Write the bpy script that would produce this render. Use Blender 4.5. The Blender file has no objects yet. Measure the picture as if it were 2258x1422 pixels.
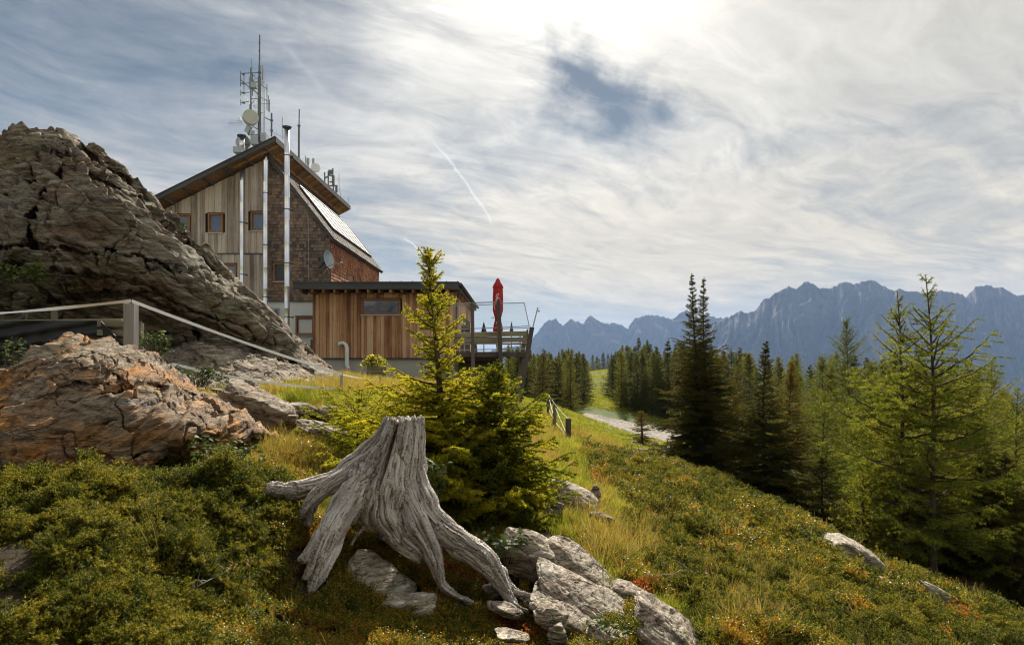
import bpy, bmesh, math, random
import numpy as np
from mathutils import Vector, Matrix

# ------------------------------------------------------------------ camera, world, sun, exposure
sc = bpy.context.scene
F = 1505.0; CX = 1150.0; CY = 805.0          # focal length and vanishing point in photo pixels (2258 x 1422)
cam_d = bpy.data.cameras.new('camera'); cam = bpy.data.objects.new('camera', cam_d)
sc.collection.objects.link(cam); sc.camera = cam
cam_d.sensor_width = 36.0; cam_d.lens = 36.0 * F / 2258.0
cam_d.shift_x = -(CX - 1129.0) / 2258.0; cam_d.shift_y = (CY - 711.0) / 2258.0
cam_d.clip_start = 0.05; cam_d.clip_end = 60000.0
cam.location = (0, 0, 0); cam.rotation_euler = (math.pi / 2, 0, 0)
sc.render.resolution_x = 1024; sc.render.resolution_y = 644
sc.view_settings.view_transform = 'Standard'; sc.view_settings.look = 'None'
sc.view_settings.exposure = 1.08; sc.view_settings.gamma = 1.0
sc.cycles.use_denoising = True
try: sc.cycles.denoiser = 'OPENIMAGEDENOISE'
except Exception: pass
sc.cycles.filter_width = 1.15; sc.cycles.max_bounces = 6; sc.cycles.transparent_max_bounces = 16; sc.cycles.volume_bounces = 0
sc.cycles.sample_clamp_indirect = 4.0

SUN_EL = math.radians(36.0); SUN_AZ = math.radians(6.0)      # azimuth from +Y towards +X
SUN = Vector((math.sin(SUN_AZ) * math.cos(SUN_EL), math.cos(SUN_AZ) * math.cos(SUN_EL), math.sin(SUN_EL)))
sd = bpy.data.lights.new('sun', 'SUN'); sd.energy = 5.0; sd.angle = math.radians(0.6); sd.color = (1.0, 0.92, 0.8)
sun = bpy.data.objects.new('sun', sd); sc.collection.objects.link(sun)
sun.rotation_euler = (-SUN).to_track_quat('-Z', 'Y').to_euler(); sun.location = (0, 0, 60)

class NT:
    """small helper to write node trees"""
    def __init__(s, tree): s.t = tree; tree.nodes.clear()
    def n(s, kind, **kw):
        nd = s.t.nodes.new(kind)
        for k, v in kw.items(): setattr(nd, k, v)
        return nd
    def put(s, sock, v):
        if v is None: return
        if isinstance(v, bpy.types.NodeSocket): s.t.links.new(v, sock)
        else:
            if isinstance(v, (tuple, list)) and len(v) == 3 and sock.type == 'RGBA': v = (*v, 1.0)
            sock.default_value = v
    def m(s, op, a, b=None, c=None, clamp=False):
        nd = s.n('ShaderNodeMath', operation=op, use_clamp=clamp)
        for i, v in enumerate((a, b, c)): s.put(nd.inputs[i], v) if v is not None else None
        return nd.outputs[0]
    def vm(s, op, a, b=None):
        nd = s.n('ShaderNodeVectorMath', operation=op); s.put(nd.inputs[0], a)
        if b is not None: s.put(nd.inputs[1], b)
        return nd.outputs['Value'] if op in ('DOT_PRODUCT', 'LENGTH') else nd.outputs[0]
    def mix(s, f, a, b, mode='MIX'):
        nd = s.n('ShaderNodeMix', data_type='RGBA', blend_type=mode)
        s.put(nd.inputs[0], f); s.put(nd.inputs[6], a); s.put(nd.inputs[7], b)
        return nd.outputs[2]
    def noise(s, vec, scale=5.0, det=4.0, rough=0.55, dist=0.0, out=0):
        nd = s.n('ShaderNodeTexNoise'); s.put(nd.inputs['Vector'], vec)
        nd.inputs['Scale'].default_value = scale; nd.inputs['Detail'].default_value = det
        nd.inputs['Roughness'].default_value = rough; nd.inputs['Distortion'].default_value = dist
        return nd.outputs[out]
    def vor(s, vec, scale=5.0, feature='F1', out=0):
        nd = s.n('ShaderNodeTexVoronoi', feature=feature); s.put(nd.inputs['Vector'], vec)
        nd.inputs['Scale'].default_value = scale
        return nd.outputs[out]
    def rng(s, v, a, b, c=0.0, d=1.0, smooth=False):
        nd = s.n('ShaderNodeMapRange', clamp=True)
        if smooth: nd.interpolation_type = 'SMOOTHSTEP'
        for i, q in enumerate((v, a, b, c, d)): s.put(nd.inputs[i], q)
        return nd.outputs[0]
    def ramp(s, v, stops):
        nd = s.n('ShaderNodeValToRGB'); s.put(nd.inputs[0], v); r = nd.color_ramp
        while len(r.elements) < len(stops): r.elements.new(0.5)
        for e, (p, c) in zip(r.elements, stops): e.position = p; e.color = (*c, 1.0)
        return nd.outputs[0]
    def mapping(s, vec, rot=(0, 0, 0), scale=(1, 1, 1), loc=(0, 0, 0)):
        nd = s.n('ShaderNodeMapping'); s.put(nd.inputs[0], vec)
        nd.inputs['Rotation'].default_value = rot; nd.inputs['Scale'].default_value = scale
        nd.inputs['Location'].default_value = loc
        return nd.outputs[0]
    def comb(s, x, y, z):
        nd = s.n('ShaderNodeCombineXYZ'); s.put(nd.inputs[0], x); s.put(nd.inputs[1], y); s.put(nd.inputs[2], z)
        return nd.outputs[0]
    def sep(s, v):
        nd = s.n('ShaderNodeSeparateXYZ'); s.put(nd.inputs[0], v); return nd.outputs
    def blob(s, u, v, u0, v0, a, b, ang=0.0, k=1.0):
        """soft elliptical patch around the direction (u0, v0)"""
        ca, sa = math.cos(ang), math.sin(ang)
        du = s.m('SUBTRACT', u, u0); dv = s.m('SUBTRACT', v, v0)
        p = s.m('ADD', s.m('MULTIPLY', du, ca / a), s.m('MULTIPLY', dv, sa / a))
        q = s.m('ADD', s.m('MULTIPLY', du, -sa / b), s.m('MULTIPLY', dv, ca / b))
        e = s.m('ADD', s.m('MULTIPLY', p, p), s.m('MULTIPLY', q, q))
        return s.m('MULTIPLY', s.m('EXPONENT', s.m('MULTIPLY', e, -1.0)), k)

world = bpy.data.worlds.new('World'); sc.world = world; world.use_nodes = True
def build_world():
    w = NT(world.node_tree)
    sky = w.n('ShaderNodeTexSky', sky_type='NISHITA', sun_disc=False)
    sky.sun_elevation = SUN_EL; sky.sun_rotation = SUN_AZ; sky.altitude = 2000.0
    sky.air_density = 1.0; sky.dust_density = 0.6; sky.ozone_density = 1.5
    d = w.vm('NORMALIZE', w.n('ShaderNodeTexCoord').outputs['Generated'])
    x, y, z = w.sep(d)
    zz = w.m('ADD', w.m('MAXIMUM', z, 0.0), 0.09)
    pu = w.m('DIVIDE', x, zz); pv = w.m('DIVIDE', y, zz)               # position on the cloud layer
    al = w.m('ADD', w.m('MULTIPLY', pu, 0.80), w.m('MULTIPLY', pv, 0.60))
    pe = w.m('SUBTRACT', w.m('MULTIPLY', pv, 0.80), w.m('MULTIPLY', pu, 0.60))
    warp = w.noise(w.comb(w.m('MULTIPLY', al, 0.35), w.m('MULTIPLY', pe, 0.35), 3.1), 1.2, 3, 0.5)
    pe2 = w.m('ADD', pe, w.m('MULTIPLY', warp, 1.6))
    n1 = w.noise(w.comb(w.m('MULTIPLY', al, 0.33), w.m('MULTIPLY', pe2, 0.75), 0.7), 1.3, 9, 0.60, 0.5)
    n2 = w.noise(w.comb(w.m('MULTIPLY', al, 0.55), w.m('MULTIPLY', pe2, 1.7), 5.2), 1.5, 7, 0.62, 0.5)
    n3 = w.noise(w.comb(w.m('MULTIPLY', al, 1.3), w.m('MULTIPLY', pe2, 2.2), 1.9), 3.0, 8, 0.65, 0.6)
    dens = w.m('ADD', w.m('ADD', w.m('MULTIPLY', n1, 0.56), w.m('MULTIPLY', n2, 0.28)), w.m('MULTIPLY', n3, 0.16))
    # large patches of the sky: tangent coordinates of the direction (only where y > 0)
    yy = w.m('MAXIMUM', y, 0.12)
    u = w.m('DIVIDE', x, yy); v = w.m('DIVIDE', z, yy)
    wob = w.noise(d, 5.0, 6, 0.6)
    wob2 = w.noise(w.vm('ADD', d, (3.0, 1.0, 2.0)), 5.0, 6, 0.6)
    u = w.m('ADD', u, w.m('MULTIPLY', w.m('SUBTRACT', wob, 0.5), 0.36)); v = w.m('ADD', v, w.m('MULTIPLY', w.m('SUBTRACT', wob2, 0.5), 0.26))
    bias = 0.075
    for (px, py, a, b, ang, k) in ((120, 90, .42, .16, -.25, -.10), (560, 180, .26, .11, -.45, -.09), (1385, 190, .095, .06, .35, -.20), (1460, 215, .05, .03, .1, -.08),
                                   (1340, 90, .035, .07, 0, -.14), (1230, 250, .09, .025, .25, -.12), (900, 395, .17, .035, -.25, -.14), (800, 590, .09, .035, -.1, -.14),
                                   (1600, 370, .12, .03, -.3, -.08), (520, 60, .2, .1, 0, -.03), (1000, 110, .30, .14, -.3, .12),
                                   (1800, 120, .5, .2, .0, .15), (250, 350, .22, .05, -.2, .05), (1050, 560, .35, .04, -.05, .05), (1500, 420, .4, .08, 0, .06),
                                   (1900, 560, .5, .06, 0, .10)):
        bias = w.m('ADD', bias, w.blob(u, v, (px - CX) / F, (CY - py) / F, a, b, -ang, k))
    dens = w.m('ADD', dens, bias)
    cov = w.rng(dens, 0.41, 0.68, 0.04, 1.0)
    thick = w.rng(dens, 0.55, 0.9)
    sdot = w.m('MAXIMUM', w.vm('DOT_PRODUCT', d, tuple(SUN)), 0.0)
    glow = w.m('POWER', sdot, 14.0); core = w.m('POWER', sdot, 70.0)
    # colour of the cloud: grey beige, brighter towards the sun, thick parts a little darker
    detail = w.m('MULTIPLY', w.rng(n3, 0.3, 0.7, 0.84, 1.16), w.rng(n2, 0.3, 0.7, 0.80, 1.16))
    lum = w.m('MULTIPLY', w.m('ADD', w.m('MULTIPLY', glow, 2.6), w.m('ADD', w.m('MULTIPLY', core, 4.0), 2.9)), detail)
    lum = w.m('MULTIPLY', lum, w.rng(y, -0.25, 0.15, 1.3, 1.0))  # unseen clouds behind the camera brightened, added as fill light
    lum = w.m('MULTIPLY', lum, w.rng(thick, 0, 1, 1.06, 0.86))
    warmth = w.rng(u, -0.7, 0.6)
    ccol = w.mix(warmth, (1.04, 1.0, 0.93), (1.07, 1.0, 0.86))
    hzn = w.rng(z, 0.0, 0.30)
    ccol = w.mix(hzn, w.vm('MULTIPLY', ccol, (1.72, 1.47, 1.02)), ccol)
    cl = w.vm('MULTIPLY', ccol, w.comb(lum, lum, lum))
    blue = w.vm('MULTIPLY', sky.outputs[0], (0.25, 0.228, 0.185))
    veil = w.m('MULTIPLY', w.m('SUBTRACT', 1.0, w.rng(z, 0.0, 0.20)), 0.95)   # milky air over the horizon
    cov = w.m('MAXIMUM', cov, veil)
    col = w.mix(cov, blue, cl)
    # vapour trails, as streaks at fixed places in the sky
    u0 = w.m('DIVIDE', x, yy); v0 = w.m('DIVIDE', z, yy)
    tw = w.noise(w.comb(w.m('MULTIPLY', u0, 9.0), w.m('MULTIPLY', v0, 9.0), 0.0), 3.0, 5, 0.7)
    for (ax, ay, bx, by, wd, k) in ((945, 300, 1090, 497, .0018, .5), (885, 524, 930, 560, .0010, .75), (985, 535, 1018, 566, .0022, .2), (585, 65, 720, 210, .0045, .10)):
        au, av, bu, bv = (ax - CX) / F, (CY - ay) / F, (bx - CX) / F, (CY - by) / F
        L = math.hypot(bu - au, bv - av); tx, tz = (bu - au) / L, (bv - av) / L
        du = w.m('SUBTRACT', u0, au); dv = w.m('SUBTRACT', v0, av)
        s_ = w.m('DIVIDE', w.m('ADD', w.m('MULTIPLY', du, tx), w.m('MULTIPLY', dv, tz)), L)
        q = w.m('SUBTRACT', w.m('MULTIPLY', dv, tx), w.m('MULTIPLY', du, tz))
        q = w.m('ADD', q, w.m('MULTIPLY', w.m('SUBTRACT', tw, 0.5), 0.012))
        q = w.m('ADD', q, w.m('MULTIPLY', w.m('MULTIPLY', s_, w.m('SUBTRACT', 1.0, s_)), -0.014))
        q = w.m('DIVIDE', q, wd)
        g = w.m('EXPONENT', w.m('MULTIPLY', w.m('MULTIPLY', q, q), -1.0))
        ends = w.m('MULTIPLY', w.rng(s_, -0.02, 0.25), w.rng(s_, 1.0, 0.93))
        g = w.m('MULTIPLY', w.m('MULTIPLY', g, ends), w.m('MULTIPLY', w.rng(tw, 0.3, 0.7, 0.5, 1.0), k))
        g = w.m('MULTIPLY', g, w.m('GREATER_THAN', y, 0.1))
        col = w.mix(g, col, (6.4, 6.4, 6.4))
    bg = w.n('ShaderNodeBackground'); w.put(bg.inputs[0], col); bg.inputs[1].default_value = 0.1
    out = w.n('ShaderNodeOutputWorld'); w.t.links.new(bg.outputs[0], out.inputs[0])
    world.cycles.sampling_method = 'MANUAL'; world.cycles.sample_map_resolution = 512
build_world()

# ------------------------------------------------------------------ helpers
def P(px, py, D): return np.array(((px - CX) / F * D, D, (CY - py) / F * D))
def V(px, py, D): return Vector(P(px, py, D))
rs = np.random.RandomState(7)
def _hash(ix, iy, iz, seed):
    h = (ix.astype(np.int64) * 374761393 + iy.astype(np.int64) * 668265263 + iz.astype(np.int64) * 2147483647 + seed * 974711) & 0xffffffff
    h = ((h ^ (h >> 13)) * 1274126177) & 0xffffffff
    return h ^ (h >> 16)
_G = np.random.RandomState(3).normal(size=(256, 3)); _G /= np.linalg.norm(_G, axis=1)[:, None]
def perlin(p, seed=0):
    p = np.asarray(p, float); i = np.floor(p).astype(np.int64); f = p - i
    u = f * f * f * (f * (f * 6 - 15) + 10); r = 0
    for a in (0, 1):
        wa = u[:, 0] if a else 1 - u[:, 0]
        for b in (0, 1):
            wb = u[:, 1] if b else 1 - u[:, 1]
            for c in (0, 1):
                wc = u[:, 2] if c else 1 - u[:, 2]
                g = _G[_hash(i[:, 0] + a, i[:, 1] + b, i[:, 2] + c, seed) & 255]
                r = r + wa * wb * wc * ((f[:, 0] - a) * g[:, 0] + (f[:, 1] - b) * g[:, 1] + (f[:, 2] - c) * g[:, 2])
    return r * 1.6
def fbm(p, octs=4, seed=0, gain=0.5, lac=2.03):
    p = np.asarray(p, float); a = 1.0; r = 0; 
    for o in range(octs): r = r + a * perlin(p, seed + o * 17); a *= gain; p = p * lac
    return r
def ridged(p, octs=4, seed=0, gain=0.5):
    p = np.asarray(p, float); a = 1.0; r = 0
    for o in range(octs): r = r + a * (1 - 2 * np.abs(perlin(p, seed + o * 17))); a *= gain; p = p * 2.07
    return r
class RBF:
    def __init__(s, X, y, lam=1e-6):
        s.X = np.asarray(X, float); n = len(s.X); y = np.asarray(y, float)
        K = np.linalg.norm(s.X[:, None] - s.X[None], axis=2); K = -K - lam * np.eye(n) * 0
        K += np.eye(n) * lam
        A = np.hstack([np.ones((n, 1)), s.X]); m = A.shape[1]
        M = np.block([[K, A], [A.T, np.zeros((m, m))]])
        s.w = np.linalg.lstsq(M, np.concatenate([y, np.zeros(m)]), rcond=None)[0]; s.n = n
    def __call__(s, Q):
        Q = np.asarray(Q, float); out = np.empty(len(Q))
        for k in range(0, len(Q), 60000):
            q = Q[k:k + 60000]
            # slightly rounded linear kernel
            K = -np.sqrt(((q[:, None] - s.X[None]) ** 2).sum(2) + 1e-6)
            out[k:k + 60000] = K @ s.w[:s.n] + np.hstack([np.ones((len(q), 1)), q]) @ s.w[s.n:]
        return out
def tag(o, label=None, cat=None, group=None, kind=None):
    if label: o['label'] = label
    if cat: o['category'] = cat
    if group: o['group'] = group
    if kind: o['kind'] = kind
    return o
def empty(name, loc=(0, 0, 0), label=None, cat=None, group=None):
    o = bpy.data.objects.new(name, None); sc.collection.objects.link(o); o.location = loc; o.empty_display_size = 0.2
    return tag(o, label, cat, group)
def link(name, me, mat, parent=None, smooth=False):
    o = bpy.data.objects.new(name, me); sc.collection.objects.link(o)
    if mat is not None and not me.materials: me.materials.append(mat)
    if smooth: me.polygons.foreach_set('use_smooth', np.ones(len(me.polygons), bool))
    if parent is not None:
        o.parent = parent
        pm = Matrix.Translation(parent.location) if parent.parent is None else Matrix.Translation(parent.location)
        o.matrix_parent_inverse = pm.inverted() if parent.type == 'EMPTY' else Matrix.Identity(4)
    return o
def np_mesh(name, verts, faces, rnd=None, k=None):
    """mesh from arrays; faces (m, k) of one size"""
    me = bpy.data.meshes.new(name); v = np.asarray(verts, np.float32); f = np.asarray(faces, np.int32)
    me.vertices.add(len(v)); me.vertices.foreach_set('co', v.ravel())
    kk = f.shape[1]; me.loops.add(f.size); me.loops.foreach_set('vertex_index', f.ravel())
    me.polygons.add(len(f)); me.polygons.foreach_set('loop_start', np.arange(0, f.size, kk, dtype=np.int32))
    me.polygons.foreach_set('loop_total', np.full(len(f), kk, np.int32))
    me.update(calc_edges=True)
    if rnd is not None:
        a = me.attributes.new('rnd', 'FLOAT', 'POINT'); a.data.foreach_set('value', np.asarray(rnd, np.float32))
    return me
class MB:
    """collects boxes, bars, tubes and polygons into one mesh; every piece gets its own random number"""
    def __init__(s, seed=1): s.v = []; s.f = []; s.r = []; s.R = random.Random(seed)
    def add(s, vs, fs, r=None):
        b = len(s.v); r = s.R.random() if r is None else r
        s.v += [tuple(q) for q in vs]; s.r += [r] * len(vs); s.f += [tuple(i + b for i in q) for q in fs]
        return s
    def box(s, c, d, R=None, r=None):
        c = Vector(c); hx, hy, hz = d[0] / 2, d[1] / 2, d[2] / 2
        vs = [Vector((x, y, z)) for z in (-hz, hz) for y in (-hy, hy) for x in (-hx, hx)]
        if R is not None: vs = [R @ q for q in vs]
        return s.add([q + c for q in vs], [(0, 2, 3, 1), (4, 5, 7, 6), (0, 1, 5, 4), (2, 6, 7, 3), (0, 4, 6, 2), (1, 3, 7, 5)], r)
    def bb(s, x0, x1, y0, y1, z0, z1, r=None): return s.box(((x0 + x1) / 2, (y0 + y1) / 2, (z0 + z1) / 2), (abs(x1 - x0), abs(y1 - y0), abs(z1 - z0)), None, r)
    def bar(s, a, b, w, t, up=(0, 0, 1), r=None):
        w *= MB.k; t *= MB.k
        a = Vector(a); b = Vector(b); d = b - a; L = d.length; d.normalize(); up = Vector(up)
        if abs(d.dot(up)) > 0.98: up = Vector((0, 1, 0))
        x = d.cross(up).normalized(); z = x.cross(d).normalized()
        return s.box((a + b) / 2, (w, L, t), Matrix((x, d, z)).transposed(), r)
    k = 1.0
    def tube(s, pts, rad, n=10, cap=True, r=None):
        pts = [Vector(p) for p in pts]; rad = [rad] * len(pts) if not isinstance(rad, (list, tuple)) else rad; rad = [q * MB.k for q in rad]
        vs = []; prev = None
        for i, p in enumerate(pts):
            d = (pts[min(i + 1, len(pts) - 1)] - pts[max(i - 1, 0)])
            if d.length < 1e-9: d = Vector((0, 0, 1))
            d.normalize()
            if prev is None: x = d.orthogonal().normalized()
            else: x = (prev - d * prev.dot(d)).normalized()
            prev = x; y = d.cross(x)
            for k in range(n):
                a = 2 * math.pi * k / n; vs.append(p + (x * math.cos(a) + y * math.sin(a)) * rad[i])
        fs = []
        for i in range(len(pts) - 1):
            for k in range(n):
                k2 = (k + 1) % n; fs.append((i * n + k, i * n + k2, (i + 1) * n + k2, (i + 1) * n + k))
        if cap: fs.append(tuple(range(n))[::-1]); fs.append(tuple((len(pts) - 1) * n + k for k in range(n)))
        return s.add(vs, fs, r)
    def prism(s, poly, a, b, r=None):
        """poly: (x, z) outline extruded along y from a to b"""
        n = len(poly); vs = [(x, a, z) for x, z in poly] + [(x, b, z) for x, z in poly]
        fs = [tuple(range(n)), tuple(range(2 * n - 1, n - 1, -1))] + [(i, i + n, (i + 1) % n + n, (i + 1) % n) for i in range(n)]
        return s.add(vs, fs, r)
    def build(s, name, mat, parent=None, smooth=False, bevel=0.0):
        me = bpy.data.meshes.new(name); me.from_pydata(s.v, [], s.f)
        a = me.attributes.new('rnd', 'FLOAT', 'POINT'); a.data.foreach_set('value', np.asarray(s.r, np.float32))
        bm = bmesh.new(); bm.from_mesh(me); bmesh.ops.recalc_face_normals(bm, faces=bm.faces)
        bm.to_mesh(me); bm.free(); me.update()
        o = link(name, me, mat, parent)
        if smooth:
            for p in me.polygons: p.use_smooth = len(p.vertices) == 4
        if bevel:
            md = o.modifiers.new('bevel', 'BEVEL'); md.width = bevel; md.segments = 1; md.limit_method = 'ANGLE'
        return o

# ------------------------------------------------------------------ materials
def mat(name):
    m = bpy.data.materials.new(name); m.use_nodes = True; return m, NT(m.node_tree)
def finish(nt, col, rough=0.8, bump=None, bstr=0.3, bdist=0.02, spec=0.3, metal=0.0, **kw):
    b = nt.n('ShaderNodeBsdfPrincipled'); nt.put(b.inputs['Base Color'], col); nt.put(b.inputs['Roughness'], rough)
    b.inputs['Specular IOR Level'].default_value = spec; b.inputs['Metallic'].default_value = metal
    for k, v in kw.items(): nt.put(b.inputs[k], v)
    if bump is not None:
        bp = nt.n('ShaderNodeBump'); nt.put(bp.inputs['Height'], bump); bp.inputs['Strength'].default_value = bstr; bp.inputs['Distance'].default_value = bdist
        nt.t.links.new(bp.outputs[0], b.inputs['Normal'])
    o = nt.n('ShaderNodeOutputMaterial'); nt.t.links.new(b.outputs[0], o.inputs[0]); return b
def attr(nt, name='rnd'): return nt.n('ShaderNodeAttribute', attribute_name=name).outputs['Fac']
def obj_co(nt): return nt.n('ShaderNodeTexCoord').outputs['Object']
def plain(name, col, rough=0.6, metal=0.0, var=0.15, scale=3.0, spec=0.4, bs=0.1):
    m, nt = mat(name); c = obj_co(nt); n = nt.noise(c, scale, 5, 0.6)
    k = nt.rng(n, 0.25, 0.75, 1 - var, 1 + var)
    finish(nt, nt.vm('MULTIPLY', nt.comb(k, k, k), col), rough, nt.noise(c, scale * 8, 4), bs, 0.01, spec, metal); return m
def wood(name, cols, sx=18.0, sz=0.7, knots=True, rough=0.85, axis='z', dark=0.0):
    """weathered boards: colour varies per board (rnd), streaks run along the board axis"""
    m, nt = mat(name); c = obj_co(nt); r = attr(nt)
    sc_ = {'z': (sx, sx, sz), 'x': (sz, sx, sx), 'y': (sx, sz, sx)}[axis]
    off = nt.comb(nt.m('MULTIPLY', r, 37.0), nt.m('MULTIPLY', r, 19.0), nt.m('MULTIPLY', r, 53.0))
    cc = nt.vm('ADD', nt.mapping(c, scale=sc_), off)
    st = nt.noise(cc, 1.0, 6, 0.65, 0.4)
    v = nt.m('ADD', nt.m('MULTIPLY', st, 0.65), nt.m('MULTIPLY', r, 0.42))
    v = nt.m('ADD', v, nt.m('MULTIPLY', nt.m('SUBTRACT', nt.noise(c, 0.45, 3, 0.5), 0.5), 0.7))
    col = nt.ramp(nt.rng(v, 0.22, 0.88), [(i / (len(cols) - 1), q) for i, q in enumerate(cols)])
    if knots:
        kv = nt.vor(nt.vm('ADD', nt.mapping(c, scale={'z': (7, 7, 2.6), 'x': (2.6, 7, 7), 'y': (7, 2.6, 7)}[axis]), off), 1.0)
        col = nt.mix(nt.rng(kv, 0.07, 0.13, 0.75, 0.0), col, (0.05, 0.03, 0.02))
    fine = nt.noise(cc, 5.0, 3, 0.6)
    finish(nt, nt.mix(nt.rng(fine, 0.35, 0.7, 0.28, 0.0), col, (0.06, 0.045, 0.035)), rough, st, 0.5, 0.01, 0.2); return m
def rock_mat(name, cols, rot, lichen=0.3, lcol=(0.20, 0.23, 0.06), scale=1.0, rust=0.0, rustcol=(0.42, 0.20, 0.05), strat=6.0, dirt=0.6, bstr=0.9, patk=0.45):
    m, nt = mat(name); c = obj_co(nt)
    a = nt.mapping(c, rot=rot, scale=(scale, scale, scale * strat))
    a = nt.vm('ADD', a, nt.vm('MULTIPLY', nt.noise(c, 1.2 * scale, 3, 0.5, out=1), (0.4, 0.4, 0.7)))
    n1 = nt.noise(a, 1.1, 8, 0.66, 0.15); n2 = nt.noise(a, 4.5, 8, 0.72, 0.1); n3 = nt.noise(c, 2.3 * scale, 6, 0.6)
    v = nt.m('ADD', nt.m('ADD', nt.m('MULTIPLY', n1, 0.5), nt.m('MULTIPLY', n2, 0.3)), nt.m('MULTIPLY', n3, 0.35))
    col = nt.ramp(nt.rng(v, 0.38, 0.76), [(i / (len(cols) - 1), q) for i, q in enumerate(cols)])
    if rust:
        rm = nt.rng(nt.m('ADD', nt.noise(nt.vm('ADD', a, (7, 3, 1)), 0.8, 6, 0.6, 0.8), nt.m('MULTIPLY', n2, 0.3)), 0.62, 0.80, 0, rust)
        col = nt.mix(rm, col, rustcol)
    pat = nt.rng(nt.noise(nt.vm('ADD', c, (9, 2, 4)), 0.9 * scale, 4, 0.6), 0.50, 0.60, 0, patk); col = nt.mix(pat, col, nt.vm('MULTIPLY', cols[-1], (0.75, 0.8, 0.78)))
    col = nt.vm('MULTIPLY', col, nt.comb(*[nt.rng(n2, 0.33, 0.66, 0.33, 1.55)] * 3))
    crack = nt.vor(nt.vm('ADD', a, nt.vm('MULTIPLY', nt.noise(c, 5 * scale, 4, out=1), (0.35, 0.35, 0.35))), 1.7, 'DISTANCE_TO_EDGE')
    ck = nt.rng(crack, 0.0, 0.045); ckn = nt.rng(nt.noise(c, 3.0 * scale, 2), 0.5, 0.62)
    ck = nt.m('MAXIMUM', ck, nt.m('SUBTRACT', 1.0, ckn))
    bl = nt.rng(nt.m('ABSOLUTE', nt.m('SUBTRACT', nt.noise(nt.mapping(a, scale=(0.55, 0.55, 1.5)), 1.3, 4, 0.6), 0.5)), 0.0, 0.010)
    bl2 = nt.rng(nt.m('ABSOLUTE', nt.m('SUBTRACT', nt.noise(nt.mapping(a, scale=(0.8, 0.8, 2.6)), 2.6, 3, 0.6), 0.47)), 0.0, 0.014)
    ck = nt.m('MINIMUM', ck, nt.m('MINIMUM', bl, nt.m('ADD', bl2, 0.25)))
    col = nt.mix(nt.m('MULTIPLY', nt.m('SUBTRACT', 1.0, ck), dirt), col, (0.035, 0.028, 0.02))
    if lichen:
        big = nt.rng(nt.noise(c, 1.3 * scale, 3, 0.6), 0.50, 0.62)
        sp = nt.noise(c, 11 * scale, 8, 0.75, 0.5)
        lm = nt.m('MULTIPLY', nt.rng(sp, 0.52, 0.58), nt.m('ADD', nt.m('MULTIPLY', big, 0.9), 0.12))
        lm2 = nt.rng(nt.noise(nt.vm('ADD', c, (5, 5, 5)), 26 * scale, 5, 0.7), 0.60, 0.66)
        col = nt.mix(nt.m('MULTIPLY', lm, lichen, clamp=True), col, lcol)
        col = nt.mix(nt.m('MULTIPLY', lm2, lichen * 0.7, clamp=True), col, (0.36, 0.37, 0.32))
    h = nt.m('ADD', nt.m('ADD', nt.m('MULTIPLY', n2, 0.8), nt.m('MULTIPLY', n1, 0.6)), nt.m('MULTIPLY', nt.noise(a, 16, 6, 0.75), 0.35))
    h = nt.m('ADD', h, nt.m('MULTIPLY', ck, 0.15))
    finish(nt, col, 0.92, h, bstr, 0.09 / scale, 0.15); return m
def leaf_mat(name, cols, scale=3.0, trans=0.35, rough=0.55, inst=False, fine=0.0):
    m, nt = mat(name); g = nt.n('ShaderNodeNewGeometry').outputs['Position']
    v = nt.noise(g, scale, 4, 0.6)
    oi = nt.n('ShaderNodeObjectInfo').outputs['Random']
    v = nt.m('ADD', nt.m('MULTIPLY', v, 0.75), nt.m('MULTIPLY', oi, 0.35))
    if fine: v = nt.m('ADD', v, nt.m('MULTIPLY', nt.m('SUBTRACT', attr(nt), 0.5), fine))
    col = nt.ramp(nt.rng(v, 0.28, 0.82), [(i / (len(cols) - 1), q) for i, q in enumerate(cols)])
    b = nt.n('ShaderNodeBsdfPrincipled'); nt.put(b.inputs['Base Color'], col); b.inputs['Roughness'].default_value = rough
    b.inputs['Specular IOR Level'].default_value = 0.12
    t = nt.n('ShaderNodeBsdfTranslucent'); nt.put(t.inputs[0], nt.vm('MULTIPLY', col, (1.55, 1.45, 0.7)))
    ms = nt.n('ShaderNodeMixShader'); ms.inputs[0].default_value = trans
    nt.t.links.new(b.outputs[0], ms.inputs[1]); nt.t.links.new(t.outputs[0], ms.inputs[2])
    o = nt.n('ShaderNodeOutputMaterial'); nt.t.links.new(ms.outputs[0], o.inputs[0]); return m

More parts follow.
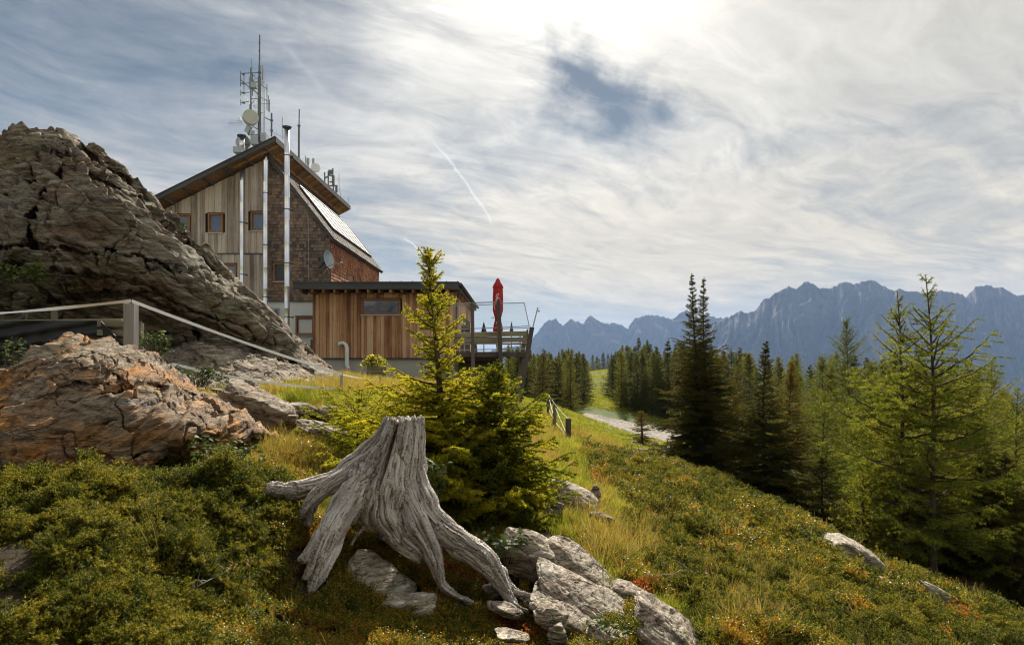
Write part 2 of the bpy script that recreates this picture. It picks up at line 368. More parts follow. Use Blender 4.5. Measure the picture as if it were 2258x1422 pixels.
# ------------------------------------------------------------------ ground (one sheet to the horizon) and path
CTRL = [  # (px, py, distance): the ground passes through these
 (1129,1445,3.7),(1000,1372,3.95),(800,1330,3.95),(600,1340,3.7),(450,1422,2.8),(0,1422,2.35),(200,1250,2.8),(0,1120,3.5),(300,1085,3.9),(200,1112,4.3),(0,1098,4.3),(350,1085,4.5),(-300,1100,4.2),(500,1060,4.4),(620,1140,4.2),
 (700,1180,4.4),(850,1235,4.4),(1140,1375,4.15),(960,1160,6.0),(800,1090,6.2),(650,1060,6.0),(600,1000,6.6),(560,960,7.6),(700,965,7.6),(800,920,8.8),(760,895,10.5),
 (600,870,11),(740,875,11.5),(900,880,12),(800,850,17),(780,832,28),(850,840,29),(1000,850,30),(1150,893,29),(1080,870,24),(1100,925,16),(1150,985,11),(1180,1060,8),
 (1210,1150,6.4),(1300,1200,5.6),(1330,1320,4.5),(1500,1400,4.0),(1700,1422,4.0),(1250,985,20),(1208,925,26),(1200,890,34),(1230,1040,11.5),(1350,1100,9),
 (1330,1015,15),(1420,1020,16),(1500,1042,14.5),(1600,1075,13),(1700,1125,11.5),(1820,1190,10),(1950,1265,8.7),(2100,1335,7.8),(2258,1408,7.0),
 (1450,1120,9.5),(1500,1220,7),(1700,1250,7.5),(1800,1330,6.0),(2000,1400,5.6),(1600,1330,5.2),(2258,1500,5.0),
 (1600,1150,16),(1700,1220,15),(1850,1290,13),(2010,1295,13),(2090,1300,13),(2258,1340,13),(1550,1050,18),(1690,1100,17),(2258,1250,22),(2000,1180,22),
 (1415,985,30),(1340,935,38),(1480,975,38),(1600,1000,38),(1380,945,42),(1290,905,48),(1230,900,46),(1400,915,50),(1500,940,50),(1550,975,30),(1600,1040,26),
 (1310,870,64),(1330,838,85),(1335,812,110),(1200,855,80),(1450,865,80),(1600,900,80),(1800,980,60),(1800,940,90),(2000,1000,80),(2258,1120,50),(2258,1050,90),
 (1170,850,115),(1250,830,120),(1450,830,125),(1700,850,140),(2000,930,140),(2258,1000,140),
 (1000,820,60),(700,815,60),(300,830,40),(0,850,30),(0,900,14),(300,860,16),(-300,900,20),(-300,1000,8),(-400,1150,4),(-900,900,15),(700,822,35),(-500,820,60),
 (2700,1300,14),(2700,1600,5),(3200,1500,12),(2900,1200,40)]
WORLDC = [(0,-2.0,-1.75),(-2,-2.0,-1.4),(2,-2.0,-2.0),(-4,-2.4,-1.2),(5,-2.4,-3.2),(-1.5,0.3,-1.2),(0,0.3,-1.55),(1.5,0.3,-1.9),(3.5,1,-2.4),(-4,1,-.9),(-8,0,-.6),(9,0,-4.5),(20,0,-10),(-20,0,-1),
 (-60,-2,-8),(60,-2,-28),(200,-2,-110),(-200,-2,-90),
 (0,260,-30),(-120,220,-50),(150,260,-70),(330,200,-140),(0,600,-170),(500,600,-280),(-500,600,-220),(0,1500,-520),(1500,1500,-600),(-1500,1500,-520),
 (0,3500,-850),(3000,3500,-850),(-3000,3500,-850),(0,12000,-850),(9000,9000,-850),(-9000,9000,-850),(12000,-2,-850),(-12000,-2,-850),(3000,-2,-850),(-3000,-2,-850)]
def _w(x, y):
    r = np.hypot(x, y + 3.0); return np.stack([np.arctan2(x, y + 3.0) * 1.6, np.log(np.maximum(r, .3))], 1)
_c = np.array([P(*q) for q in CTRL] + [np.array(q) for q in WORLDC], float)
_rb = RBF(_w(_c[:, 0], _c[:, 1]), _c[:, 2], 0.004)
def ground_z(x, y):
    x = np.asarray(x, float).ravel(); y = np.asarray(y, float).ravel(); r = np.hypot(x, y)
    z = _rb(_w(x, y)); p = np.stack([x, y, x * 0], 1)
    z = z + 0.035 * fbm(p * 1.7, 3, 5) * np.clip(r / 3, .4, 1.5) + 0.012 * fbm(p * 8, 2, 9) * (r < 60)
    z = z + 0.35 * fbm(p * .07, 3, 15) * np.clip((r - 30) / 60, 0, 1) + 12 * fbm(p * .004, 4, 25) * np.clip((r - 300) / 900, 0, 1)
    return z
def gz(x, y): return float(ground_z([x], [y])[0])
def hit(px, py, lo=1.6, hi=240.0):
    """where the ray through a photo pixel first meets the ground"""
    D = np.geomspace(lo, hi, 900); x = (px - CX) / F * D; z = (CY - py) / F * D
    g = ground_z(x, D); k = np.nonzero(z < g)[0]
    if not len(k): return None
    k = k[0]; return np.array((x[k], D[k], g[k]))
def on_ground(px, D): x = (px - CX) / F * D; return Vector((x, D, gz(x, D)))
def proj(x, y, z):
    yy = np.maximum(y, 0.2); return CX + F * x / yy, CY - F * z / yy
def inside(px, py, poly):
    r = np.zeros(len(px), bool); n = len(poly)
    for i in range(n):
        (x1, y1), (x2, y2) = poly[i], poly[(i + 1) % n]
        if y1 == y2: continue
        c = ((y1 > py) != (y2 > py)) & (px < (x2 - x1) * (py - y1) / (y2 - y1) + x1); r ^= c
    return r
PATH = [(1560, 990), (1480, 965), (1400, 948), (1330, 930), (1285, 905), (1300, 880), (1318, 850), (1330, 820)]
PATH_W = np.array([hit(*q) if hit(*q) is not None else P(q[0], q[1], 45) for q in PATH])
PATH_W = np.vstack([PATH_W[0] + (PATH_W[0] - PATH_W[1]) * 1.5, PATH_W]); ROAD_W = np.array([P(*q) for q in ((1640, 1010, 36), (1560, 985, 38), (1480, 960, 40), (1400, 945, 42), (1335, 934, 43.5), (1290, 922, 46))])
def path_dist(x, y, W=None):
    d = np.full(len(x), 1e9); W = PATH_W if W is None else W
    for a, b in zip(W[:-1], W[1:]):
        ab = b[:2] - a[:2]; t = np.clip(((x - a[0]) * ab[0] + (y - a[1]) * ab[1]) / (ab @ ab), 0, 1)
        d = np.minimum(d, np.hypot(x - a[0] - t * ab[0], y - a[1] - t * ab[1]))
    return d
def build_ground():
    th = np.radians(np.linspace(-100, 100, 860))
    r = np.concatenate([np.geomspace(0.4, 70, 520), np.geomspace(70, 14000, 170)[1:]])
    T, R = np.meshgrid(th, r); x = (R * np.sin(T)).ravel(); y = (R * np.cos(T) - 3.0).ravel()
    z = ground_z(x, y); nr, ntt = len(r), len(th)
    i = np.arange((nr - 1) * (ntt - 1)); a = (i // (ntt - 1)) * ntt + i % (ntt - 1)
    f = np.stack([a, a + 1, a + ntt + 1, a + ntt], 1)
    me = np_mesh('ground', np.stack([x, y, z], 1), f); me.polygons.foreach_set('use_smooth', np.ones(len(f), bool))
    m, nt = mat('meadow_soil'); g = nt.n('ShaderNodeNewGeometry').outputs['Position']
    a1 = nt.noise(g, 0.35, 5, 0.6); a2 = nt.noise(g, 7.0, 6, 0.7); a3 = nt.noise(g, 1.6, 4, 0.6)
    green = nt.ramp(nt.m('ADD', nt.m('MULTIPLY', a2, 0.6), nt.m('MULTIPLY', a3, 0.4)), [(0.3, (0.030, 0.045, 0.012)), (0.5, (0.075, 0.105, 0.022)), (0.65, (0.16, 0.155, 0.045)), (0.8, (0.12, 0.085, 0.045))])
    soil = nt.ramp(a2, [(0.3, (0.022, 0.018, 0.012)), (0.7, (0.07, 0.052, 0.032))])
    dist = nt.vm('LENGTH', g)
    k = nt.m('MULTIPLY', nt.rng(dist, 7, 11), nt.rng(a1, 0.3, 0.45, 0.6, 1.0))
    far = nt.mix(nt.rng(dist, 250, 900), nt.mix(k, soil, green), (0.028, 0.045, 0.02))
    finish(nt, far, 0.95, a2, 0.6, 0.05, 0.1)
    o = link('ground', me, m); tag(o, kind='structure'); o['label'] = 'grassy mountainside falling away to the valley'
    # gravel path: its own strip of ground, slightly above
    pts = ROAD_W; L = np.concatenate([[0], np.cumsum(np.linalg.norm(np.diff(pts[:, :2], axis=0), axis=1))])
    s = np.linspace(0, L[-1], 260); cx_ = np.interp(s, L, pts[:, 0]); cy_ = np.interp(s, L, pts[:, 1])
    for _ in range(25):
        cx_[1:-1] = (cx_[:-2] + cx_[1:-1] * 2 + cx_[2:]) / 4; cy_[1:-1] = (cy_[:-2] + cy_[1:-1] * 2 + cy_[2:]) / 4
    tx = np.gradient(cx_); ty = np.gradient(cy_); q = np.hypot(tx, ty); tx /= q; ty /= q
    w = np.linspace(-1, 1, 31); wid = np.interp(s, [0, L[-1] * .45, L[-1] * .6, L[-1]], [7.0, 8.0, 7.0, 1.2])
    ed = 1 + 0.28 * fbm(np.stack([s * .6, s * 0, s * 0], 1), 3, 4); ed2 = 1 + 0.28 * fbm(np.stack([s * .6, s * 0 + 9, s * 0], 1), 3, 4)
    W = np.where(w[None] < 0, w[None] * ed[:, None], w[None] * ed2[:, None]) * wid[:, None]
    X = cx_[:, None] - ty[:, None] * W; Y = cy_[:, None] + tx[:, None] * W
    Z = ground_z(X, Y).reshape(X.shape) + 0.05 - 0.05 * np.abs(w[None]) ** 4
    i = np.arange(259 * 30); a = (i // 30) * 31 + i % 30
    me = np_mesh('gravel_path', np.stack([X.ravel(), Y.ravel(), Z.ravel()], 1), np.stack([a, a + 1, a + 32, a + 31], 1))
    m, nt = mat('gravel'); g = nt.n('ShaderNodeNewGeometry').outputs['Position']
    n = nt.noise(g, 6, 8, 0.75); sto = nt.vor(g, 7.0); gr = nt.rng(nt.noise(g, 0.5, 4, 0.6), 0.50, 0.70, 0, 0.5)
    c = nt.ramp(nt.m('ADD', nt.m('MULTIPLY', n, 0.6), nt.m('MULTIPLY', sto, 0.4)), [(0.25, (0.12, 0.10, 0.085)), (0.45, (0.25, 0.22, 0.19)), (0.7, (0.42, 0.39, 0.36))])
    finish(nt, nt.mix(gr, c, (0.09, 0.085, 0.03)), 0.95, n, 0.9, 0.08, 0.1)
    o = link('gravel_path', me, m); tag(o, 'pale gravel track curving out of the conifer forest', None, None, 'structure')
build_ground()

# ------------------------------------------------------------------ far mountains and haze
def mountain_range(name, label, crest, R, depth, base, seed, m, rough=1.0):
    """crest: (px, py) silhouette as seen from the hut, standing R metres away; a real ridge with slopes on both sides"""
    xs = np.array([c[0] for c in crest], float); ys = np.array([c[1] for c in crest], float)
    n = 900; px = np.linspace(xs[0], xs[-1], n); th = (px - CX) / F
    zc = (CY - np.interp(px, xs, ys)) / F * R
    q = np.stack([px * 0.02, px * 0, px * 0 + seed], 1)
    zc = zc + rough * R * (0.0024 * ridged(q * 1.0, 5, seed, 0.55) + 0.0012 * ridged(q * 4, 3, seed + 5)) - R * 0.0022 * rough
    tt = np.concatenate([np.linspace(0, 1, 210), 1 + np.linspace(0, 1, 40)[1:]])
    verts = []
    T2, PX = np.meshgrid(tt, px, indexing='ij'); TH = (PX - CX) / F
    up = np.clip(T2, 0, 1); dn = np.clip(T2 - 1, 0, 1)
    prof = np.clip(1 - (1 - up) ** 1.0, 0, 1); prof = 0.55 * up ** 1.4 + 0.45 * up ** 3.2
    r = R - depth * (1 - up) + depth * dn
    z = base + (zc[None] - base) * prof; z = np.where(T2 > 1, base + (zc[None] - base) * (1 - dn) ** 1.3, z)
    # gullies that run down the face
    gx = PX * 0.011 + 0.8 * fbm(np.stack([PX.ravel() * .006, T2.ravel() * 3, T2.ravel() * 0 + seed], 1), 3, seed).reshape(PX.shape)
    gu = ridged(np.stack([gx.ravel() * 1.6, T2.ravel() * 3.4, T2.ravel() * 0 + seed * 3], 1), 7, seed + 3, 0.56).reshape(PX.shape)
    amp = np.sin(np.clip(up, 0, 1) * math.pi * 0.97) ** 0.8
    z = z + gu * amp * R * 0.019 + R * 0.003 * ridged(np.stack([gx.ravel() * 7, T2.ravel() * 14, T2.ravel() * 0], 1), 3, 41).reshape(PX.shape) * amp
    r = r - gu * amp * depth * 0.07
    X = TH * r; Y = r
    i = np.arange((len(tt) - 1) * (n - 1)); a = (i // (n - 1)) * n + i % (n - 1)
    me = np_mesh(name, np.stack([X.ravel(), Y.ravel(), z.ravel()], 1), np.stack([a, a + 1, a + n + 1, a + n], 1))
    o = link(name, me, m); tag(o, label, None, None, 'structure'); return o
mm, nt_ = mat('limestone'); _g = nt_.n('ShaderNodeNewGeometry')
_n = nt_.noise(_g.outputs['Position'], 0.004, 9, 0.7); _sl = nt_.sep(_g.outputs['Normal'])[2]
_c1 = nt_.ramp(_n, [(0.3, (0.03, 0.03, 0.035)), (0.7, (0.15, 0.138, 0.135))])
_hz = nt_.sep(_g.outputs['Position'])[2]
_wd = nt_.rng(nt_.m('ADD', nt_.m('MULTIPLY', _n, 500), _hz), 60, 320, 1.0, 0.0)
finish(nt_, nt_.mix(_wd, _c1, (0.035, 0.05, 0.025)), 0.95, _n, 0.6, 30.0, 0.1)
mountain_range('mountains', 'far jagged blue mountain range seen beside the terrace post',
    [(880,860),(1000,800),(1100,775),(1165,762),(1200,722),(1225,712),(1240,727),(1262,714),(1285,722),(1303,704),(1320,712),(1345,722),(1370,720),(1385,732),(1400,712),(1420,705),(1450,708),(1480,712),(1500,703),(1516,693),(1530,712),(1560,705),(1600,712),(1660,722),(1750,730),(1900,740),(2100,760),(2350,800)],
    7200, 1900, -860, 3, mm, 1.0)
mountain_range('mountains', 'broad blue mountain massif towering over the forest on the horizon',
    [(1420,905),(1480,800),(1540,750),(1590,716),(1632,694),(1650,700),(1672,690),(1683,668),(1700,662),(1725,648),(1740,640),(1755,648),(1775,631),(1795,637),(1808,645),(1850,634),(1868,630),(1885,636),(1920,627),(1945,638),(1960,645),(1990,650),(2040,655),(2075,650),(2110,653),(2130,660),(2150,645),(2180,637),(2210,646),(2240,662),(2280,658),(2340,690),(2420,700),(2520,760),(2700,900)],
    5000, 2100, -860, 8, mm, 0.75)
def build_haze():
    bm = bmesh.new(); bmesh.ops.create_cube(bm, size=1.0); me = bpy.data.meshes.new('haze'); bm.to_mesh(me); bm.free()
    o = bpy.data.objects.new('haze', me); sc.collection.objects.link(o)
    o.scale = (40000, 29000, 1960); o.location = (0, 10500, -870 + 970 - 30)
    m, nt = mat('haze'); v = nt.n('ShaderNodeVolumePrincipled'); v.inputs['Color'].default_value = (0.38, 0.59, 1.0, 1)
    v.inputs['Density'].default_value = 0.000074; v.inputs['Anisotropy'].default_value = 0.0
    out = nt.n('ShaderNodeOutputMaterial'); nt.t.links.new(v.outputs[0], out.inputs['Volume'])
    me.materials.append(m); tag(o, 'thin blue haze of the distance', None, None, 'stuff')
build_haze()

# ------------------------------------------------------------------ rocks
def disp_rock(v, nrm, n_dir, seed, amp=0.05, freq=1.0, layers=7.0, ledge=0.6, bk=(0.7, 0.32, 0.14)):
    n_dir = np.array(n_dir, float); n_dir /= np.linalg.norm(n_dir)
    wv = fbm(v * freq * 0.7, 2, seed) * 0.10 / freq
    t1 = np.cross(n_dir, [0, 1, 0.2]); t1 /= np.linalg.norm(t1); t2 = np.cross(n_dir, t1)
    def block(fr, fl, sd):
        jit = fbm(v * fr * 2.2, 3, sd) * .30
        cw = (v @ n_dir + wv) * fl + jit * .6; iw = np.floor(cw).astype(np.int64); off = (_hash(iw, iw * 0, iw * 0, sd) & 255) / 255.0
        i1 = np.floor(v @ t1 * fr + off * 3 + jit).astype(np.int64); i2 = np.floor(v @ t2 * fr + off * 5 + jit).astype(np.int64)
        h = _hash(i1, i2, iw, sd + 1); a = (h & 255) / 255.0 - .5; b = ((h >> 8) & 255) / 255.0 - .5
        return a + b * ((cw - iw) - .5) * 1.4
    w = v @ n_dir + wv
    along = v - (v @ n_dir)[:, None] * n_dir[None]
    q = along * freq * 1.1 + n_dir[None] * (w * freq * layers)[:, None]
    s = w * freq * 3.2 + fbm(along * freq * .8, 2, seed + 3) * .7; fr = s - np.floor(s)
    saw = np.where(fr < 0.86, fr / 0.86, (1 - fr) / 0.14) - 0.5
    s2 = w * freq * 11 + fbm(along * freq * 2.1, 2, seed + 4) * .9; fr2 = s2 - np.floor(s2)
    saw2 = np.where(fr2 < 0.8, fr2 / 0.8, (1 - fr2) / 0.2) - 0.5
    d = amp * (0.26 * fbm(q, 5, seed + 7, 0.52) + ledge * .95 * saw + ledge * 0.38 * saw2 + 0.6 * fbm(v * freq * .6, 2, seed + 9) + bk[0] * block(freq * .40, freq * 1.9, seed + 20) + bk[1] * block(freq * 1.2, freq * 4.5, seed + 30) + bk[2] * block(freq * 3.6, freq * 13, seed + 40))
    ck = np.abs(fbm(v * freq * np.array([1.3, 1.3, .8]), 3, seed + 12)); d -= amp * 0.9 * np.exp(-(ck / 0.03) ** 2)
    return v + nrm * d[:, None]
def vnormals(me):
    n = np.empty(len(me.vertices) * 3, np.float32); me.vertex_normals.foreach_get('vector', n); return n.reshape(-1, 3)
def rock(name, label, c, dims, mat_, seed=1, rot=(0, 0, 0), n_dir=(0.5, 0.2, 0.85), amp=0.05, freq=2.0, sub=6, nplanes=16, group=None, cat='rock', ledge=0.6, flat=0.0):
    bm = bmesh.new(); bmesh.ops.create_icosphere(bm, subdivisions=sub, radius=1.0)
    me = bpy.data.meshes.new(name); bm.to_mesh(me); bm.free()
    n = len(me.vertices); d = np.empty(n * 3, np.float32); me.vertices.foreach_get('co', d); d = d.reshape(-1, 3).astype(float)
    R = np.random.RandomState(seed); pn = R.normal(size=(nplanes, 3)); pn /= np.linalg.norm(pn, axis=1)[:, None]
    pn = np.vstack([pn, np.eye(3), -np.eye(3)]); lo_, hi_ = (.86, 1.3) if name == 'rock_slab' else (.62, .98)
    pd = np.concatenate([R.uniform(lo_, hi_, nplanes), np.ones(6) * .95])
    dot = d @ pn.T; rr = np.where(dot > 0.05, pd / np.maximum(dot, 0.05), 9.0)
    k = 14.0; r = -np.log(np.exp(-k * rr).sum(1)) / k
    v = d * r[:, None] * np.array(dims) / 2
    M = np.array(Matrix.Rotation(rot[2], 3, 'Z') @ Matrix.Rotation(rot[1], 3, 'Y') @ Matrix.Rotation(rot[0], 3, 'X'))
    v = v @ M.T
    me.vertices.foreach_set('co', v.astype(np.float32).ravel()); me.update(); nr = vnormals(me)
    v = disp_rock(v, nr, M @ np.array(n_dir), seed, amp, freq, 7.0, ledge)
    me.vertices.foreach_set('co', v.astype(np.float32).ravel()); me.update()
    me.polygons.foreach_set('use_smooth', np.ones(len(me.polygons), bool))
    o = link(name, me, mat_); o.location = c; tag(o, label, cat, group); return o
def sheet_rock(name, label, mat_, top, bot, ctrl, nx, ny, back, seed, n_dir, amp, freq, cracks=(), rnd_top=0.25, ledge=0.7, flow_amp=1.0, left=None, right=None, cat='rock', back_slope=1.0, pre=None):
    """rock face laid through measured points (px, py, distance); rounds over its crest and goes down behind"""
    tx = [p[0] for p in top]; ty = [p[1] for p in top]; bx = [p[0] for p in bot]; by = [p[1] for p in bot]
    px = np.linspace(tx[0], tx[-1], nx); t = np.linspace(0, 1, ny) ** 1.15
    top_y = np.interp(px, tx, ty); bot_y = np.interp(px, bx, by)
    jag = 2.0 * fbm(np.stack([px * .03, px * 0, px * 0 + seed], 1), 4, seed, 0.6); top_y = top_y + jag
    PXg, Tg = np.meshgrid(px, t); PYg = top_y[None] + (bot_y - top_y)[None] * Tg
    c = np.array(ctrl, float); rb = RBF(c[:, :2] / 100, c[:, 2], 0.01)
    D = rb(np.stack([PXg.ravel(), PYg.ravel()], 1) / 100).reshape(PXg.shape)
    hpx = (PYg - top_y[None]) / F * D                       # metres below the crest
    D = D + rnd_top * np.exp(-hpx / (rnd_top * 0.9))
    for pl, wpx, dep in cracks:
        dd = np.full(PXg.shape, 1e9)
        wx = PXg + 7 * fbm(np.stack([PXg.ravel() * .03, PYg.ravel() * .03, PXg.ravel() * 0], 1), 3, 77).reshape(PXg.shape)
        wy = PYg + 7 * fbm(np.stack([PXg.ravel() * .03, PYg.ravel() * .03, PXg.ravel() * 0 + 5], 1), 3, 78).reshape(PXg.shape)
        for (ax, ay), (bx_, by_) in zip(pl[:-1], pl[1:]):
            vx, vy = bx_ - ax, by_ - ay; s = np.clip(((wx - ax) * vx + (wy - ay) * vy) / (vx * vx + vy * vy), 0, 1)
            dd = np.minimum(dd, np.hypot(wx - ax - s * vx, wy - ay - s * vy))
        D = D + dep * np.exp(-(dd / wpx) ** 2)
    X = (PXg - CX) / F * D; Y = D; Z = (CY - PYg) / F * D
    front = np.stack([X, Y, Z], 2)
    nb = 40; s = np.linspace(0, 1, nb + 1)[1:][::-1]
    base = front[0]; bz = front[-1][:, 2] - 0.3
    bk = np.stack([np.repeat(base[None, :, 0], nb, 0) * (1 + 0 * s[:, None]), base[None, :, 1] + back * (1 - (1 - s[:, None]) ** 1.3),
                   base[None, :, 2] - (base[:, 2] - bz)[None] * (s[:, None] ** (1.0 / back_slope)) * 1.0], 2)
    allv = np.concatenate([bk, front], 0); nr_, nc = allv.shape[:2]
    i = np.arange((nr_ - 1) * (nc - 1)); a = (i // (nc - 1)) * nc + i % (nc - 1)
    v = allv.reshape(-1, 3)
    # close the two ends
    me = np_mesh(name, v, np.stack([a, a + nc, a + nc + 1, a + 1], 1)); nrm = vnormals(me)
    nrm = nrm.reshape(nr_, nc, 3)
    for _ in range(4): nrm[1:-1] = (nrm[:-2] + nrm[1:-1] + nrm[2:]) / 3; nrm[:, 1:-1] = (nrm[:, :-2] + nrm[:, 1:-1] + nrm[:, 2:]) / 3
    nrm = nrm.reshape(-1, 3); nrm /= np.linalg.norm(nrm, axis=1)[:, None] + 1e-9
    v2 = disp_rock(v, nrm, n_dir, seed, amp, freq, 7.0, ledge, (1.15, .20, .06))
    me.vertices.foreach_set('co', v2.astype(np.float32).ravel()); me.update()
    me.polygons.foreach_set('use_smooth', np.ones(len(me.polygons), bool))
    o = link(name, me, mat_); tag(o, label, cat); return o

M_crag = rock_mat('crag_gneiss', [(0.05, 0.038, 0.028), (0.18, 0.13, 0.09), (0.33, 0.28, 0.215), (0.55, 0.51, 0.43)], (0.15, math.radians(28), 0), 0.65, (0.16, 0.19, 0.05), 0.55, rust=0.45, rustcol=(0.20, 0.095, 0.04), strat=5.0, dirt=0.9, patk=0.42)
M_slab = rock_mat('pale_gneiss', [(0.16, 0.12, 0.09), (0.34, 0.28, 0.22), (0.46, 0.39, 0.31), (0.56, 0.50, 0.42)], (0.15, math.radians(26), 0), 0.25, (0.26, 0.28, 0.10), 0.9, rust=0.25, rustcol=(0.35, 0.22, 0.12), strat=5.0, dirt=0.7)
M_boul = rock_mat('rusty_boulder', [(0.07, 0.048, 0.038), (0.22, 0.14, 0.095), (0.40, 0.30, 0.20), (0.31, 0.285, 0.26), (0.66, 0.57, 0.46)], (0.1, math.radians(-30), 0.2), 0.22, (0.40, 0.42, 0.34), 1.15, rust=1.0, rustcol=(0.60, 0.25, 0.045), strat=3.2, dirt=0.8, bstr=1.0, patk=0.5)
M_grey = rock_mat('grey_slab', [(0.15, 0.12, 0.09), (0.40, 0.335, 0.265), (0.60, 0.52, 0.425), (0.74, 0.67, 0.57)], (0.15, math.radians(30), 0), 0.45, (0.30, 0.33, 0.08), 2.2, rust=0.2, rustcol=(0.34, 0.20, 0.11), strat=5.0, dirt=0.8)

crag_top = [(-700,430),(-500,380),(-300,345),(-150,320),(0,300),(20,292),(35,284),(60,279),(85,283),(105,290),(120,285),(150,296),(180,315),(215,326),(235,345),(260,358),(285,385),(290,395),(330,428),(352,455),(388,480),(415,510),(448,545),(470,575),(500,610),(530,640),(560,660),(590,688),(618,715),(640,740),(655,762),(660,790),(690,822),(725,856),(742,872),(752,884)]
crag_bot = [(-700,1000),(0,960),(200,930),(400,880),(500,875),(650,875),(700,880),(752,890)]
crag_ctrl = [(-700,430,12),(-700,1000,9),(-300,345,12),(-300,900,10),(0,295,12.2),(0,450,11.4),(0,580,11.0),(0,660,12.6),(0,760,13.5),(0,960,12),(60,280,12.4),(100,450,11.3),(120,600,11.2),(150,680,12.6),(200,760,13),(200,930,12),
 (215,326,12.6),(250,450,11.5),(280,560,11.3),(300,640,11.8),(320,720,12.6),(350,760,12.6),(330,428,13),(400,560,12.0),(420,620,11.7),(430,690,12.1),(440,745,12.9),(360,745,12.9),
 (400,790,12.4),(420,830,11.4),(430,880,10.6),(500,610,13.4),(520,680,12.6),(540,720,12.6),(560,765,13.4),(540,790,12.9),(550,830,11.9),(560,875,10.9),(618,715,13.9),(620,750,13.2),(640,790,13.6),(630,815,12.8),(640,850,11.9),(650,875,11.3),
 (655,762,14.3),(690,822,13.4),(700,850,12.6),(700,880,11.9),(752,884,12.4)]
sheet_rock('rock_outcrop', 'huge dark layered crag sloping down to the hut wall', M_crag, crag_top, crag_bot, crag_ctrl, 900, 480, 5.0, 11, (0.48, 0.25, 0.84), 0.14, 0.75,
    cracks=(([(152,330),(135,375),(95,430),(62,480),(68,540)], 3.5, .4), ([(-200,520),(0,545),(70,541),(200,558),(300,565),(370,590),(460,625)], 2.5, .28), ([(150,296),(215,365),(290,400),(370,470),(430,560)], 6, .35),
            ([(60,300),(180,372),(300,445),(400,535),(500,625)], 3.5, .28), ([(0,600),(150,602),(300,622),(430,682),(560,752)], 3, .22), ([(200,470),(330,520),(440,600),(520,660)], 3, .2), ([(0,440),(60,400),(130,410)], 3, .2), ([(20,690),(150,655),(300,650),(420,700),(560,765)], 5, .3), ([(280,640),(360,655),(470,700),(600,745)], 3, .2), ([(300,480),(310,560),(330,600)], 2.5, .15), ([(440,560),(470,610),(540,660)], 4, .3),
            ([(430,735),(440,780),(520,790),(650,800)], 4, .3)), rnd_top=0.75, ledge=0.9)
sheet_rock('bedrock_slab', 'pale tan bedrock slab sloping out from under the dark crag', M_slab, [(325,790),(350,772),(390,757),(430,748),(480,762),(560,783),(620,792),(660,804),(700,838),(740,868),(760,884)], [(325,905),(400,890),(500,884),(650,882),(740,886),(760,890)],
    [(325,780,12.2),(325,905,10.4),(430,748,12.7),(430,820,11.5),(430,885,10.3),(560,783,12.9),(560,830,11.8),(560,884,10.5),(660,804,13.2),(650,850,11.9),(650,882,11.0),(700,838,13.0),(700,884,11.4),(760,884,12.4)], 420, 170, 1.5, 17, (0.48, 0.1, 0.86), 0.07, 1.5, cracks=(([(400,850),(480,870),(560,850),(640,862)], 3, .12), ([(560,880),(620,850),(680,850)], 2.5, .1)), rnd_top=0.1, ledge=0.6)
boul_top = [(-260,860),(-150,850),(-60,842),(0,828),(40,800),(62,778),(88,758),(108,744),(150,737),(180,739),(232,738),(262,752),(300,762),(345,776),(378,800),(398,828),(430,855),(462,872),(500,900),(528,925),(543,945),(548,960)]
boul_bot = [(-260,1060),(0,1052),(60,1062),(150,1082),(220,1078),(300,1060),(360,1045),(420,1040),(440,1005),(480,985),(520,978),(548,972)]
boul_ctrl = [(-260,860,5.6),(-260,1060,4.6),(0,830,5.6),(0,940,4.85),(0,1052,4.6),(110,745,6.0),(150,800,5.5),(150,900,4.9),(150,1080,4.65),(230,740,6.1),(262,800,5.5),(280,880,5.0),(220,1000,4.7),(300,1060,4.75),
 (345,776,6.2),(380,850,5.6),(370,940,5.0),(350,1000,4.95),(360,1045,5.15),(398,828,6.2),(440,880,5.8),(440,930,5.2),(420,975,5.0),(425,1035,5.5),(500,900,6.1),(490,940,5.5),(470,965,5.4),(480,985,5.7),(548,962,6.1),(530,940,5.8)]
sheet_rock('boulder', 'big rusty orange and brown boulder above the juniper', M_boul, boul_top, boul_bot, boul_ctrl, 760, 430, 1.5, 23, (-0.5, -0.15, 0.82), 0.055, 1.7,
    cracks=(([(230,870),(330,850),(400,862),(450,880)], 4, .10), ([(250,1070),(270,1020),(330,1000),(450,965)], 3.5, .12), ([(60,830),(110,800),(200,790),(280,845)], 3, .05), ([(0,900),(90,880),(170,840),(240,850)], 3, .06), ([(230,935),(330,870),(360,850)], 3, .05)), rnd_top=0.14, ledge=0.8, cat='boulder')
# slabs and stones on the slope
ROCKS = []
def put_rock(px, py, D, w, h, dep, name, label, m, seed, rot=(0, 0, 0), amp=0.03, freq=3.0, sub=5, sink=0.3, group=None, cat='rock', ledge=0.6, n_dir=(0, 0.1, 1)):
    ROCKS.append((px, py, D, w, h, rot[1]))
    c = P(px, py, D); z = gz(c[0], c[1]); k = D / F
    return rock(name, label, (c[0], c[1], c[2]), (w * k, dep, h * k), m, seed, rot, n_dir, amp, freq, sub, 14, group, cat, ledge)
put_rock(560, 922, 7.6, 165, 120, 0.9, 'rock_slab', 'pale ribbed rock slab between the orange boulder and the grass', M_slab, 31, (0, .45, 0), .04, 3.2, 6)
put_rock(628, 930, 7.4, 50, 55, 0.35, 'rock', 'small square block leaning beside the pale ribbed slab', M_slab, 32, (0, .2, .3), .02, 4)
put_rock(695, 955, 7.3, 130, 62, 0.5, 'rock', 'pale rock face in the grass left of the little spruce', M_slab, 33, (0, .25, 0), .03, 3)
put_rock(668, 902, 8.6, 120, 26, 0.5, 'rock', 'flat brown ledge in the grass above the pale rocks', M_slab, 34, (0, .12, 0), .02, 3)
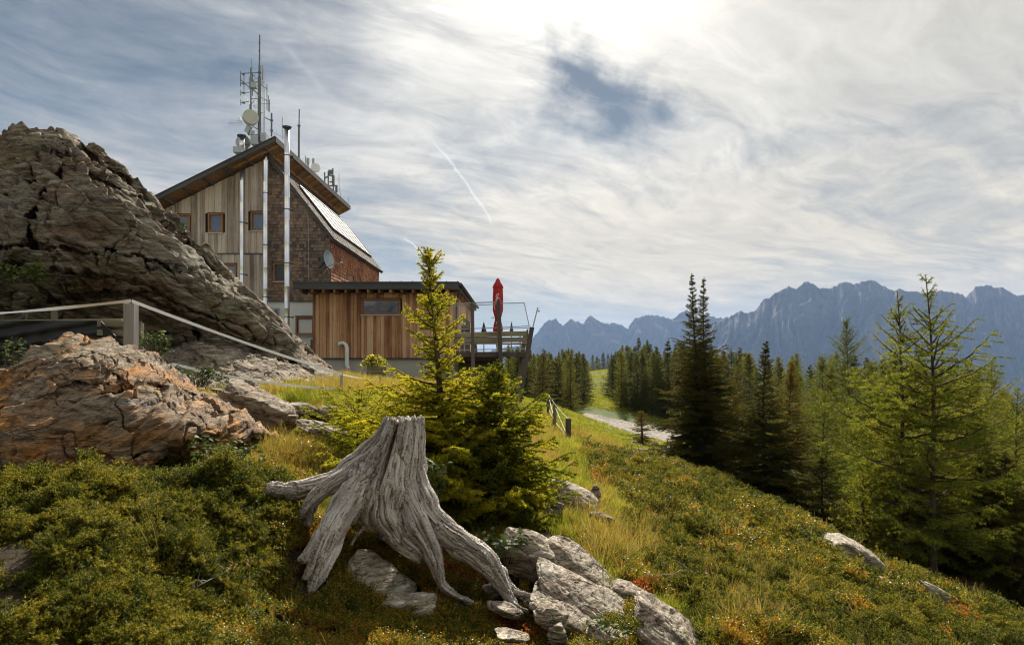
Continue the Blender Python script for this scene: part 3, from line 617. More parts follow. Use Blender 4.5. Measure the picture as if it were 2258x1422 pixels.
put_rock(745, 908, 8.6, 110, 28, 0.5, 'rock', 'flat pale ledge just behind the little spruce sprigs', M_slab, 35, (0, .15, 0), .02, 3)
put_rock(530, 868, 9.6, 130, 22, 0.7, 'rock', 'low flat bedrock ledge between crag and orange boulder', M_slab, 36, (0, .1, 0), .02, 3)
put_rock(588, 1052, 5.2, 52, 30, 0.2, 'rock', 'small pale stone above the broken left root of the stump', M_slab, 37, (0, .2, .4), .015, 6)
put_rock(1168, 1222, 4.75, 165, 125, 0.5, 'boulder', 'rounded grey boulder with lichen under the bushy spruce', M_grey, 38, (.2, .35, .2), .022, 3.5, 6, cat='boulder')
put_rock(1280, 1240, 4.75, 180, 36, 0.4, 'rock_slab', 'upper pointed slab of the pale stack beside the grey boulder', M_grey, 39, (.25, .62, 0), .012, 5, 6)
put_rock(1300, 1322, 4.3, 280, 36, 0.42, 'rock_slab', 'long tilted pale slab running down from the grey boulder', M_grey, 40, (.25, .52, 0), .013, 5, 6)
put_rock(1285, 1366, 4.1, 270, 28, 0.36, 'rock_slab', 'lower layer of the long tilted pale slab', M_grey, 41, (.25, .50, 0), .012, 5, 6)
put_rock(1488, 1388, 3.95, 215, 38, 0.36, 'rock_slab', 'cracked grey slab at the edge of the juniper mat', M_grey, 42, (.2, .62, 0), .016, 5, 6)
put_rock(1480, 1420, 3.8, 160, 45, 0.25, 'rock_slab', 'narrow grey slab at the foot of the cracked slab', M_grey, 43, (.2, .55, 0), .02, 5, 5)
put_rock(1213, 1365, 3.85, 88, 55, 0.18, 'rock', 'small knobbly stone with yellow lichen by the root tips', M_grey, 44, (.2, .3, .2), .014, 8, 6)
put_rock(1228, 1398, 3.75, 50, 60, 0.12, 'rock', 'dark shaded stone below the knobbly lichen stone', M_grey, 45, (.1, .2, .2), .012, 8)
put_rock(835, 1288, 4.15, 165, 62, 0.36, 'rock_slab', 'mossy grey slab tucked under the weathered tree stump', M_grey, 46, (.45, .42, 0), .015, 5, 6)
put_rock(1262, 1095, 7.0, 115, 46, 0.45, 'rock_slab', 'grey slab in the yellow grass right of the bushy spruce', M_grey, 47, (.2, .45, 0), .02, 4)
put_rock(1313, 1088, 7.3, 26, 38, 0.15, 'rock', 'small white stone at the edge of the red bilberries', M_slab, 48, (0, .2, 0), .01, 8)
put_rock(1222, 1128, 6.3, 52, 48, 0.2, 'rock', 'reddish stone at the lower right of the bushy spruce', M_slab, 49, (0, .4, .3), .012, 6)
put_rock(1888, 1232, 8.6, 170, 60, 0.6, 'rock_slab', 'grey slab showing through the juniper on the slope crest', M_grey, 50, (.1, .52, 0), .035, 3)
put_rock(1948, 1300, 7.3, 60, 55, 0.3, 'rock', 'small grey rock in juniper below the crest slab', M_grey, 51, (0, .6, 0), .02, 5)
put_rock(2070, 1322, 7.7, 130, 44, 0.4, 'rock_slab', 'dark flat slab near the larch trunks at the slope edge', M_grey, 52, (0, .5, 0), .025, 4)
put_rock(1300, 1195, 5.6, 50, 16, 0.2, 'rock', 'tiny pale stone in dry grass above the slabs', M_slab, 53, (0, .1, 0), .01, 8)
put_rock(1175, 1330, 4.2, 40, 30, 0.15, 'rock', 'little grey stone between root tips and long slab', M_grey, 54, (0, .3, 0), .01, 8)
put_rock(1095, 1300, 4.35, 90, 40, 0.2, 'rock', 'flat stone behind the red bilberries under the stump root', M_grey, 55, (0, -.2, 0), .01, 6)
put_rock(905, 1330, 3.9, 120, 30, 0.2, 'rock_slab', 'thin layered stone peeping out below the mossy slab', M_grey, 56, (.2, .1, 0), .012, 8)
for k, (px, D, w, h) in enumerate(((1452, 26, 46, 10), (1416, 22, 28, 12), (1432, 18, 40, 10), (1470, 27, 30, 14), (1395, 30, 26, 9), (1502, 24, 44, 14), (1368, 24, 24, 9), (1440, 30, 20, 8))):
    c = on_ground(px, D); kk = D / F
    rock('rock', 'pale stone lying in the heath below the gravel track', (c.x, c.y, c.z), (w * kk, w * kk * .8, h * kk * 2), M_slab, 60 + k, (0, 0, k), (0, 0, 1), .04, 2, 4, 12, 'stones in the heath below the track')
put_rock(1120, 1345, 4.0, 90, 30, 0.2, 'rock', 'flat pale stone among red leaves under the right root', M_grey, 71, (.1, .3, .2), .01, 7)
put_rock(1400, 1310, 4.6, 120, 30, 0.25, 'rock_slab', 'narrow pale slab above the cracked slab', M_grey, 72, (.1, .5, 0), .012, 6)
put_rock(1345, 1405, 3.85, 110, 34, 0.2, 'rock_slab', 'low pale slab at the bottom between the slab groups', M_grey, 73, (.1, .35, 0), .012, 6)
put_rock(1130, 1405, 3.7, 80, 26, 0.15, 'rock', 'flat broken stone at the bottom below the stump root', M_grey, 74, (.1, .15, .2), .012, 8)
put_rock(1330, 1140, 6.4, 60, 20, 0.25, 'rock', 'small flat stone in the yellow tussocks', M_slab, 75, (0, .3, 0), .01, 7)
R_ = random.Random(5)
for k in range(26):
    px = R_.uniform(930, 1260); py = R_.uniform(1335, 1420); h = hit(px, py)
    if h is None: continue
    s = R_.uniform(.02, .05)
    rock('stone', 'chip of pale stone scattered on the soil below the stump roots', (h[0], h[1], h[2] + s * .2), (s * 1.5, s * 1.3, s * .8), M_slab, 100 + k, (0, 0, k), (0, 0, 1), .003, 12, 3, 10, 'stone chips below the stump', 'stone')

# ------------------------------------------------------------------ the dead stump
def smooth_path(pts, n):
    p = np.array(pts, float); t = np.concatenate([[0], np.cumsum(np.linalg.norm(np.diff(p[:, :3], axis=0), axis=1))]); q = np.linspace(0, t[-1], n)
    out = np.stack([np.interp(q, t, p[:, j]) for j in range(p.shape[1])], 1)
    for _ in range(max(2, n // 12)): out[1:-1] = (out[:-2] + out[1:-1] * 2 + out[2:]) / 4
    return out
def build_stump():
    # each root: (px, py, distance, half width in px)
    roots = [
     [(918,922,4.52,16),(916,980,4.52,18),(912,1050,4.5,24),(915,1100,4.48,27),(945,1150,4.42,27),(985,1185,4.36,27),(1030,1210,4.32,25),(1070,1240,4.28,24),(1098,1275,4.24,17),(1118,1310,4.2,12),(1140,1345,4.16,10),(1152,1375,4.12,6)],
     [(908,926,4.50,17),(905,990,4.47,20),(895,1060,4.42,28),(895,1120,4.36,31),(925,1175,4.3,30),(955,1215,4.26,24),(962,1250,4.2,17),(968,1285,4.16,12),(995,1312,4.12,9),(1035,1330,4.08,5)],
     [(893,930,4.46,18),(885,1000,4.42,24),(865,1070,4.36,33),(855,1125,4.30,36),(870,1170,4.26,32),(905,1205,4.22,26),(940,1230,4.2,17)],
     [(880,928,4.46,17),(868,990,4.42,24),(840,1055,4.36,33),(815,1110,4.30,34),(812,1150,4.28,24),(830,1170,4.3,12)],
     [(872,930,4.48,16),(852,985,4.44,22),(818,1040,4.38,30),(782,1090,4.28,30),(755,1135,4.2,27),(738,1180,4.1,27),(722,1225,4.0,25),(702,1270,3.9,21),(686,1306,3.84,8)],
     [(780,1075,4.34,24),(748,1120,4.24,24),(725,1170,4.12,24),(700,1205,4.0,20),(664,1238,3.9,9)],
     [(862,928,4.54,14),(838,968,4.54,19),(800,1010,4.54,25),(755,1048,4.52,25),(710,1070,4.48,22),(660,1080,4.42,20),(622,1086,4.38,21),(596,1086,4.36,15)],
     [(838,1000,4.46,18),(790,1035,4.42,22),(740,1068,4.38,18),(706,1090,4.34,14),(684,1115,4.3,11),(668,1138,4.28,9),(650,1144,4.27,5)],
     [(700,1092,4.34,12),(686,1122,4.31,11),(680,1158,4.3,8)],
     [(1085,1250,4.27,14),(1112,1288,4.23,10),(1140,1305,4.2,8),(1178,1314,4.16,5),(1200,1322,4.14,3)],
     [(1060,1228,4.34,20),(1102,1262,4.3,15),(1125,1292,4.28,9)],
     [(806,1160,4.25,5),(790,1175,4.2,4),(772,1204,4.16,2.5)],
     [(925,925,4.58,14),(926,1000,4.6,16),(925,1080,4.62,18),(935,1130,4.6,16),(990,1170,4.5,14)],
     [(893,922,4.62,20),(893,1000,4.64,24),(880,1080,4.64,30),(860,1150,4.6,30),(850,1190,4.6,20)],
     [(868,925,4.6,14),(850,990,4.62,20),(810,1060,4.6,26),(780,1120,4.6,20)],
     [(800,1040,4.36,26),(790,1100,4.3,26),(775,1150,4.24,12)]]
    roots += [[(845,985,4.46,12),(818,1030,4.38,20),(785,1075,4.28,27),(755,1125,4.17,27),(722,1185,4.02,26),(700,1235,3.94,20),(676,1280,3.88,10)],
     [(820,1010,4.42,10),(775,1085,4.28,20),(738,1148,4.12,22),(700,1195,3.98,18),(678,1225,3.93,12)],
     [(918,1010,4.56,10),(922,1070,4.5,19),(938,1125,4.42,27),(975,1172,4.3,28),(1030,1205,4.24,27),(1075,1240,4.2,22),(1105,1280,4.16,13),(1128,1325,4.12,8),(1152,1362,4.08,5)],
     [(888,1050,4.42,12),(895,1105,4.33,22),(915,1160,4.25,27),(945,1205,4.17,23),(962,1255,4.12,14),(975,1298,4.1,8),(1010,1318,4.06,5),(1045,1328,4.04,3)],
     [(1090,1255,4.2,14),(1100,1300,4.14,9),(1130,1335,4.08,6),(1165,1350,4.05,3)],
     [(640,1082,4.38,18),(600,1076,4.34,16),(588,1080,4.33,14)]]
    roots += [[(880,960,4.46,12),(870,1010,4.40,26),(852,1080,4.31,38),(848,1140,4.26,38),(880,1185,4.24,28),(915,1215,4.24,18)],
     [(918,1000,4.54,10),(922,1060,4.46,24),(940,1125,4.39,34),(985,1178,4.32,33),(1030,1212,4.27,28),(1065,1235,4.25,20)],
     [(855,980,4.44,14),(825,1040,4.38,28),(790,1090,4.32,34),(765,1130,4.26,30),(745,1160,4.2,20)],
     [(1118,1318,4.13,8),(1135,1350,4.08,7),(1150,1385,4.04,5),(1158,1408,4.0,3)],[(1150,1312,4.2,6),(1185,1322,4.15,5),(1222,1338,4.1,3)],[(690,1300,3.87,9),(672,1322,3.83,5)],[(668,1138,4.28,8),(655,1150,4.26,6),(645,1150,4.25,4)]]
    mb = MB(2); curves = []
    for r in roots:
        q = smooth_path([tuple(P(a, b, D)) + (w * D / F,) for a, b, D, w in r], 46); rj = np.random.RandomState(len(curves) + 50); k_ = np.linspace(0, 1, 46); q[:, 3] *= 1 + .10 * np.sin(k_ * rj.uniform(9, 16) + rj.uniform(0, 6)) + .07 * np.sin(k_ * rj.uniform(20, 34) + rj.uniform(0, 6)); curves.append(q)
        pts = [Vector(p[:3]) for p in q]; rad = q[:, 3]; n = 14; vs = []; prev = None
        for i, p in enumerate(pts):
            d = (pts[min(i + 1, 45)] - pts[max(i - 1, 0)]).normalized()
            x = d.orthogonal().normalized() if prev is None else (prev - d * prev.dot(d)).normalized(); prev = x; y = d.cross(x)
            for k in range(n):
                a = 2 * math.pi * k / n; vs.append(p + (x * math.cos(a) + y * math.sin(a)) * float(rad[i]))
        fs = [(i * n + k, i * n + (k + 1) % n, (i + 1) * n + (k + 1) % n, (i + 1) * n + k) for i in range(45) for k in range(n)]
        fs += [tuple(range(n))[::-1], tuple(45 * n + k for k in range(n))]; mb.add(vs, fs)
    tmp = mb.build('tmp', None); md = tmp.modifiers.new('r', 'REMESH'); md.mode = 'VOXEL'; md.voxel_size = 0.0058; md.use_smooth_shade = True
    s = tmp.modifiers.new('s', 'SMOOTH'); s.factor = 0.6; s.iterations = 9
    dg = bpy.context.evaluated_depsgraph_get(); me = bpy.data.meshes.new_from_object(tmp.evaluated_get(dg)); bpy.data.objects.remove(tmp)
    n = len(me.vertices); v = np.empty(n * 3, np.float32); me.vertices.foreach_get('co', v); v = v.reshape(-1, 3).astype(float)
    best = np.full(n, 1e9); fl = np.zeros((n, 3)); 
    w_acc = np.zeros(n)
    for ci, q in enumerate(curves):
        c = q[:, :3]; d2 = ((v[:, None] - c[None]) ** 2).sum(2); k = d2.argmin(1); dist = np.sqrt(d2[np.arange(n), k]) / (q[k, 3] + .01)
        tan = np.gradient(c, axis=0); tan /= np.linalg.norm(tan, axis=1)[:, None]
        # carried frame
        fx = np.zeros_like(c); x = np.cross(tan[0], [0, 1, 0.0]); x /= np.linalg.norm(x)
        for j in range(len(c)): x = x - tan[j] * (x @ tan[j]); x /= np.linalg.norm(x); fx[j] = x
        fy = np.cross(tan, fx); o = v - c[k]; o = o / (q[k, 3:4] + .02) * 0.075
        seg = np.concatenate([[0], np.cumsum(np.linalg.norm(np.diff(c, axis=0), axis=1))])[k] + (o * 0).sum(1)
        f = np.stack([(o * fx[k]).sum(1) + ci * .01, (o * fy[k]).sum(1), seg], 1)
        m_ = dist < best; best[m_] = dist[m_]; fl[m_] = f[m_]
    nr = vnormals(me); top_z = P(0, 922, 4.5)[2]
    g = fl * np.array([1, 1, 0.035]) + np.array([0, 0, 1.0]) * 0
    wv = 0.008 * np.stack([fbm(v * 6, 2, 1), fbm(v * 6, 2, 2), v[:, 0] * 0], 1)
    a = fbm((g + wv) * np.array([38, 38, 38]), 3, 4, .55); b = fbm((g + wv) * np.array([95, 95, 60]), 3, 6, .6)
    crack = np.exp(-(np.abs(fbm((g + wv) * np.array([30, 30, 26]), 2, 8)) / 0.045) ** 2)
    crack2 = np.exp(-(np.abs(fbm((g + wv) * np.array([62, 62, 50]), 2, 12)) / 0.05) ** 2)
    d = 0.016 * fbm((g + wv) * np.array([15, 15, 10]), 2, 31) + 0.010 * a + 0.0045 * b - 0.020 * crack - 0.009 * crack2 + 0.006 * fbm(v * 9, 2, 3)
    v = v + nr * d[:, None]
    # the large split between the two halves of the trunk
    ppx, ppy = proj(v[:, 0], v[:, 1], v[:, 2])
    sx = np.interp(ppy, [915, 960, 1000, 1050, 1110], [876, 868, 856, 842, 822]); kk = np.exp(-((ppx - sx) / 4.0) ** 2) * np.clip((1100 - ppy) / 60, 0, 1) * (v[:, 1] < 4.5)
    v[:, 1] += kk * 0.09
    # broken top: jagged rim, hollow middle
    t = np.clip((v[:, 2] - (top_z - 0.05)) / 0.05, 0, 1); cxy = P(893, 922, 4.53)[:2]; rr = np.hypot(v[:, 0] - cxy[0], v[:, 1] - cxy[1])
    v[:, 2] += t * (0.026 * fbm(v * np.array([55, 55, 3]), 3, 9) - 0.10 * np.exp(-(rr / .05) ** 2))
    me.vertices.foreach_set('co', v.astype(np.float32).ravel()); me.update()
    at = me.attributes.new('flow', 'FLOAT_VECTOR', 'POINT'); at.data.foreach_set('vector', (fl + wv).astype(np.float32).ravel())
    m, nt = mat('weathered_grey_wood'); fa = nt.n('ShaderNodeAttribute', attribute_name='flow').outputs['Vector']; c = obj_co(nt)
    gr = nt.noise(nt.mapping(fa, scale=(70, 70, 2.4)), 1.0, 7, 0.68, 0.3); gr2 = nt.noise(nt.mapping(fa, scale=(210, 210, 6)), 1.0, 4, 0.7)
    big = nt.noise(c, 4.0, 4, 0.6)
    vv = nt.m('ADD', nt.m('ADD', nt.m('MULTIPLY', gr, 0.5), nt.m('MULTIPLY', gr2, 0.3)), nt.m('MULTIPLY', big, 0.3))
    col = nt.ramp(nt.rng(vv, 0.36, 0.72), [(0, (0.05, 0.04, 0.034)), (0.22, (0.26, 0.225, 0.19)), (0.5, (0.56, 0.51, 0.46)), (1, (0.80, 0.76, 0.71))])
    ck = nt.rng(nt.m('ABSOLUTE', nt.m('SUBTRACT', nt.noise(nt.mapping(fa, scale=(48, 48, 1.2), loc=(3, 1, 2)), 1.0, 3, 0.6), 0.5)), 0.0, 0.018)
    col = nt.mix(nt.m('MULTIPLY', nt.m('SUBTRACT', 1.0, ck), 0.85), col, (0.03, 0.022, 0.018))
    hole = nt.vor(nt.vm('ADD', nt.mapping(c, scale=(30, 30, 30)), nt.vm('MULTIPLY', nt.noise(c, 9, 2, out=1), (2, 2, 2))), 1.0)
    hm = nt.m('MULTIPLY', nt.rng(hole, 0.10, 0.16, 1, 0), nt.rng(nt.noise(c, 3, 2), 0.48, 0.55))
    col = nt.mix(hm, col, (0.012, 0.01, 0.01))
    col = nt.mix(nt.rng(nt.noise(nt.mapping(fa, scale=(16, 16, 2.0)), 1.0, 5, 0.65), 0.52, 0.66, 0, 0.62), col, (0.17, 0.125, 0.09))
    col = nt.mix(nt.rng(nt.noise(nt.vm('ADD', c, (3, 3, 3)), 5, 5, 0.7), 0.58, 0.72, 0, 0.4), col, (0.22, 0.19, 0.12))
    h = nt.m('ADD', nt.m('MULTIPLY', gr, 0.7), nt.m('ADD', nt.m('MULTIPLY', gr2, 0.4), nt.m('MULTIPLY', ck, 0.5)))
    finish(nt, col, 0.8, h, 0.8, 0.012, 0.25)
    me.polygons.foreach_set('use_smooth', np.ones(len(me.polygons), bool)); me.materials.clear()
    o = link('tree_stump', me, m); tag(o, 'weathered silver grey tree stump with sprawling roots in front of the bushy spruce', 'tree stump')
build_stump()

# ------------------------------------------------------------------ the hut
W_grey = wood('grey_boards', [(0.20, 0.15, 0.12), (0.44, 0.37, 0.32), (0.64, 0.57, 0.50), (0.66, 0.42, 0.26)], 16, 0.5)
W_orange = wood('larch_boards', [(0.17, 0.07, 0.035), (0.48, 0.25, 0.12), (0.68, 0.42, 0.25), (0.78, 0.58, 0.42)], 16, 0.5)
W_shg = wood('grey_shingles', [(0.05, 0.038, 0.032), (0.15, 0.11, 0.09), (0.25, 0.18, 0.14), (0.38, 0.21, 0.11)], 22, 1.6, False)
W_shr = wood('red_shingles', [(0.12, 0.045, 0.025), (0.30, 0.11, 0.05), (0.48, 0.20, 0.09), (0.58, 0.30, 0.16)], 22, 1.6, False)
W_roofsh = wood('roof_shingles', [(0.07, 0.055, 0.05), (0.16, 0.13, 0.11), (0.24, 0.19, 0.16)], 20, 1.6, False)
W_soffit = wood('soffit_boards', [(0.14, 0.07, 0.03), (0.34, 0.18, 0.08), (0.50, 0.29, 0.13)], 1.0, 9, True, axis='x')
W_beam = wood('dark_beam', [(0.05, 0.045, 0.042), (0.095, 0.085, 0.08), (0.15, 0.135, 0.125)], 0.8, 12, False, axis='y')
W_fascia = wood('fascia_board', [(0.06, 0.062, 0.068), (0.10, 0.10, 0.105), (0.15, 0.145, 0.145)], 14, 0.5, False, axis='x')
W_post = wood('deck_post', [(0.07, 0.055, 0.05), (0.15, 0.12, 0.105), (0.24, 0.20, 0.175)], 20, 0.6)
W_plank = wood('weathered_plank', [(0.13, 0.11, 0.07), (0.24, 0.215, 0.14), (0.36, 0.32, 0.23)], 12, 0.5, True, axis='x')
W_frame = plain('window_wood', (0.28, 0.13, 0.055), 0.6, var=0.3, scale=5)
M_plaster = plain('white_plaster', (0.74, 0.75, 0.76), 0.9, var=0.06, scale=0.8, bs=0.3)
M_plinth = plain('grey_plinth', (0.42, 0.39, 0.34), 0.9, var=0.12, scale=0.7, bs=0.3)
M_dark = plain('dark_metal', (0.06, 0.065, 0.065), 0.5, 0.4)
M_galv = plain('galvanised', (0.34, 0.36, 0.36), 0.45, 0.6)
M_mast = plain('mast_steel', (0.13, 0.145, 0.14), 0.55, 0.3)
M_white = plain('white_paint', (0.72, 0.72, 0.70), 0.5)
M_tape = plain('white_tape', (0.82, 0.82, 0.80), 0.7, var=0.05)
M_cloth = plain('black_sheeting', (0.022, 0.02, 0.02), 0.6, var=0.3)
def steel():
    m, nt = mat('polished_flue'); c = obj_co(nt); z = nt.sep(c)[2]
    n = nt.noise(nt.mapping(c, scale=(6, 6, 1.5)), 2, 4, .6)
    finish(nt, (0.78, 0.79, 0.83), 0.34, None, spec=0.5, metal=1.0); return m
M_steel = steel()
def glass_dark():
    m, nt = mat('window_glass'); c = obj_co(nt)
    finish(nt, (0.03, 0.07, 0.15), 0.04, nt.noise(c, 2.0, 2), 0.03, 0.02, 1.0); return m
M_glass = glass_dark()
def clear_glass():
    m, nt = mat('clear_glass'); b = nt.n('ShaderNodeBsdfGlossy'); b.inputs['Roughness'].default_value = 0.03
    t = nt.n('ShaderNodeBsdfTransparent'); t.inputs[0].default_value = (0.965, 0.985, 0.975, 1)
    ms = nt.n('ShaderNodeMixShader'); f = nt.n('ShaderNodeFresnel'); f.inputs[0].default_value = 1.45
    nt.t.links.new(nt.m('MULTIPLY', f.outputs[0], 0.7), ms.inputs[0]); nt.t.links.new(t.outputs[0], ms.inputs[1]); nt.t.links.new(b.outputs[0], ms.inputs[2])
    o = nt.n('ShaderNodeOutputMaterial'); nt.t.links.new(ms.outputs[0], o.inputs[0]); return m
M_clear = clear_glass()
hx = lambda px, D: (px - CX) / F * D
hz = lambda py, D: (CY - py) / F * D

def board_wall(x0, x1, y, z0, ztop, m, name, parent, holes=(), bw=0.155, seed=1, t=0.03, alt=0.022):
    """vertical boards on a front wall at y, ztop a function of x, holes (x0,x1,z0,z1) left open"""
    mb = MB(seed); R = random.Random(seed); x = x0; k = 0
    while x < x1 - 0.01:
        w = min(bw * R.uniform(.8, 1.2), x1 - x); xa, xb = x, x + w - 0.006; off = alt * (k % 2) + R.uniform(0, .004)
        segs = [(z0, None)]
        cuts = sorted([h for h in holes if h[0] < xb and h[1] > xa and h[2] > z0 + .05 and h[3] < ztop((xa + xb) / 2)], key=lambda h: h[2]); lo = z0
        def piece(a, b, ta=None, tb=None):
            za = ztop(xa) if b is None else b; zb = ztop(xb) if b is None else b
            mb.add([(xa, y - off, a), (xb, y - off, a), (xb, y - off, zb), (xa, y - off, za), (xa, y + t, a), (xb, y + t, a), (xb, y + t, zb), (xa, y + t, za)],
                   [(0, 1, 2, 3), (5, 4, 7, 6), (0, 4, 5, 1), (3, 2, 6, 7), (0, 3, 7, 4), (1, 5, 6, 2)], None)
        for h in cuts: piece(lo, h[2]); lo = h[3]
        piece(lo, None); x += w; k += 1
    return mb.build(name, m, parent)
def shingles(name, m, parent, O, U, W, N, ulen, wrange, wmax, seed, holes=(), sw=0.17, ex=0.165, clip=None):
    """overlapping shingles on a plane: origin O, U along the course, W up the wall, N outwards; wrange(row) gives (u0, u1)"""
    mb = MB(seed); R = random.Random(seed); O, U, W, N = map(Vector, (O, U, W, N)); row = 0; w = 0.0
    while w < wmax:
        u0, u1 = wrange(w); u = u0 - R.uniform(0, sw)
        while u < u1:
            s = sw * R.uniform(.6, 1.35); a, b = max(u, u0), min(u + s - 0.006, u1); u += s
            if b - a < 0.02: continue
            if any(h[0] < (a + b) / 2 < h[1] and h[2] < w + ex / 2 < h[3] for h in holes): continue
            j = R.uniform(-.012, .012); top = min(w + ex * 1.12, wmax + .02); t0 = 0.030 + R.uniform(0, .012)
            p = lambda uu, ww, nn: O + U * uu + W * ww + N * nn
            mb.add([p(a, w + j, t0), p(b, w + j, t0), p(b, top, 0.008), p(a, top, 0.008), p(a, w + j, 0), p(b, w + j, 0)],
                   [(0, 1, 2, 3), (0, 4, 5, 1), (1, 5, 2), (0, 3, 4)])
        w += ex; row += 1
    return mb.build(name, m, parent)
def window(parent, x0, x1, z0, z1, y, fr=0.07, deep=0.16, label=None, tilt=0.0, wide=False):
    f = MB(3)
    for a in ((x0, x0 + fr, z0, z1), (x1 - fr, x1, z0, z1), (x0 + fr, x1 - fr, z0, z0 + fr * .8), (x0 + fr, x1 - fr, z1 - fr, z1)): f.bb(a[0], a[1], y - 0.045, y + deep, a[2], a[3])
    fo = f.build('window', W_frame, parent, bevel=0.006)
    if label: fo['label'] = label
    s = MB(4); s.bb(x0 - 0.03, x1 + 0.03, y - 0.09, y + .02, z0 - 0.045, z0 - 0.004); s.build('sill', M_galv, fo)
    h = MB(5); h.bb(x0 - 0.03, x1 + 0.03, y - 0.07, y + .02, z1 + .004, z1 + 0.04); h.build('lintel', M_dark, fo)
    g = MB(6); a, b, c, d = x0 + fr, x1 - fr, z0 + fr * .8, z1 - fr
    sa = MB(7)
    for q in ((a, a + .045, c, d), (b - .045, b, c, d), (a + .045, b - .045, c, c + .045), (a + .045, b - .045, d - .045, d)): sa.bb(q[0], q[1], y + .045, y + .10, q[2], q[3])
    sa.build('sash', W_frame, fo)
    g.bb(a + .045, b - .045, y + .066, y + .078, c + .045, d - .045); g.build('pane', M_glass, fo)
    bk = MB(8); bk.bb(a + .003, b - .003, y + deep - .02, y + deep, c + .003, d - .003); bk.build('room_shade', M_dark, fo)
    return fo
def flue(parent, px, wpx, py0, py1, D, cap=False, cone=False):
    x = hx(px, D); r = wpx / 2 * D / F; z0, z1 = hz(py1, D), hz(py0, D); mb = MB(1)
    pts = [(x, D, z0)]; rad = [r]; L = 1.05; z = z0 + .35
    while z < z1 - .2:
        pts += [(x, D, z - .03), (x, D, z - .012), (x, D, z + .012), (x, D, z + .03)]; rad += [r, r * 1.07, r * 1.07, r]; z += L
    if cone: pts += [(x, D, z1 - .55), (x, D, z1)]; rad += [r, r * .35]
    else: pts.append((x, D, z1)); rad.append(r)
    mb.tube(pts, rad, 20); o = mb.build('flue_pipe', M_steel, parent, smooth=True)
    zz = z0 + 1.0
    while zz < z1 - .5:
        c = MB(2); c.tube([(x, D, zz - .02), (x, D, zz + .02)], r * 1.14, 16); c.bar((x + r, D + .02, zz), (x + r * 1.9, D + .18, zz - .04), .03, .03); c.box((x + r * 1.9, D + .1, zz), (.09, .06, .05)); zz += 2.55; c.build('pipe_clamp', M_dark, o)
    if cap:
        k = MB(3); k.tube([(x, D, z1 - .02), (x, D, z1 + .03), (x, D, z1 + .035)], [r * .8, r * .8, r * 1.5], 20); k.tube([(x, D, z1 + .10), (x, D, z1 + .13)], [r * 1.8, r * .9], 20); k.tube([(x, D, z1 + .04), (x, D, z1 + .10)], r * 1.4, 12)
        k.build('chimney_cap', M_dark, o)
    return o
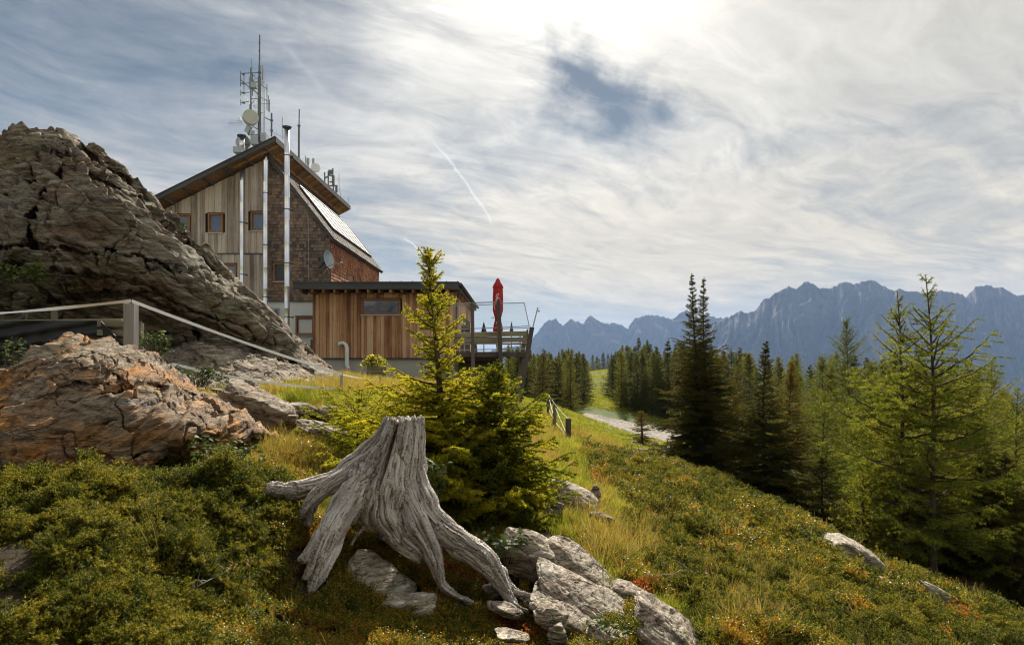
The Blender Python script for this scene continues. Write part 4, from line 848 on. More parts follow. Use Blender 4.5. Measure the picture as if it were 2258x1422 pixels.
def build_hut():
    D = 34.0; S = F / D
    hut = empty('mountain_hut', (-14, 38, -0.8), 'tall timber and shingle mountain hut with three steel flues and antennas on its roof', 'hut')
    roof_z = lambda x: hz(355, D) + (x - hx(577, D)) * 0.4957           # underside of the main roof
    XL, XM, XR = -19.6, hx(590, D), hx(728.5, D); zb = hz(663, D); zmid = hz(560, D); Db = 45.5
    # white plastered base and inner body
    b = MB(1); b.bb(XL + .05, XR - .02, D + .06, Db, -1.6, zb); b.build('base_wall', M_plaster, hut)
    c = MB(1); ze = hz(519, D) ; top = hz(345, D)
    c.prism([(XL + .06, zb + .02), (XR - .06, zb + .02), (XR - .06, ze), (hx(594, D) - .02, roof_z(hx(594, D)) - .05), (XL + .06, roof_z(XL) - .05)], D + .17, Db - .05); c.build('inner_wall', M_dark, hut)
    wins = [(388, 419, 473, 516, 'window half hidden by the crag'), (459, 491.5, 471, 513, None), (553, 590, 467, 509, None), (492, 522, 582, 618, None), (603, 632, 580, 621, None)]
    holes = [(hx(a, D), hx(b_, D), hz(d, D), hz(c_, D)) for a, b_, c_, d, _ in wins]
    hb = [(h[0], h[1], h[2], h[3]) for h in holes[:4]]
    board_wall(XL, XM - .02, D, zmid + .035, lambda x: roof_z(x), W_grey, 'board_wall', hut, hb, seed=5)
    board_wall(XL, XM - .02, D, zb, lambda x: zmid - .03, W_grey, 'board_wall', hut, hb, seed=6)
    f = MB(9); f.bb(XL, XM, D - .05, D + .05, zmid - .03, zmid + .035); f.bb(XL, XR, D - .04, D + .05, zb - .05, zb - .004); f.build('joint_flashing', M_dark, hut)
    for h, w in zip(holes, wins): window(hut, *h, D, label=w[4])
    # shingled gable part
    vx0 = hx(594, D); vz0 = hz(345, D); vx1, vz1 = hx(728, D), hz(515, D)
    slope_x = lambda z: vx0 + (vz0 - z) / (vz0 - vz1) * (vx1 - vx0) if z > vz1 else XR
    hs = [(holes[4][0] - XM, holes[4][1] - XM, holes[4][2] - zb, holes[4][3] - zb)]
    shingles('shingle_wall', W_shg, hut, (XM, D + .02, zb), (1, 0, 0), (0, 0, 1), (0, -1, 0), 9, lambda w: (0, min(slope_x(zb + w + .15), XR) - XM), roof_z(XM) - zb - .05, 3, hs)
    bk = MB(2); bk.prism([(XM - .02, zb), (XR, zb), (XR, vz1 - .1), (vx0, vz0 - .1), (XM - .02, vz0 - .1)], D + .025, D + .16)
    bk.build('sheathing', M_dark, hut)
    f = MB(9); f.bb(hx(649, D), XR - .01, D - .03, D + .02, hz(553, D) - .02, hz(553, D) + .02); f.build('drip_edge', M_dark, hut)
    # side wall
    shingles('shingle_wall', W_shr, hut, (XR, D + .03, zb), (0, 1, 0), (0, 0, 1), (1, 0, 0), 9, lambda w: (0, Db - D), hz(519, D) - zb, 4, [(hx(0, 1) * 0 + 3.6, 4.7, hz(640, 36) - zb, hz(598, 37) - zb)])
    w_ = MB(3); w_.bb(XR - .12, XR - .02, D + 3.62, D + 4.68, 3.9, 5.05); w_.build('side_window', W_frame, hut)
    # steep shingled roof with collectors
    Wd = Vector((vx1 + .25 - vx0, 0, vz1 - .32 - vz0)); Ls = Wd.length; Wn = -Wd.normalized(); Nn = Vector((-Wn.z, 0, Wn.x)) * -1
    if Nn.x < 0: Nn = -Nn
    O = Vector((vx0, D - .15, vz0)) + Wd
    shingles('steep_roof', W_roofsh, hut, O, (0, 1, 0), Wn, Nn, 9, lambda w: (0, Db + .3 - D + .15), Ls, 8, ex=.2, sw=.2)
    rb = MB(4); a = O - Nn * .01; bb_ = O - Nn * .14; a2 = a + Wn * Ls; b2 = bb_ + Wn * Ls
    rb.prism([(a.x, a.z), (a2.x, a2.z), (b2.x, b2.z), (bb_.x, bb_.z)], D - .15, Db + .3); rb.build('steep_roof_deck', W_beam, hut)
    pn = MB(5); fr = MB(6); u0, u1, w0, w1 = 1.9, 11.0, Ls * 0.20, Ls * 0.74
    npn = 7
    for k in range(npn):
        ua = u0 + (u1 - u0) * k / npn + .03; ub = u0 + (u1 - u0) * (k + 1) / npn - .03
        q = [O + Vector((0, 1, 0)) * u + Wn * w + Nn * h for h in (.06, .12) for (u, w) in ((ua, w0), (ub, w0), (ub, w1), (ua, w1))]
        pn.add(q, [(0, 1, 2, 3), (4, 7, 6, 5), (0, 4, 5, 1), (1, 5, 6, 2), (2, 6, 7, 3), (3, 7, 4, 0)])
    m, nt = mat('solar_glass'); finish(nt, (0.30, 0.29, 0.27), 0.7, None, spec=0.15, metal=0.0); 
    so = pn.build('solar_collector', m, hut)
    for u, wa, wb in [(u0 + (u1 - u0) * k / npn, w0, w1) for k in range(npn + 1)]:
        fr.bar(O + Vector((0, 1, 0)) * u + Wn * wa + Nn * .1, O + Vector((0, 1, 0)) * u + Wn * wb + Nn * .1, .05, .1, Nn)
    for w in (w0, w1): fr.bar(O + Vector((0, 1, 0)) * u0 + Wn * w + Nn * .1, O + Vector((0, 1, 0)) * u1 + Wn * w + Nn * .1, .05, .12, Nn)
    fr.build('collector_frame', M_dark, so)
    # main roof
    Df = 32.8; xa, za = hx(606, Df), hz(300, Df); sl = 0.4957; xl = -21.0; Dbk = 47.2; th = .20; zl = za - (xa - xl) * sl
    r = MB(7); r.prism([(xl, zl - th), (xa - .02, za - th), (xa - .02, za - .045), (xl, zl - .045)], Df + .06, Dbk); r.build('roof', W_soffit, hut)
    r = MB(7); r.prism([(xl, zl - .04), (xa + .03, za - .04), (xa + .03, za), (xl, zl)], Df - .05, Dbk + .03); r.build('roof_sheet', M_dark, hut)
    r = MB(8); r.prism([(xl, zl - th - .07), (xa - .01, za - th - .07), (xa - .01, za - .05), (xl, zl - .05)], Df, Df + .055); r.build('fascia', W_fascia, hut)
    r = MB(8); r.bb(xa - .015, xa + .035, Df + .06, Dbk, za - th - .09, za - .05); r.build('fascia', W_beam, hut)
    for k in range(11):                                                   # rafters under the front overhang
        r = MB(10 + k); x = xa - .55 - k * .98; zz = za - (xa - x) * sl - th - .06
        r.add([(x - .05, Df + .08, zz - .02), (x + .05, Df + .08, zz - .02), (x + .05, D + .02, zz - .10), (x - .05, D + .02, zz - .10), (x - .05, Df + .08, zz + .055), (x + .05, Df + .08, zz + .055), (x + .05, D + .02, zz + .055), (x - .05, D + .02, zz + .055)],
              [(0, 1, 2, 3), (4, 7, 6, 5), (0, 4, 5, 1), (1, 5, 6, 2), (2, 6, 7, 3), (3, 7, 4, 0)]); r.build('rafter', W_fascia, hut)
    for k in range(14):
        r = MB(10 + k); y = Df + .5 + k * 1.05; zz = za - th - .09
        r.prism([(xa - 2.2, zz - 2.2 * sl - .04), (xa - .03, zz - .06), (xa - .03, zz + .075), (xa - 2.2, zz - 2.2 * sl + .075)], y, y + .09); r.build('rafter', W_soffit, hut)
    r = MB(11); r.bb(xa - .75, xa - .55, D - .1, Dbk - .4, za - .66, za - .46); r.build('purlin', W_soffit, hut)
    # flues and small fittings
    flue(hut, 533.5, 9, 372, 650, 33.6); flue(hut, 585.5, 11, 338, 700, 33.5, cone=True); flue(hut, 632.8, 11.5, 285, 745, 32.4, cap=True)
    v = MB(12); x0, x1, z0, z1 = hx(594, D), hx(615, D), hz(694, D), hz(679, D); v.bb(x0, x1, D - .02, D + .1, z0, z1); v.bb(x0 + .06, x1 - .1, D - .34, D - .02, z1 - .17, z1 - .06); v.bb(x0 + .06, x1 - .1, D - .3, D - .02, z0 + .06, z0 + .1); v.build('air_vent', M_galv, hut)
    # plaster window
    x0, x1, z0, z1 = hx(652, D), hx(693, D), hz(739, D), hz(698, D)
    window(hut, x0, x1, z0, z1, D + .0, .08, label='ground floor window in the white plaster')
    k = MB(3); k.bb(hx(640, D), hx(690, D), D - .01, D + .05, hz(766, D), hz(763, D)); k.build('band', M_dark, hut)
    # satellite dish on the corner
    dm = MB(13); c = Vector((hx(724, 33.2), 33.3, hz(571, 33.2))); n = 20; vs = [c + Vector((-.12, 0, 0))]; ax = Vector((1, -.28, .15)).normalized(); u = ax.orthogonal().normalized(); v2 = ax.cross(u)
    rings = 5
    for i in range(1, rings + 1):
        rr = .46 * i / rings
        for j in range(n): a = 2 * math.pi * j / n; vs.append(c - ax * (.14 * (1 - (i / rings) ** 2)) + (u * math.cos(a) + v2 * math.sin(a)) * rr)
    fs = [(0, 1 + j, 1 + (j + 1) % n) for j in range(n)]
    for i in range(rings - 1): fs += [(1 + i * n + j, 1 + (i + 1) * n + j, 1 + (i + 1) * n + (j + 1) % n, 1 + i * n + (j + 1) % n) for j in range(n)]
    dm.add(vs, fs); ds = dm.build('satellite_dish', M_galv, hut, smooth=True)
    a = MB(14); a.tube([c + Vector((-.15, .05, -.35)), c + Vector((.62, -.1, -.18))], .018, 6); a.box(c + Vector((.64, -.1, -.16)), (.1, .07, .09)); a.tube([c + Vector((-.1, .1, -.45)), c + Vector((-.45, .3, -.75))], .02, 6); a.build('feed_arm', M_galv, ds)
    a = MB(15); a.tube([c + Vector((-.6, .45, -.35)), c + Vector((-.14, 0, -.1))], .05, 8); a.box(c + Vector((-.3, .1, 0)), (.25, .14, .34)); a.build('bracket', M_dark, ds)
    a = MB(16); a.tube([(hx(679, D), D - .05, hz(440, D)), (hx(681, D), D - .06, hz(520, D)), (hx(681, D), D - .05, zb + .3)], .012, 5); a.build('lightning_cable', M_galv, hut)
    return hut
hut = build_hut()
def build_annex():
    D = 30.0; Df = 29.1; an = empty('annex', (-6, 34, -0.6), 'low flat-roofed annex clad in orange brown upright boards beside the tall hut', 'annex')
    XL, XR = hx(690, D), hx(1000, D); zb, zt = hz(789, D), hz(640, Df); Db = 40.4
    hole = (hx(797, D), hx(883, D), hz(694, D), hz(659, D))
    board_wall(XL, XR, D, zb, lambda x: zt, W_orange, 'board_wall', an, [hole], bw=0.15, seed=21, alt=0.03)
    c = MB(1); c.bb(XL + .02, XR - .03, D + .17, Db, zb - .2, zt); c.build('inner_wall', M_dark, an)
    c = MB(1); c.bb(XL + .06, XR - .06, D + .08, Db - .1, -1.9, zb - .02); c.build('plinth', M_plinth, an)
    c = MB(1); c.bb(XL - .05, XR + .02, D - .05, D + .08, zb - .055, zb - .01); c.build('drip_edge', M_dark, an)
    window(an, *hole, D, .05, .14)
    # left and right side walls
    for xx, s, sd_ in ((XL, -1, 3), (XR, 1, 4)):
        w = MB(sd_); y = D + .04
        while y < Db:
            if not (s > 0 and 3.6 < y - D < 9.0): w.bb(xx - .02 * s, xx + .025 * s, y, y + .142, zb, zt)
            else: w.bb(xx - .02 * s, xx + .025 * s, y, y + .142, zb + 2.15, zt); 
            y += .15
        w.build('board_wall', W_orange, an)
    g = MB(5); g.bb(XR - .03, XR - .01, D + 3.7, D + 8.9, zb + .1, zb + 2.15); g.build('terrace_glazing', M_glass, an)
    g = MB(5)
    for k in range(6): g.bb(XR - .005, XR + .06, D + 3.6 + k * 1.06, D + 3.7 + k * 1.06, zb, zb + 2.15)
    g.build('window_frame', W_post, an)
    for k in range(2):
        l = MB(6); l.bb(XR + .03, XR + .16, D + 1.0 + k * 1.9, D + 1.14 + k * 1.9, 1.95, 2.15); l.build('wall_lamp', M_white, an)
    # roof slab
    xa, xb = hx(646, Df), hx(1011, Df); z1, z0 = hz(621, Df), hz(637, Df)
    r = MB(7); r.bb(xa + .05, xb - .05, Df + .06, 40.7, z0 + .02, z1 - .05); r.build('roof', W_soffit, an)
    r = MB(7); r.bb(xa - .02, xb + .03, Df - .03, 40.8, z1 - .045, z1); r.build('roof_sheet', M_dark, an)
    r = MB(8); r.bb(xa, xb, Df, Df + .055, z0 - .01, z1 - .05); r.build('fascia', W_fascia, an)
    r = MB(8); r.bb(xb - .048, xb, Df + .06, 40.7, z0 - .02, z1 - .05); r.build('fascia', W_beam, an)
    x = xa + .3
    while x < xb - .5: MB(int(x * 10) % 50 + 60).box((x, Df + .5, z0 - .07), (.09, .86, .16)).build('rafter', W_soffit, an); x += .48
    for k in range(10): MB(k).bb(XR + .02, xb - .06, D + .4 + k * 1.05, D + .5 + k * 1.05, z0 - .16, z0 + .01).build('rafter', W_soffit, an)
    g = MB(10); g.tube([(xb + .08, Df + .1, z1 - .1), (xb + .08, 40.9, z1 - .12)], .07, 10); g.build('gutter', M_dark, an, smooth=True)
    g = MB(10); g.tube([(xb + .05, Df + .9, z1 - .15), (xb - .1, Df + 1.0, z1 - .5), (XR + .1, D + .35, z1 - .75), (XR + .08, D + .3, zb)], .045, 8); g.build('downpipe', M_dark, an, smooth=True)
    for k in range(15): MB(11).box((xa + .3 + k * .48, Df + .03, z1 + .02), (.02, .05, .04)).build('roof_clip', M_dark, an)
    g = MB(12); pp = [(747, 763), (749, 757), (757, 756), (763, 760), (765, 768), (765, 805), (767, 811), (771, 812)]
    Dp = 29.8; g.tube([(hx(a, Dp), Dp, hz(b, Dp)) for a, b in pp], [.07, .085, .085, .085, .09, .09, .09, .08], 12); g.build('drain_pipe', M_white, an, smooth=True)
    g = MB(13); g.bb(hx(683, D), hx(689, D), D + .1, D + .3, hz(770, D), hz(748, D)); g.build('meter_box', M_dark, an)
build_annex()

def build_deck():
    D = 30.0; dk = empty('terrace', (-1, 33, -1.7), 'raised timber sun terrace with glass wind screen beside the annex', 'terrace')
    x0, x1 = hx(985, D), hx(1163, D); zf = hz(776, D); Db = 38.5
    b = MB(1); b.bb(x0, x1, D, D + .14, hz(787, D), zf - .03); b.build('front_beam', W_post, dk)
    b = MB(1)
    x = x0
    y = D + .02
    while y < Db: b.bb(x0 - .3, x1 + .02, y, y + .135, zf - .026, zf + .01); y += .145
    b.build('deck_board', W_plank, dk)
    for k in range(7): MB(k).bb(x0 + .05 + k * .5, x0 + .15 + k * .5, D + .15, Db, zf - .22, zf - .03).build('joist', W_post, dk)
    def post(pts, w=.17, t=.17, name='post'):
        m = MB(random.Random(str(pts)).randint(1, 99)); m.bar(V(*pts[0]), V(*pts[1]), w, t, (0, 1, 0)); m.build(name, W_post, dk, bevel=.01)
    post([(1044, 860, 29.85), (1041.5, 668, 29.85)], .15, .17); post([(1106.5, 850, 29.85), (1099, 664, 29.85)], .18, .18); post([(988, 860, 29.85), (985, 744, 29.85)], .15, .17)
    post([(1144, 897, 29.4), (1173, 722, 29.85)], .2, .2); post([(1140, 893, 30.7), (1151, 786, 30.7)], .2, .2); post([(1143, 880, 31.8), (1150, 786, 31.8)], .18, .18)
    post([(1140, 860, 37), (1158, 735, 37)], .2, .2)
    for k in range(3): MB(k).bb(x1 - .25 , x1 - .05, D + .15 + k * .2, D + .3 + k * .2, zf - .5, zf - .23).build('bracket', W_post, dk)
    # glass screen
    for a, c, e in ((1000, 1040, 0), (1047, 1098, 0)):
        g = MB(4); g.bb(hx(a, D), hx(c, D), D + .02, D + .032, hz(722, D), hz(673, D)); g.build('glass_panel', M_clear, dk)
    g = MB(4); z0, z1 = hz(719, D), hz(671, D); p = [(hx(1106, D), z0), (hx(1166, D), z0), (hx(1156, D), z1), (hx(1106, D), z1)]
    g.prism(p, D + .02, D + .032); g.build('glass_panel', M_clear, dk)
    r = MB(5); top = [(985, 671), (1041, 668), (1098, 666), (1102, 667)]
    for (a, b_), (c, d) in zip(top[:-1], top[1:]): r.bar(V(a, b_, D - .02), V(c, d, D - .02), .05, .045)
    for q in (((985, 674.5), (1098, 671)), ((1104, 669), (1156, 668)), ((1156, 668), (1167, 719)), ((985, 727), (1098, 722.5)), ((1104, 722), (1168, 719)), ((1104, 725), (1168, 723))):
        r.bar(V(*q[0], D), V(*q[1], D), .035, .035)
    r.bar(V(1174, 725, D - .1), V(1186, 678, D - .1), .05, .05); r.box(V(1188, 686, D - .1), (.09, .06, .06))
    r.build('handrail', M_galv, dk)
    # board balustrade behind
    w = MB(6)
    for ya, yb in ((731, 742), (744, 755)): w.bar(V(1000, (ya + yb) / 2 + 2, D + .25), V(1161, (ya + yb) / 2 - 1, D + .25), .03, (yb - ya) / F * D, (0, 0, 1))
    w.build('balustrade_board', W_plank, dk)
    w = MB(7)
    for px in (1004, 1024, 1096, 1147): w.bar(V(px, 731, D + .32), V(px, 776, D + .32), .06, .06, (0, 1, 0))
    for py in (757.5, 770): w.bar(V(990, py + 2, D + .15), V(1161, py - 1, D + .15), .035, .04)
    w.build('rail', M_galv, dk)
    # side balustrade to the back
    w = MB(8)
    for py in (733, 748): z = hz(py, D); w.bb(x1 - .06, x1 - .02, D + .3, Db, z - .1, z + .1)
    for k in range(5): w.bb(x1 - .02, x1 + .06, D + 1.5 + k * 1.7, D + 1.6 + k * 1.7, zf, hz(722, D))
    w.build('balustrade_board', W_plank, dk)
    # lattice wall below the deck
    w = MB(9); Dw = 33.0; xa, xb_, za, zb_ = hx(985, Dw), hx(1101, Dw), hz(838, Dw), hz(802, Dw)
    k = 0
    while xa + k * .14 < xb_: w.bb(xa + k * .14, xa + k * .14 + .11, Dw, Dw + .02, za, zb_); k += 1
    k = 0
    while za + k * .14 < zb_: w.bb(xa, xb_, Dw - .022, Dw - .002, za + k * .14, za + k * .14 + .10); k += 1
    w.build('lattice_wall', W_plank, dk)
    w = MB(9); w.bb(xa, xb_, Dw + .05, Dw + .1, -2.2, zf - .3); w.bb(xa, xb_, Dw + .1, Db, zf - .5, zf - .4); w.build('store_wall', W_beam, dk)
    w = MB(10); w.bar(V(985, 792, 31), V(1098, 790, 31), .14, .2); w.bar(V(1048, 849, 31), V(1106, 846, 31), .2, .28); w.build('low_beam', W_post, dk)
build_deck()
def parasol(name, label, px, pyt, pyb, D, wpx, m, pole, marks=False, cat='parasol'):
    x = hx(px, D); k = D / F; z0, z1 = hz(pyb, D), hz(pyt, D); H = z1 - z0; R = wpx / 2 * k; o = empty(name, (x, D, z0), label, cat)
    n = 28; vs = []; rows = [(0.0, .80), (0.02, .92), (.12, .80), (.20, .60), (.24, .55), (.40, .98), (.62, 1.0), (.80, .92), (.815, .86), (.82, 1.06), (.86, .95), (.93, .55), (.985, .32), (1.0, .05)]
    if not marks: rows = [(0.0, .9), (.08, 1.0), (.5, .6), (.85, .25), (1, .03)]
    for t, r in rows:
        for j in range(n):
            a = 2 * math.pi * j / n; fold = 1 + (.16 if marks else .1) * math.cos(8 * a + 2 * t) * min(1, (1 - t) * 5 + .2)
            vs.append((x + R * r * fold * math.cos(a), D + R * r * fold * math.sin(a), z0 + H * t + .02 * math.sin(3 * a)))
    fs = [(i * n + j, i * n + (j + 1) % n, (i + 1) * n + (j + 1) % n, (i + 1) * n + j) for i in range(len(rows) - 1) for j in range(n)] + [tuple((len(rows) - 1) * n + j for j in range(n))]
    mb = MB(1); mb.add(vs, fs, .5); c = mb.build('canopy', m, o, smooth=True)
    p = MB(2); p.tube([(x, D, gz(x, D) if pole is None else pole), (x, D, z1 - .05)], .03, 8); p.build('pole', M_galv, o)
    if marks:
        q = MB(3)
        def stroke(pts, w):
            w3 = [Vector((hx(a, D), D - R * 1.13, hz(b, D))) for a, b in pts]
            q.tube(w3, w, 5)
        stroke([(1097, 660), (1094, 656), (1096, 650), (1100, 648), (1098, 655), (1093, 663)], .012); stroke([(1103, 661), (1099, 657), (1096, 662), (1094, 670)], .012); stroke([(1106, 664), (1102, 668), (1107, 671)], .01)
        stroke([(1089, 672), (1091, 680), (1092, 684)], .010); stroke([(1095, 711), (1098, 709), (1099, 714), (1096, 716), (1095, 711)], .010)
        q.build('lettering', M_white, c)
        q = MB(4); q.tube([(x, D, z0 + H * .225), (x, D, z0 + H * .245)], R * .66, 16); q.box((x - R * 1.1, D, z0 + H * .26), (.12, .04, .03)); q.build('strap', M_dark, c)
    return o
M_red = plain('red_canvas', (0.42, 0.018, 0.018), 0.75, var=0.2, scale=4); M_green = plain('slate_canvas', (0.06, 0.075, 0.085), 0.8)
deckz = hz(776, 30)
parasol('parasol', 'tall closed red parasol with white lettering on the terrace', 1098, 614, 731, 32, 21, M_red, deckz, True)
parasol('parasol', 'small closed slate grey parasol left of the red one', 1067, 710, 733, 37, 11, M_green, deckz)
parasol('parasol', 'small closed slate grey parasol right of the red one', 1128, 709, 733, 37, 8, M_green, deckz)
def table_set(px, D, label):
    x = hx(px, D); z = deckz + .01; o = empty('picnic_table', (x, D, z), label, 'table', 'picnic tables on the terrace')
    t = MB(1)
    for k in range(4): t.bb(x - .8, x + .8, D - .3 + k * .16, D - .16 + k * .16, z + .70, z + .74)
    t.build('tabletop', W_plank, o)
    for s in (-1, 1):
        l = MB(2); l.bar((x + s * .6, D - .3, z), (x + s * .5, D + .2, z + .7), .06, .06); l.bar((x + s * .6, D + .3, z), (x + s * .5, D - .2, z + .7), .06, .06); l.build('leg', M_mast, o)
        b = MB(3); b.bb(x - .8, x + .8, D + s * .62 - .13, D + s * .62 + .13, z + .42, z + .46)
        for e in (-1, 1): b.bar((x + e * .6, D + s * .62, z), (x + e * .55, D + s * .62, z + .42), .05, .05)
        b.build('bench', W_plank, o)
for q in ((1022, 32.0, 'picnic table at the annex end of the terrace'), (1070, 32.4, 'picnic table on the terrace between the two tall posts'), (1130, 33.0, 'picnic table at the outer end of the terrace')): table_set(*q)
# bits near the deck foot
o = MB(1); c = on_ground(1113, 30.5); zz = hz(850, 30.5); o.bb(c.x - .12, c.x + .12, 30.4, 30.7, zz, zz + .34); o.bb(c.x - .14, c.x + .14, 30.38, 30.72, zz + .35, zz + .39); ob = o.build('bin', M_red, None, bevel=.01); tag(ob, 'small red bin under the outer end of the terrace', 'bin')
o = MB(1); o.bar(V(1116, 846, 30.4), V(1130, 841, 30.4), .1, .06); o.bar(V(1108, 846, 30.2), V(1115, 866, 30.2), .08, .06); ob = o.build('timber_offcut', W_plank); tag(ob, 'two leaning timber offcuts beside the red bin', 'timber')
# planter in front of the annex
c = V(832, 822, 23); g_ = gz(c.x, c.y); pl = empty('planter', (c.x, c.y, g_), 'weathered wooden planter standing before the annex plinth', 'planter')
o = MB(2)
for k in range(4): o.bb(c.x - .32, c.x + .32, c.y - .2, c.y - .17, c.z - .19 + k * .1, c.z - .10 + k * .1); o.bb(c.x + .3, c.x + .33, c.y - .16, c.y + .2, c.z - .19 + k * .1, c.z - .10 + k * .1)
o.bb(c.x - .3, c.x + .3, c.y - .16, c.y + .2, g_ - .1, c.z + .14); o.build('side_board', W_plank, pl)

# ------------------------------------------------------------------ antennas (crop coordinates of the mast, 5.078x from (480, 60))
def build_mast():
    MB.k = .45
    D = 36.0; A = lambda cx, cy, dy=0: V(480 + cx / 5.078, 60 + cy / 5.078, D + dy)
    o = empty('antenna_mast', A(470, 1280), 'tall lattice of antennas and a round dish on the hut ridge', 'antenna mast')
    p = MB(1); p.tube([A(468, 1290), A(468, 560)], .20, 12); p.tube([A(468, 560), A(468, 430)], .12, 10); p.tube([A(468, 430), A(470, 90)], .075, 8)
    for cy in (180, 270, 360, 440, 510, 585, 700, 830, 960, 1140): p.tube([A(468, cy - 7), A(468, cy + 7)], .2 if cy > 500 else .11, 10)
    p.build('mast', M_mast, o, smooth=False)
    l = MB(2)
    for s in (508, 522): l.tube([A(s + 4, 1200), A(s - 4, 440)], .035, 5)
    k = 460
    while k < 1190: l.bar(A(500, k), A(528, k + 10), .03, .03); k += 26
    l.build('ladder', M_galv, o)
    s = MB(3); s.tube([A(372, 460), A(372, 880)], .085, 8); s.tube([A(382, 360), A(382, 470)], .03, 6); s.tube([A(345, 1200), A(352, 1090)], .14, 8); s.tube([A(388, 505), A(392, 770)], .06, 6); s.tube([A(368, 870), A(368, 925)], .14, 8)
    s.tube([A(355, 560), A(355, 700)], .05, 6); s.build('side_pole', M_mast, o)
    s = MB(4)
    for a, b, w in (((255, 520), (480, 512), .07), ((255, 632), (372, 626), .06), ((372, 610), (520, 622), .07), ((258, 738), (372, 730), .06), ((258, 848), (372, 832), .06), ((370, 805), (480, 800), .06), ((255, 590), (360, 680), .07), ((360, 680), (470, 760), .06), ((380, 585), (470, 660), .06), ((390, 530), (420, 560), .06),
                    ((400, 700), (480, 790), .06), ((480, 640), (560, 700), .06), ((470, 780), (560, 830), .06), ((470, 862), (590, 862), .045), ((380, 860), (410, 820), .05), ((520, 1010), (600, 1050), .08), ((340, 1210), (470, 1205), .08), ((370, 1095), (470, 1160), .08), ((440, 950), (510, 965), .05), ((480, 1190), (545, 1200), .06), ((380, 1170), (410, 1215), .04), ((330, 1150), (380, 1190), .04), ((450, 1255), (500, 1250), .05), ((400, 590), (480, 560), .05), ((376, 700), (440, 680), .05)):
        s.bar(A(*a), A(*b, .2), w, w)
    s.build('bracket', M_mast, o)
    for cx, a, b, dy in ((256, 497, 665, 0), (295, 530, 712, .3), (259, 706, 768, 0), (259, 815, 876, 0), (498, 430, 596, -.2), (552, 640, 790, .2), (552, 800, 928, .2), (567, 768, 945, .4), (580, 815, 948, .6)): s = MB(5); s.tube([A(cx, a, dy), A(cx, b, dy)], .05, 6); s.build('dipole', M_mast, o)
    s = MB(5); s.tube([A(604, 965), A(603, 1225)], .10, 8)
    for cy in (1045, 1160): s.tube([A(604, cy - 8), A(604, cy + 8)], .17, 8)
    s.build('tube_antenna', M_mast, o)
    for cy in (530, 632, 738, 848): MB(5).box(A(292, cy), (.14, .08, .09)).build('dipole_box', M_mast, o)
    MB.k = 1.0; s = MB(6); c1, c2 = A(290, 1015, .0), A(378, 1000, -.45); c1 = Vector(c1); d = Vector((.55, -.8, .10)).normalized(); cc = A(375, 1003, -.5); r = 84 / 5.078 * D / F
    s.tube([cc - d * .34, cc - d * .28, cc - d * .02, cc], [r * .80, r * .98, r * 1.0, r * .985], 40); s.build('dish_drum', plain('dish_cover', (0.42, 0.43, 0.37), 0.6, var=.05), o)
    s = MB(6); s.box(cc + Vector((-.27, .3, -.55)), (.24, .2, .36), Matrix.Rotation(.45, 3, 'Y')); s.box(cc + Vector((-.05, .3, -.72)), (.18, .2, .18)); s.tube([cc - d * .6, A(400, 1090, .1)], .08, 6); s.build('radio_unit', M_galv, o); MB.k = .45
    s = MB(7); s.box(A(410, 655), (.28, .25, .3)); s.build('junction_box', M_galv, o)
    def yagi(a, b, els, h, tilt=0, name='yagi_antenna'):
        y = MB(8); a, b = A(*a), A(*b); y.bar(a, b, .045, .045)
        for k in range(els): t = (k + .5) / els; q = a.lerp(b, t); y.tube([q + Vector((0, 0, h)), q - Vector((0, 0, h))], .012, 4)
        y.build(name, M_galv, o)
    yagi((122, 1074), (280, 1078), 9, .21); yagi((228, 990, .3), (270, 1042, .3), 3, .18); yagi((218, 1045), (275, 1065), 3, .13); yagi((620, 1185, -.5), (742, 1238, -.5), 8, .17); yagi((292, 768), (375, 865), 4, .02); yagi((408, 806), (408, 862), 2, .03)
    yagi((395, 880), (440, 895), 4, .12)
    # cables hanging about the mast
    s = MB(9); R = random.Random(3)
    for k in range(9):
        a = A(R.uniform(385, 500), R.uniform(600, 1100)); b = A(R.uniform(455, 480), R.uniform(650, 1180)); m_ = (a + b) / 2 - Vector((0, .1, .3)); s.tube([a, a.lerp(m_, .5) - Vector((0, 0, .08)), m_, m_.lerp(b, .5) - Vector((0, 0, .02)), b], .015, 4)
    s.build('cable', M_dark, o)
    for cx, cy, w in ((430, 1280, 85), (528, 1248, 60)):
        s = MB(10); q = A(cx, cy); s.box(q, (w / 5.078 * D / F, .5, .45)); s.build('mast_foot', M_galv, o)
build_mast()
def roof_item(name, label, cat, build, loc):
    o = empty(name, loc, label, cat); build(o); return o
def _vent(o):
    D = 33.6; A = lambda cx, cy, dy=0: V(480 + cx / 5.078, 60 + cy / 5.078, D + dy)
    s = MB(1); s.tube([A(272, 1360), A(272, 1250)], .115, 16); s.build('vent_pipe', M_steel, o, smooth=True)
    s = MB(2); s.tube([A(270, 1228), A(270, 1212), A(270, 1203)], [.22, .22, .05], 18); s.tube([A(272, 1250), A(272, 1228)], .07, 8); s.build('rain_cap', M_dark, o)
    s = MB(3); s.box(A(242, 1385), (.42, .5, .28)); s.build('flashing_box', M_galv, o)
MB.k = 1.0
roof_item('roof_vent', 'short steel vent with flat cap on the left roof slope', 'roof vent', _vent, V(533, 335, 33.6))
def _drum(o):
    D = 34.6; A = lambda cx, cy, dy=0: V(480 + cx / 5.078, 60 + cy / 5.078, D + dy); s = MB(1)
    a = A(290, 1298); s.tube([a + Vector((-.1, .2, 0)), a + Vector((0, -.05, 0))], [.26, .36], 26); s.build('dish', M_galv, o)
    s = MB(2); s.tube([A(325, 1230), A(325, 1400)], .06, 8); s.box(A(335, 1290), (.2, .2, .3)); s.build('pole', M_mast, o)
roof_item('radio_dish', 'grey radio dish behind the short capped vent', 'dish', _drum, V(540, 330, 34.6))
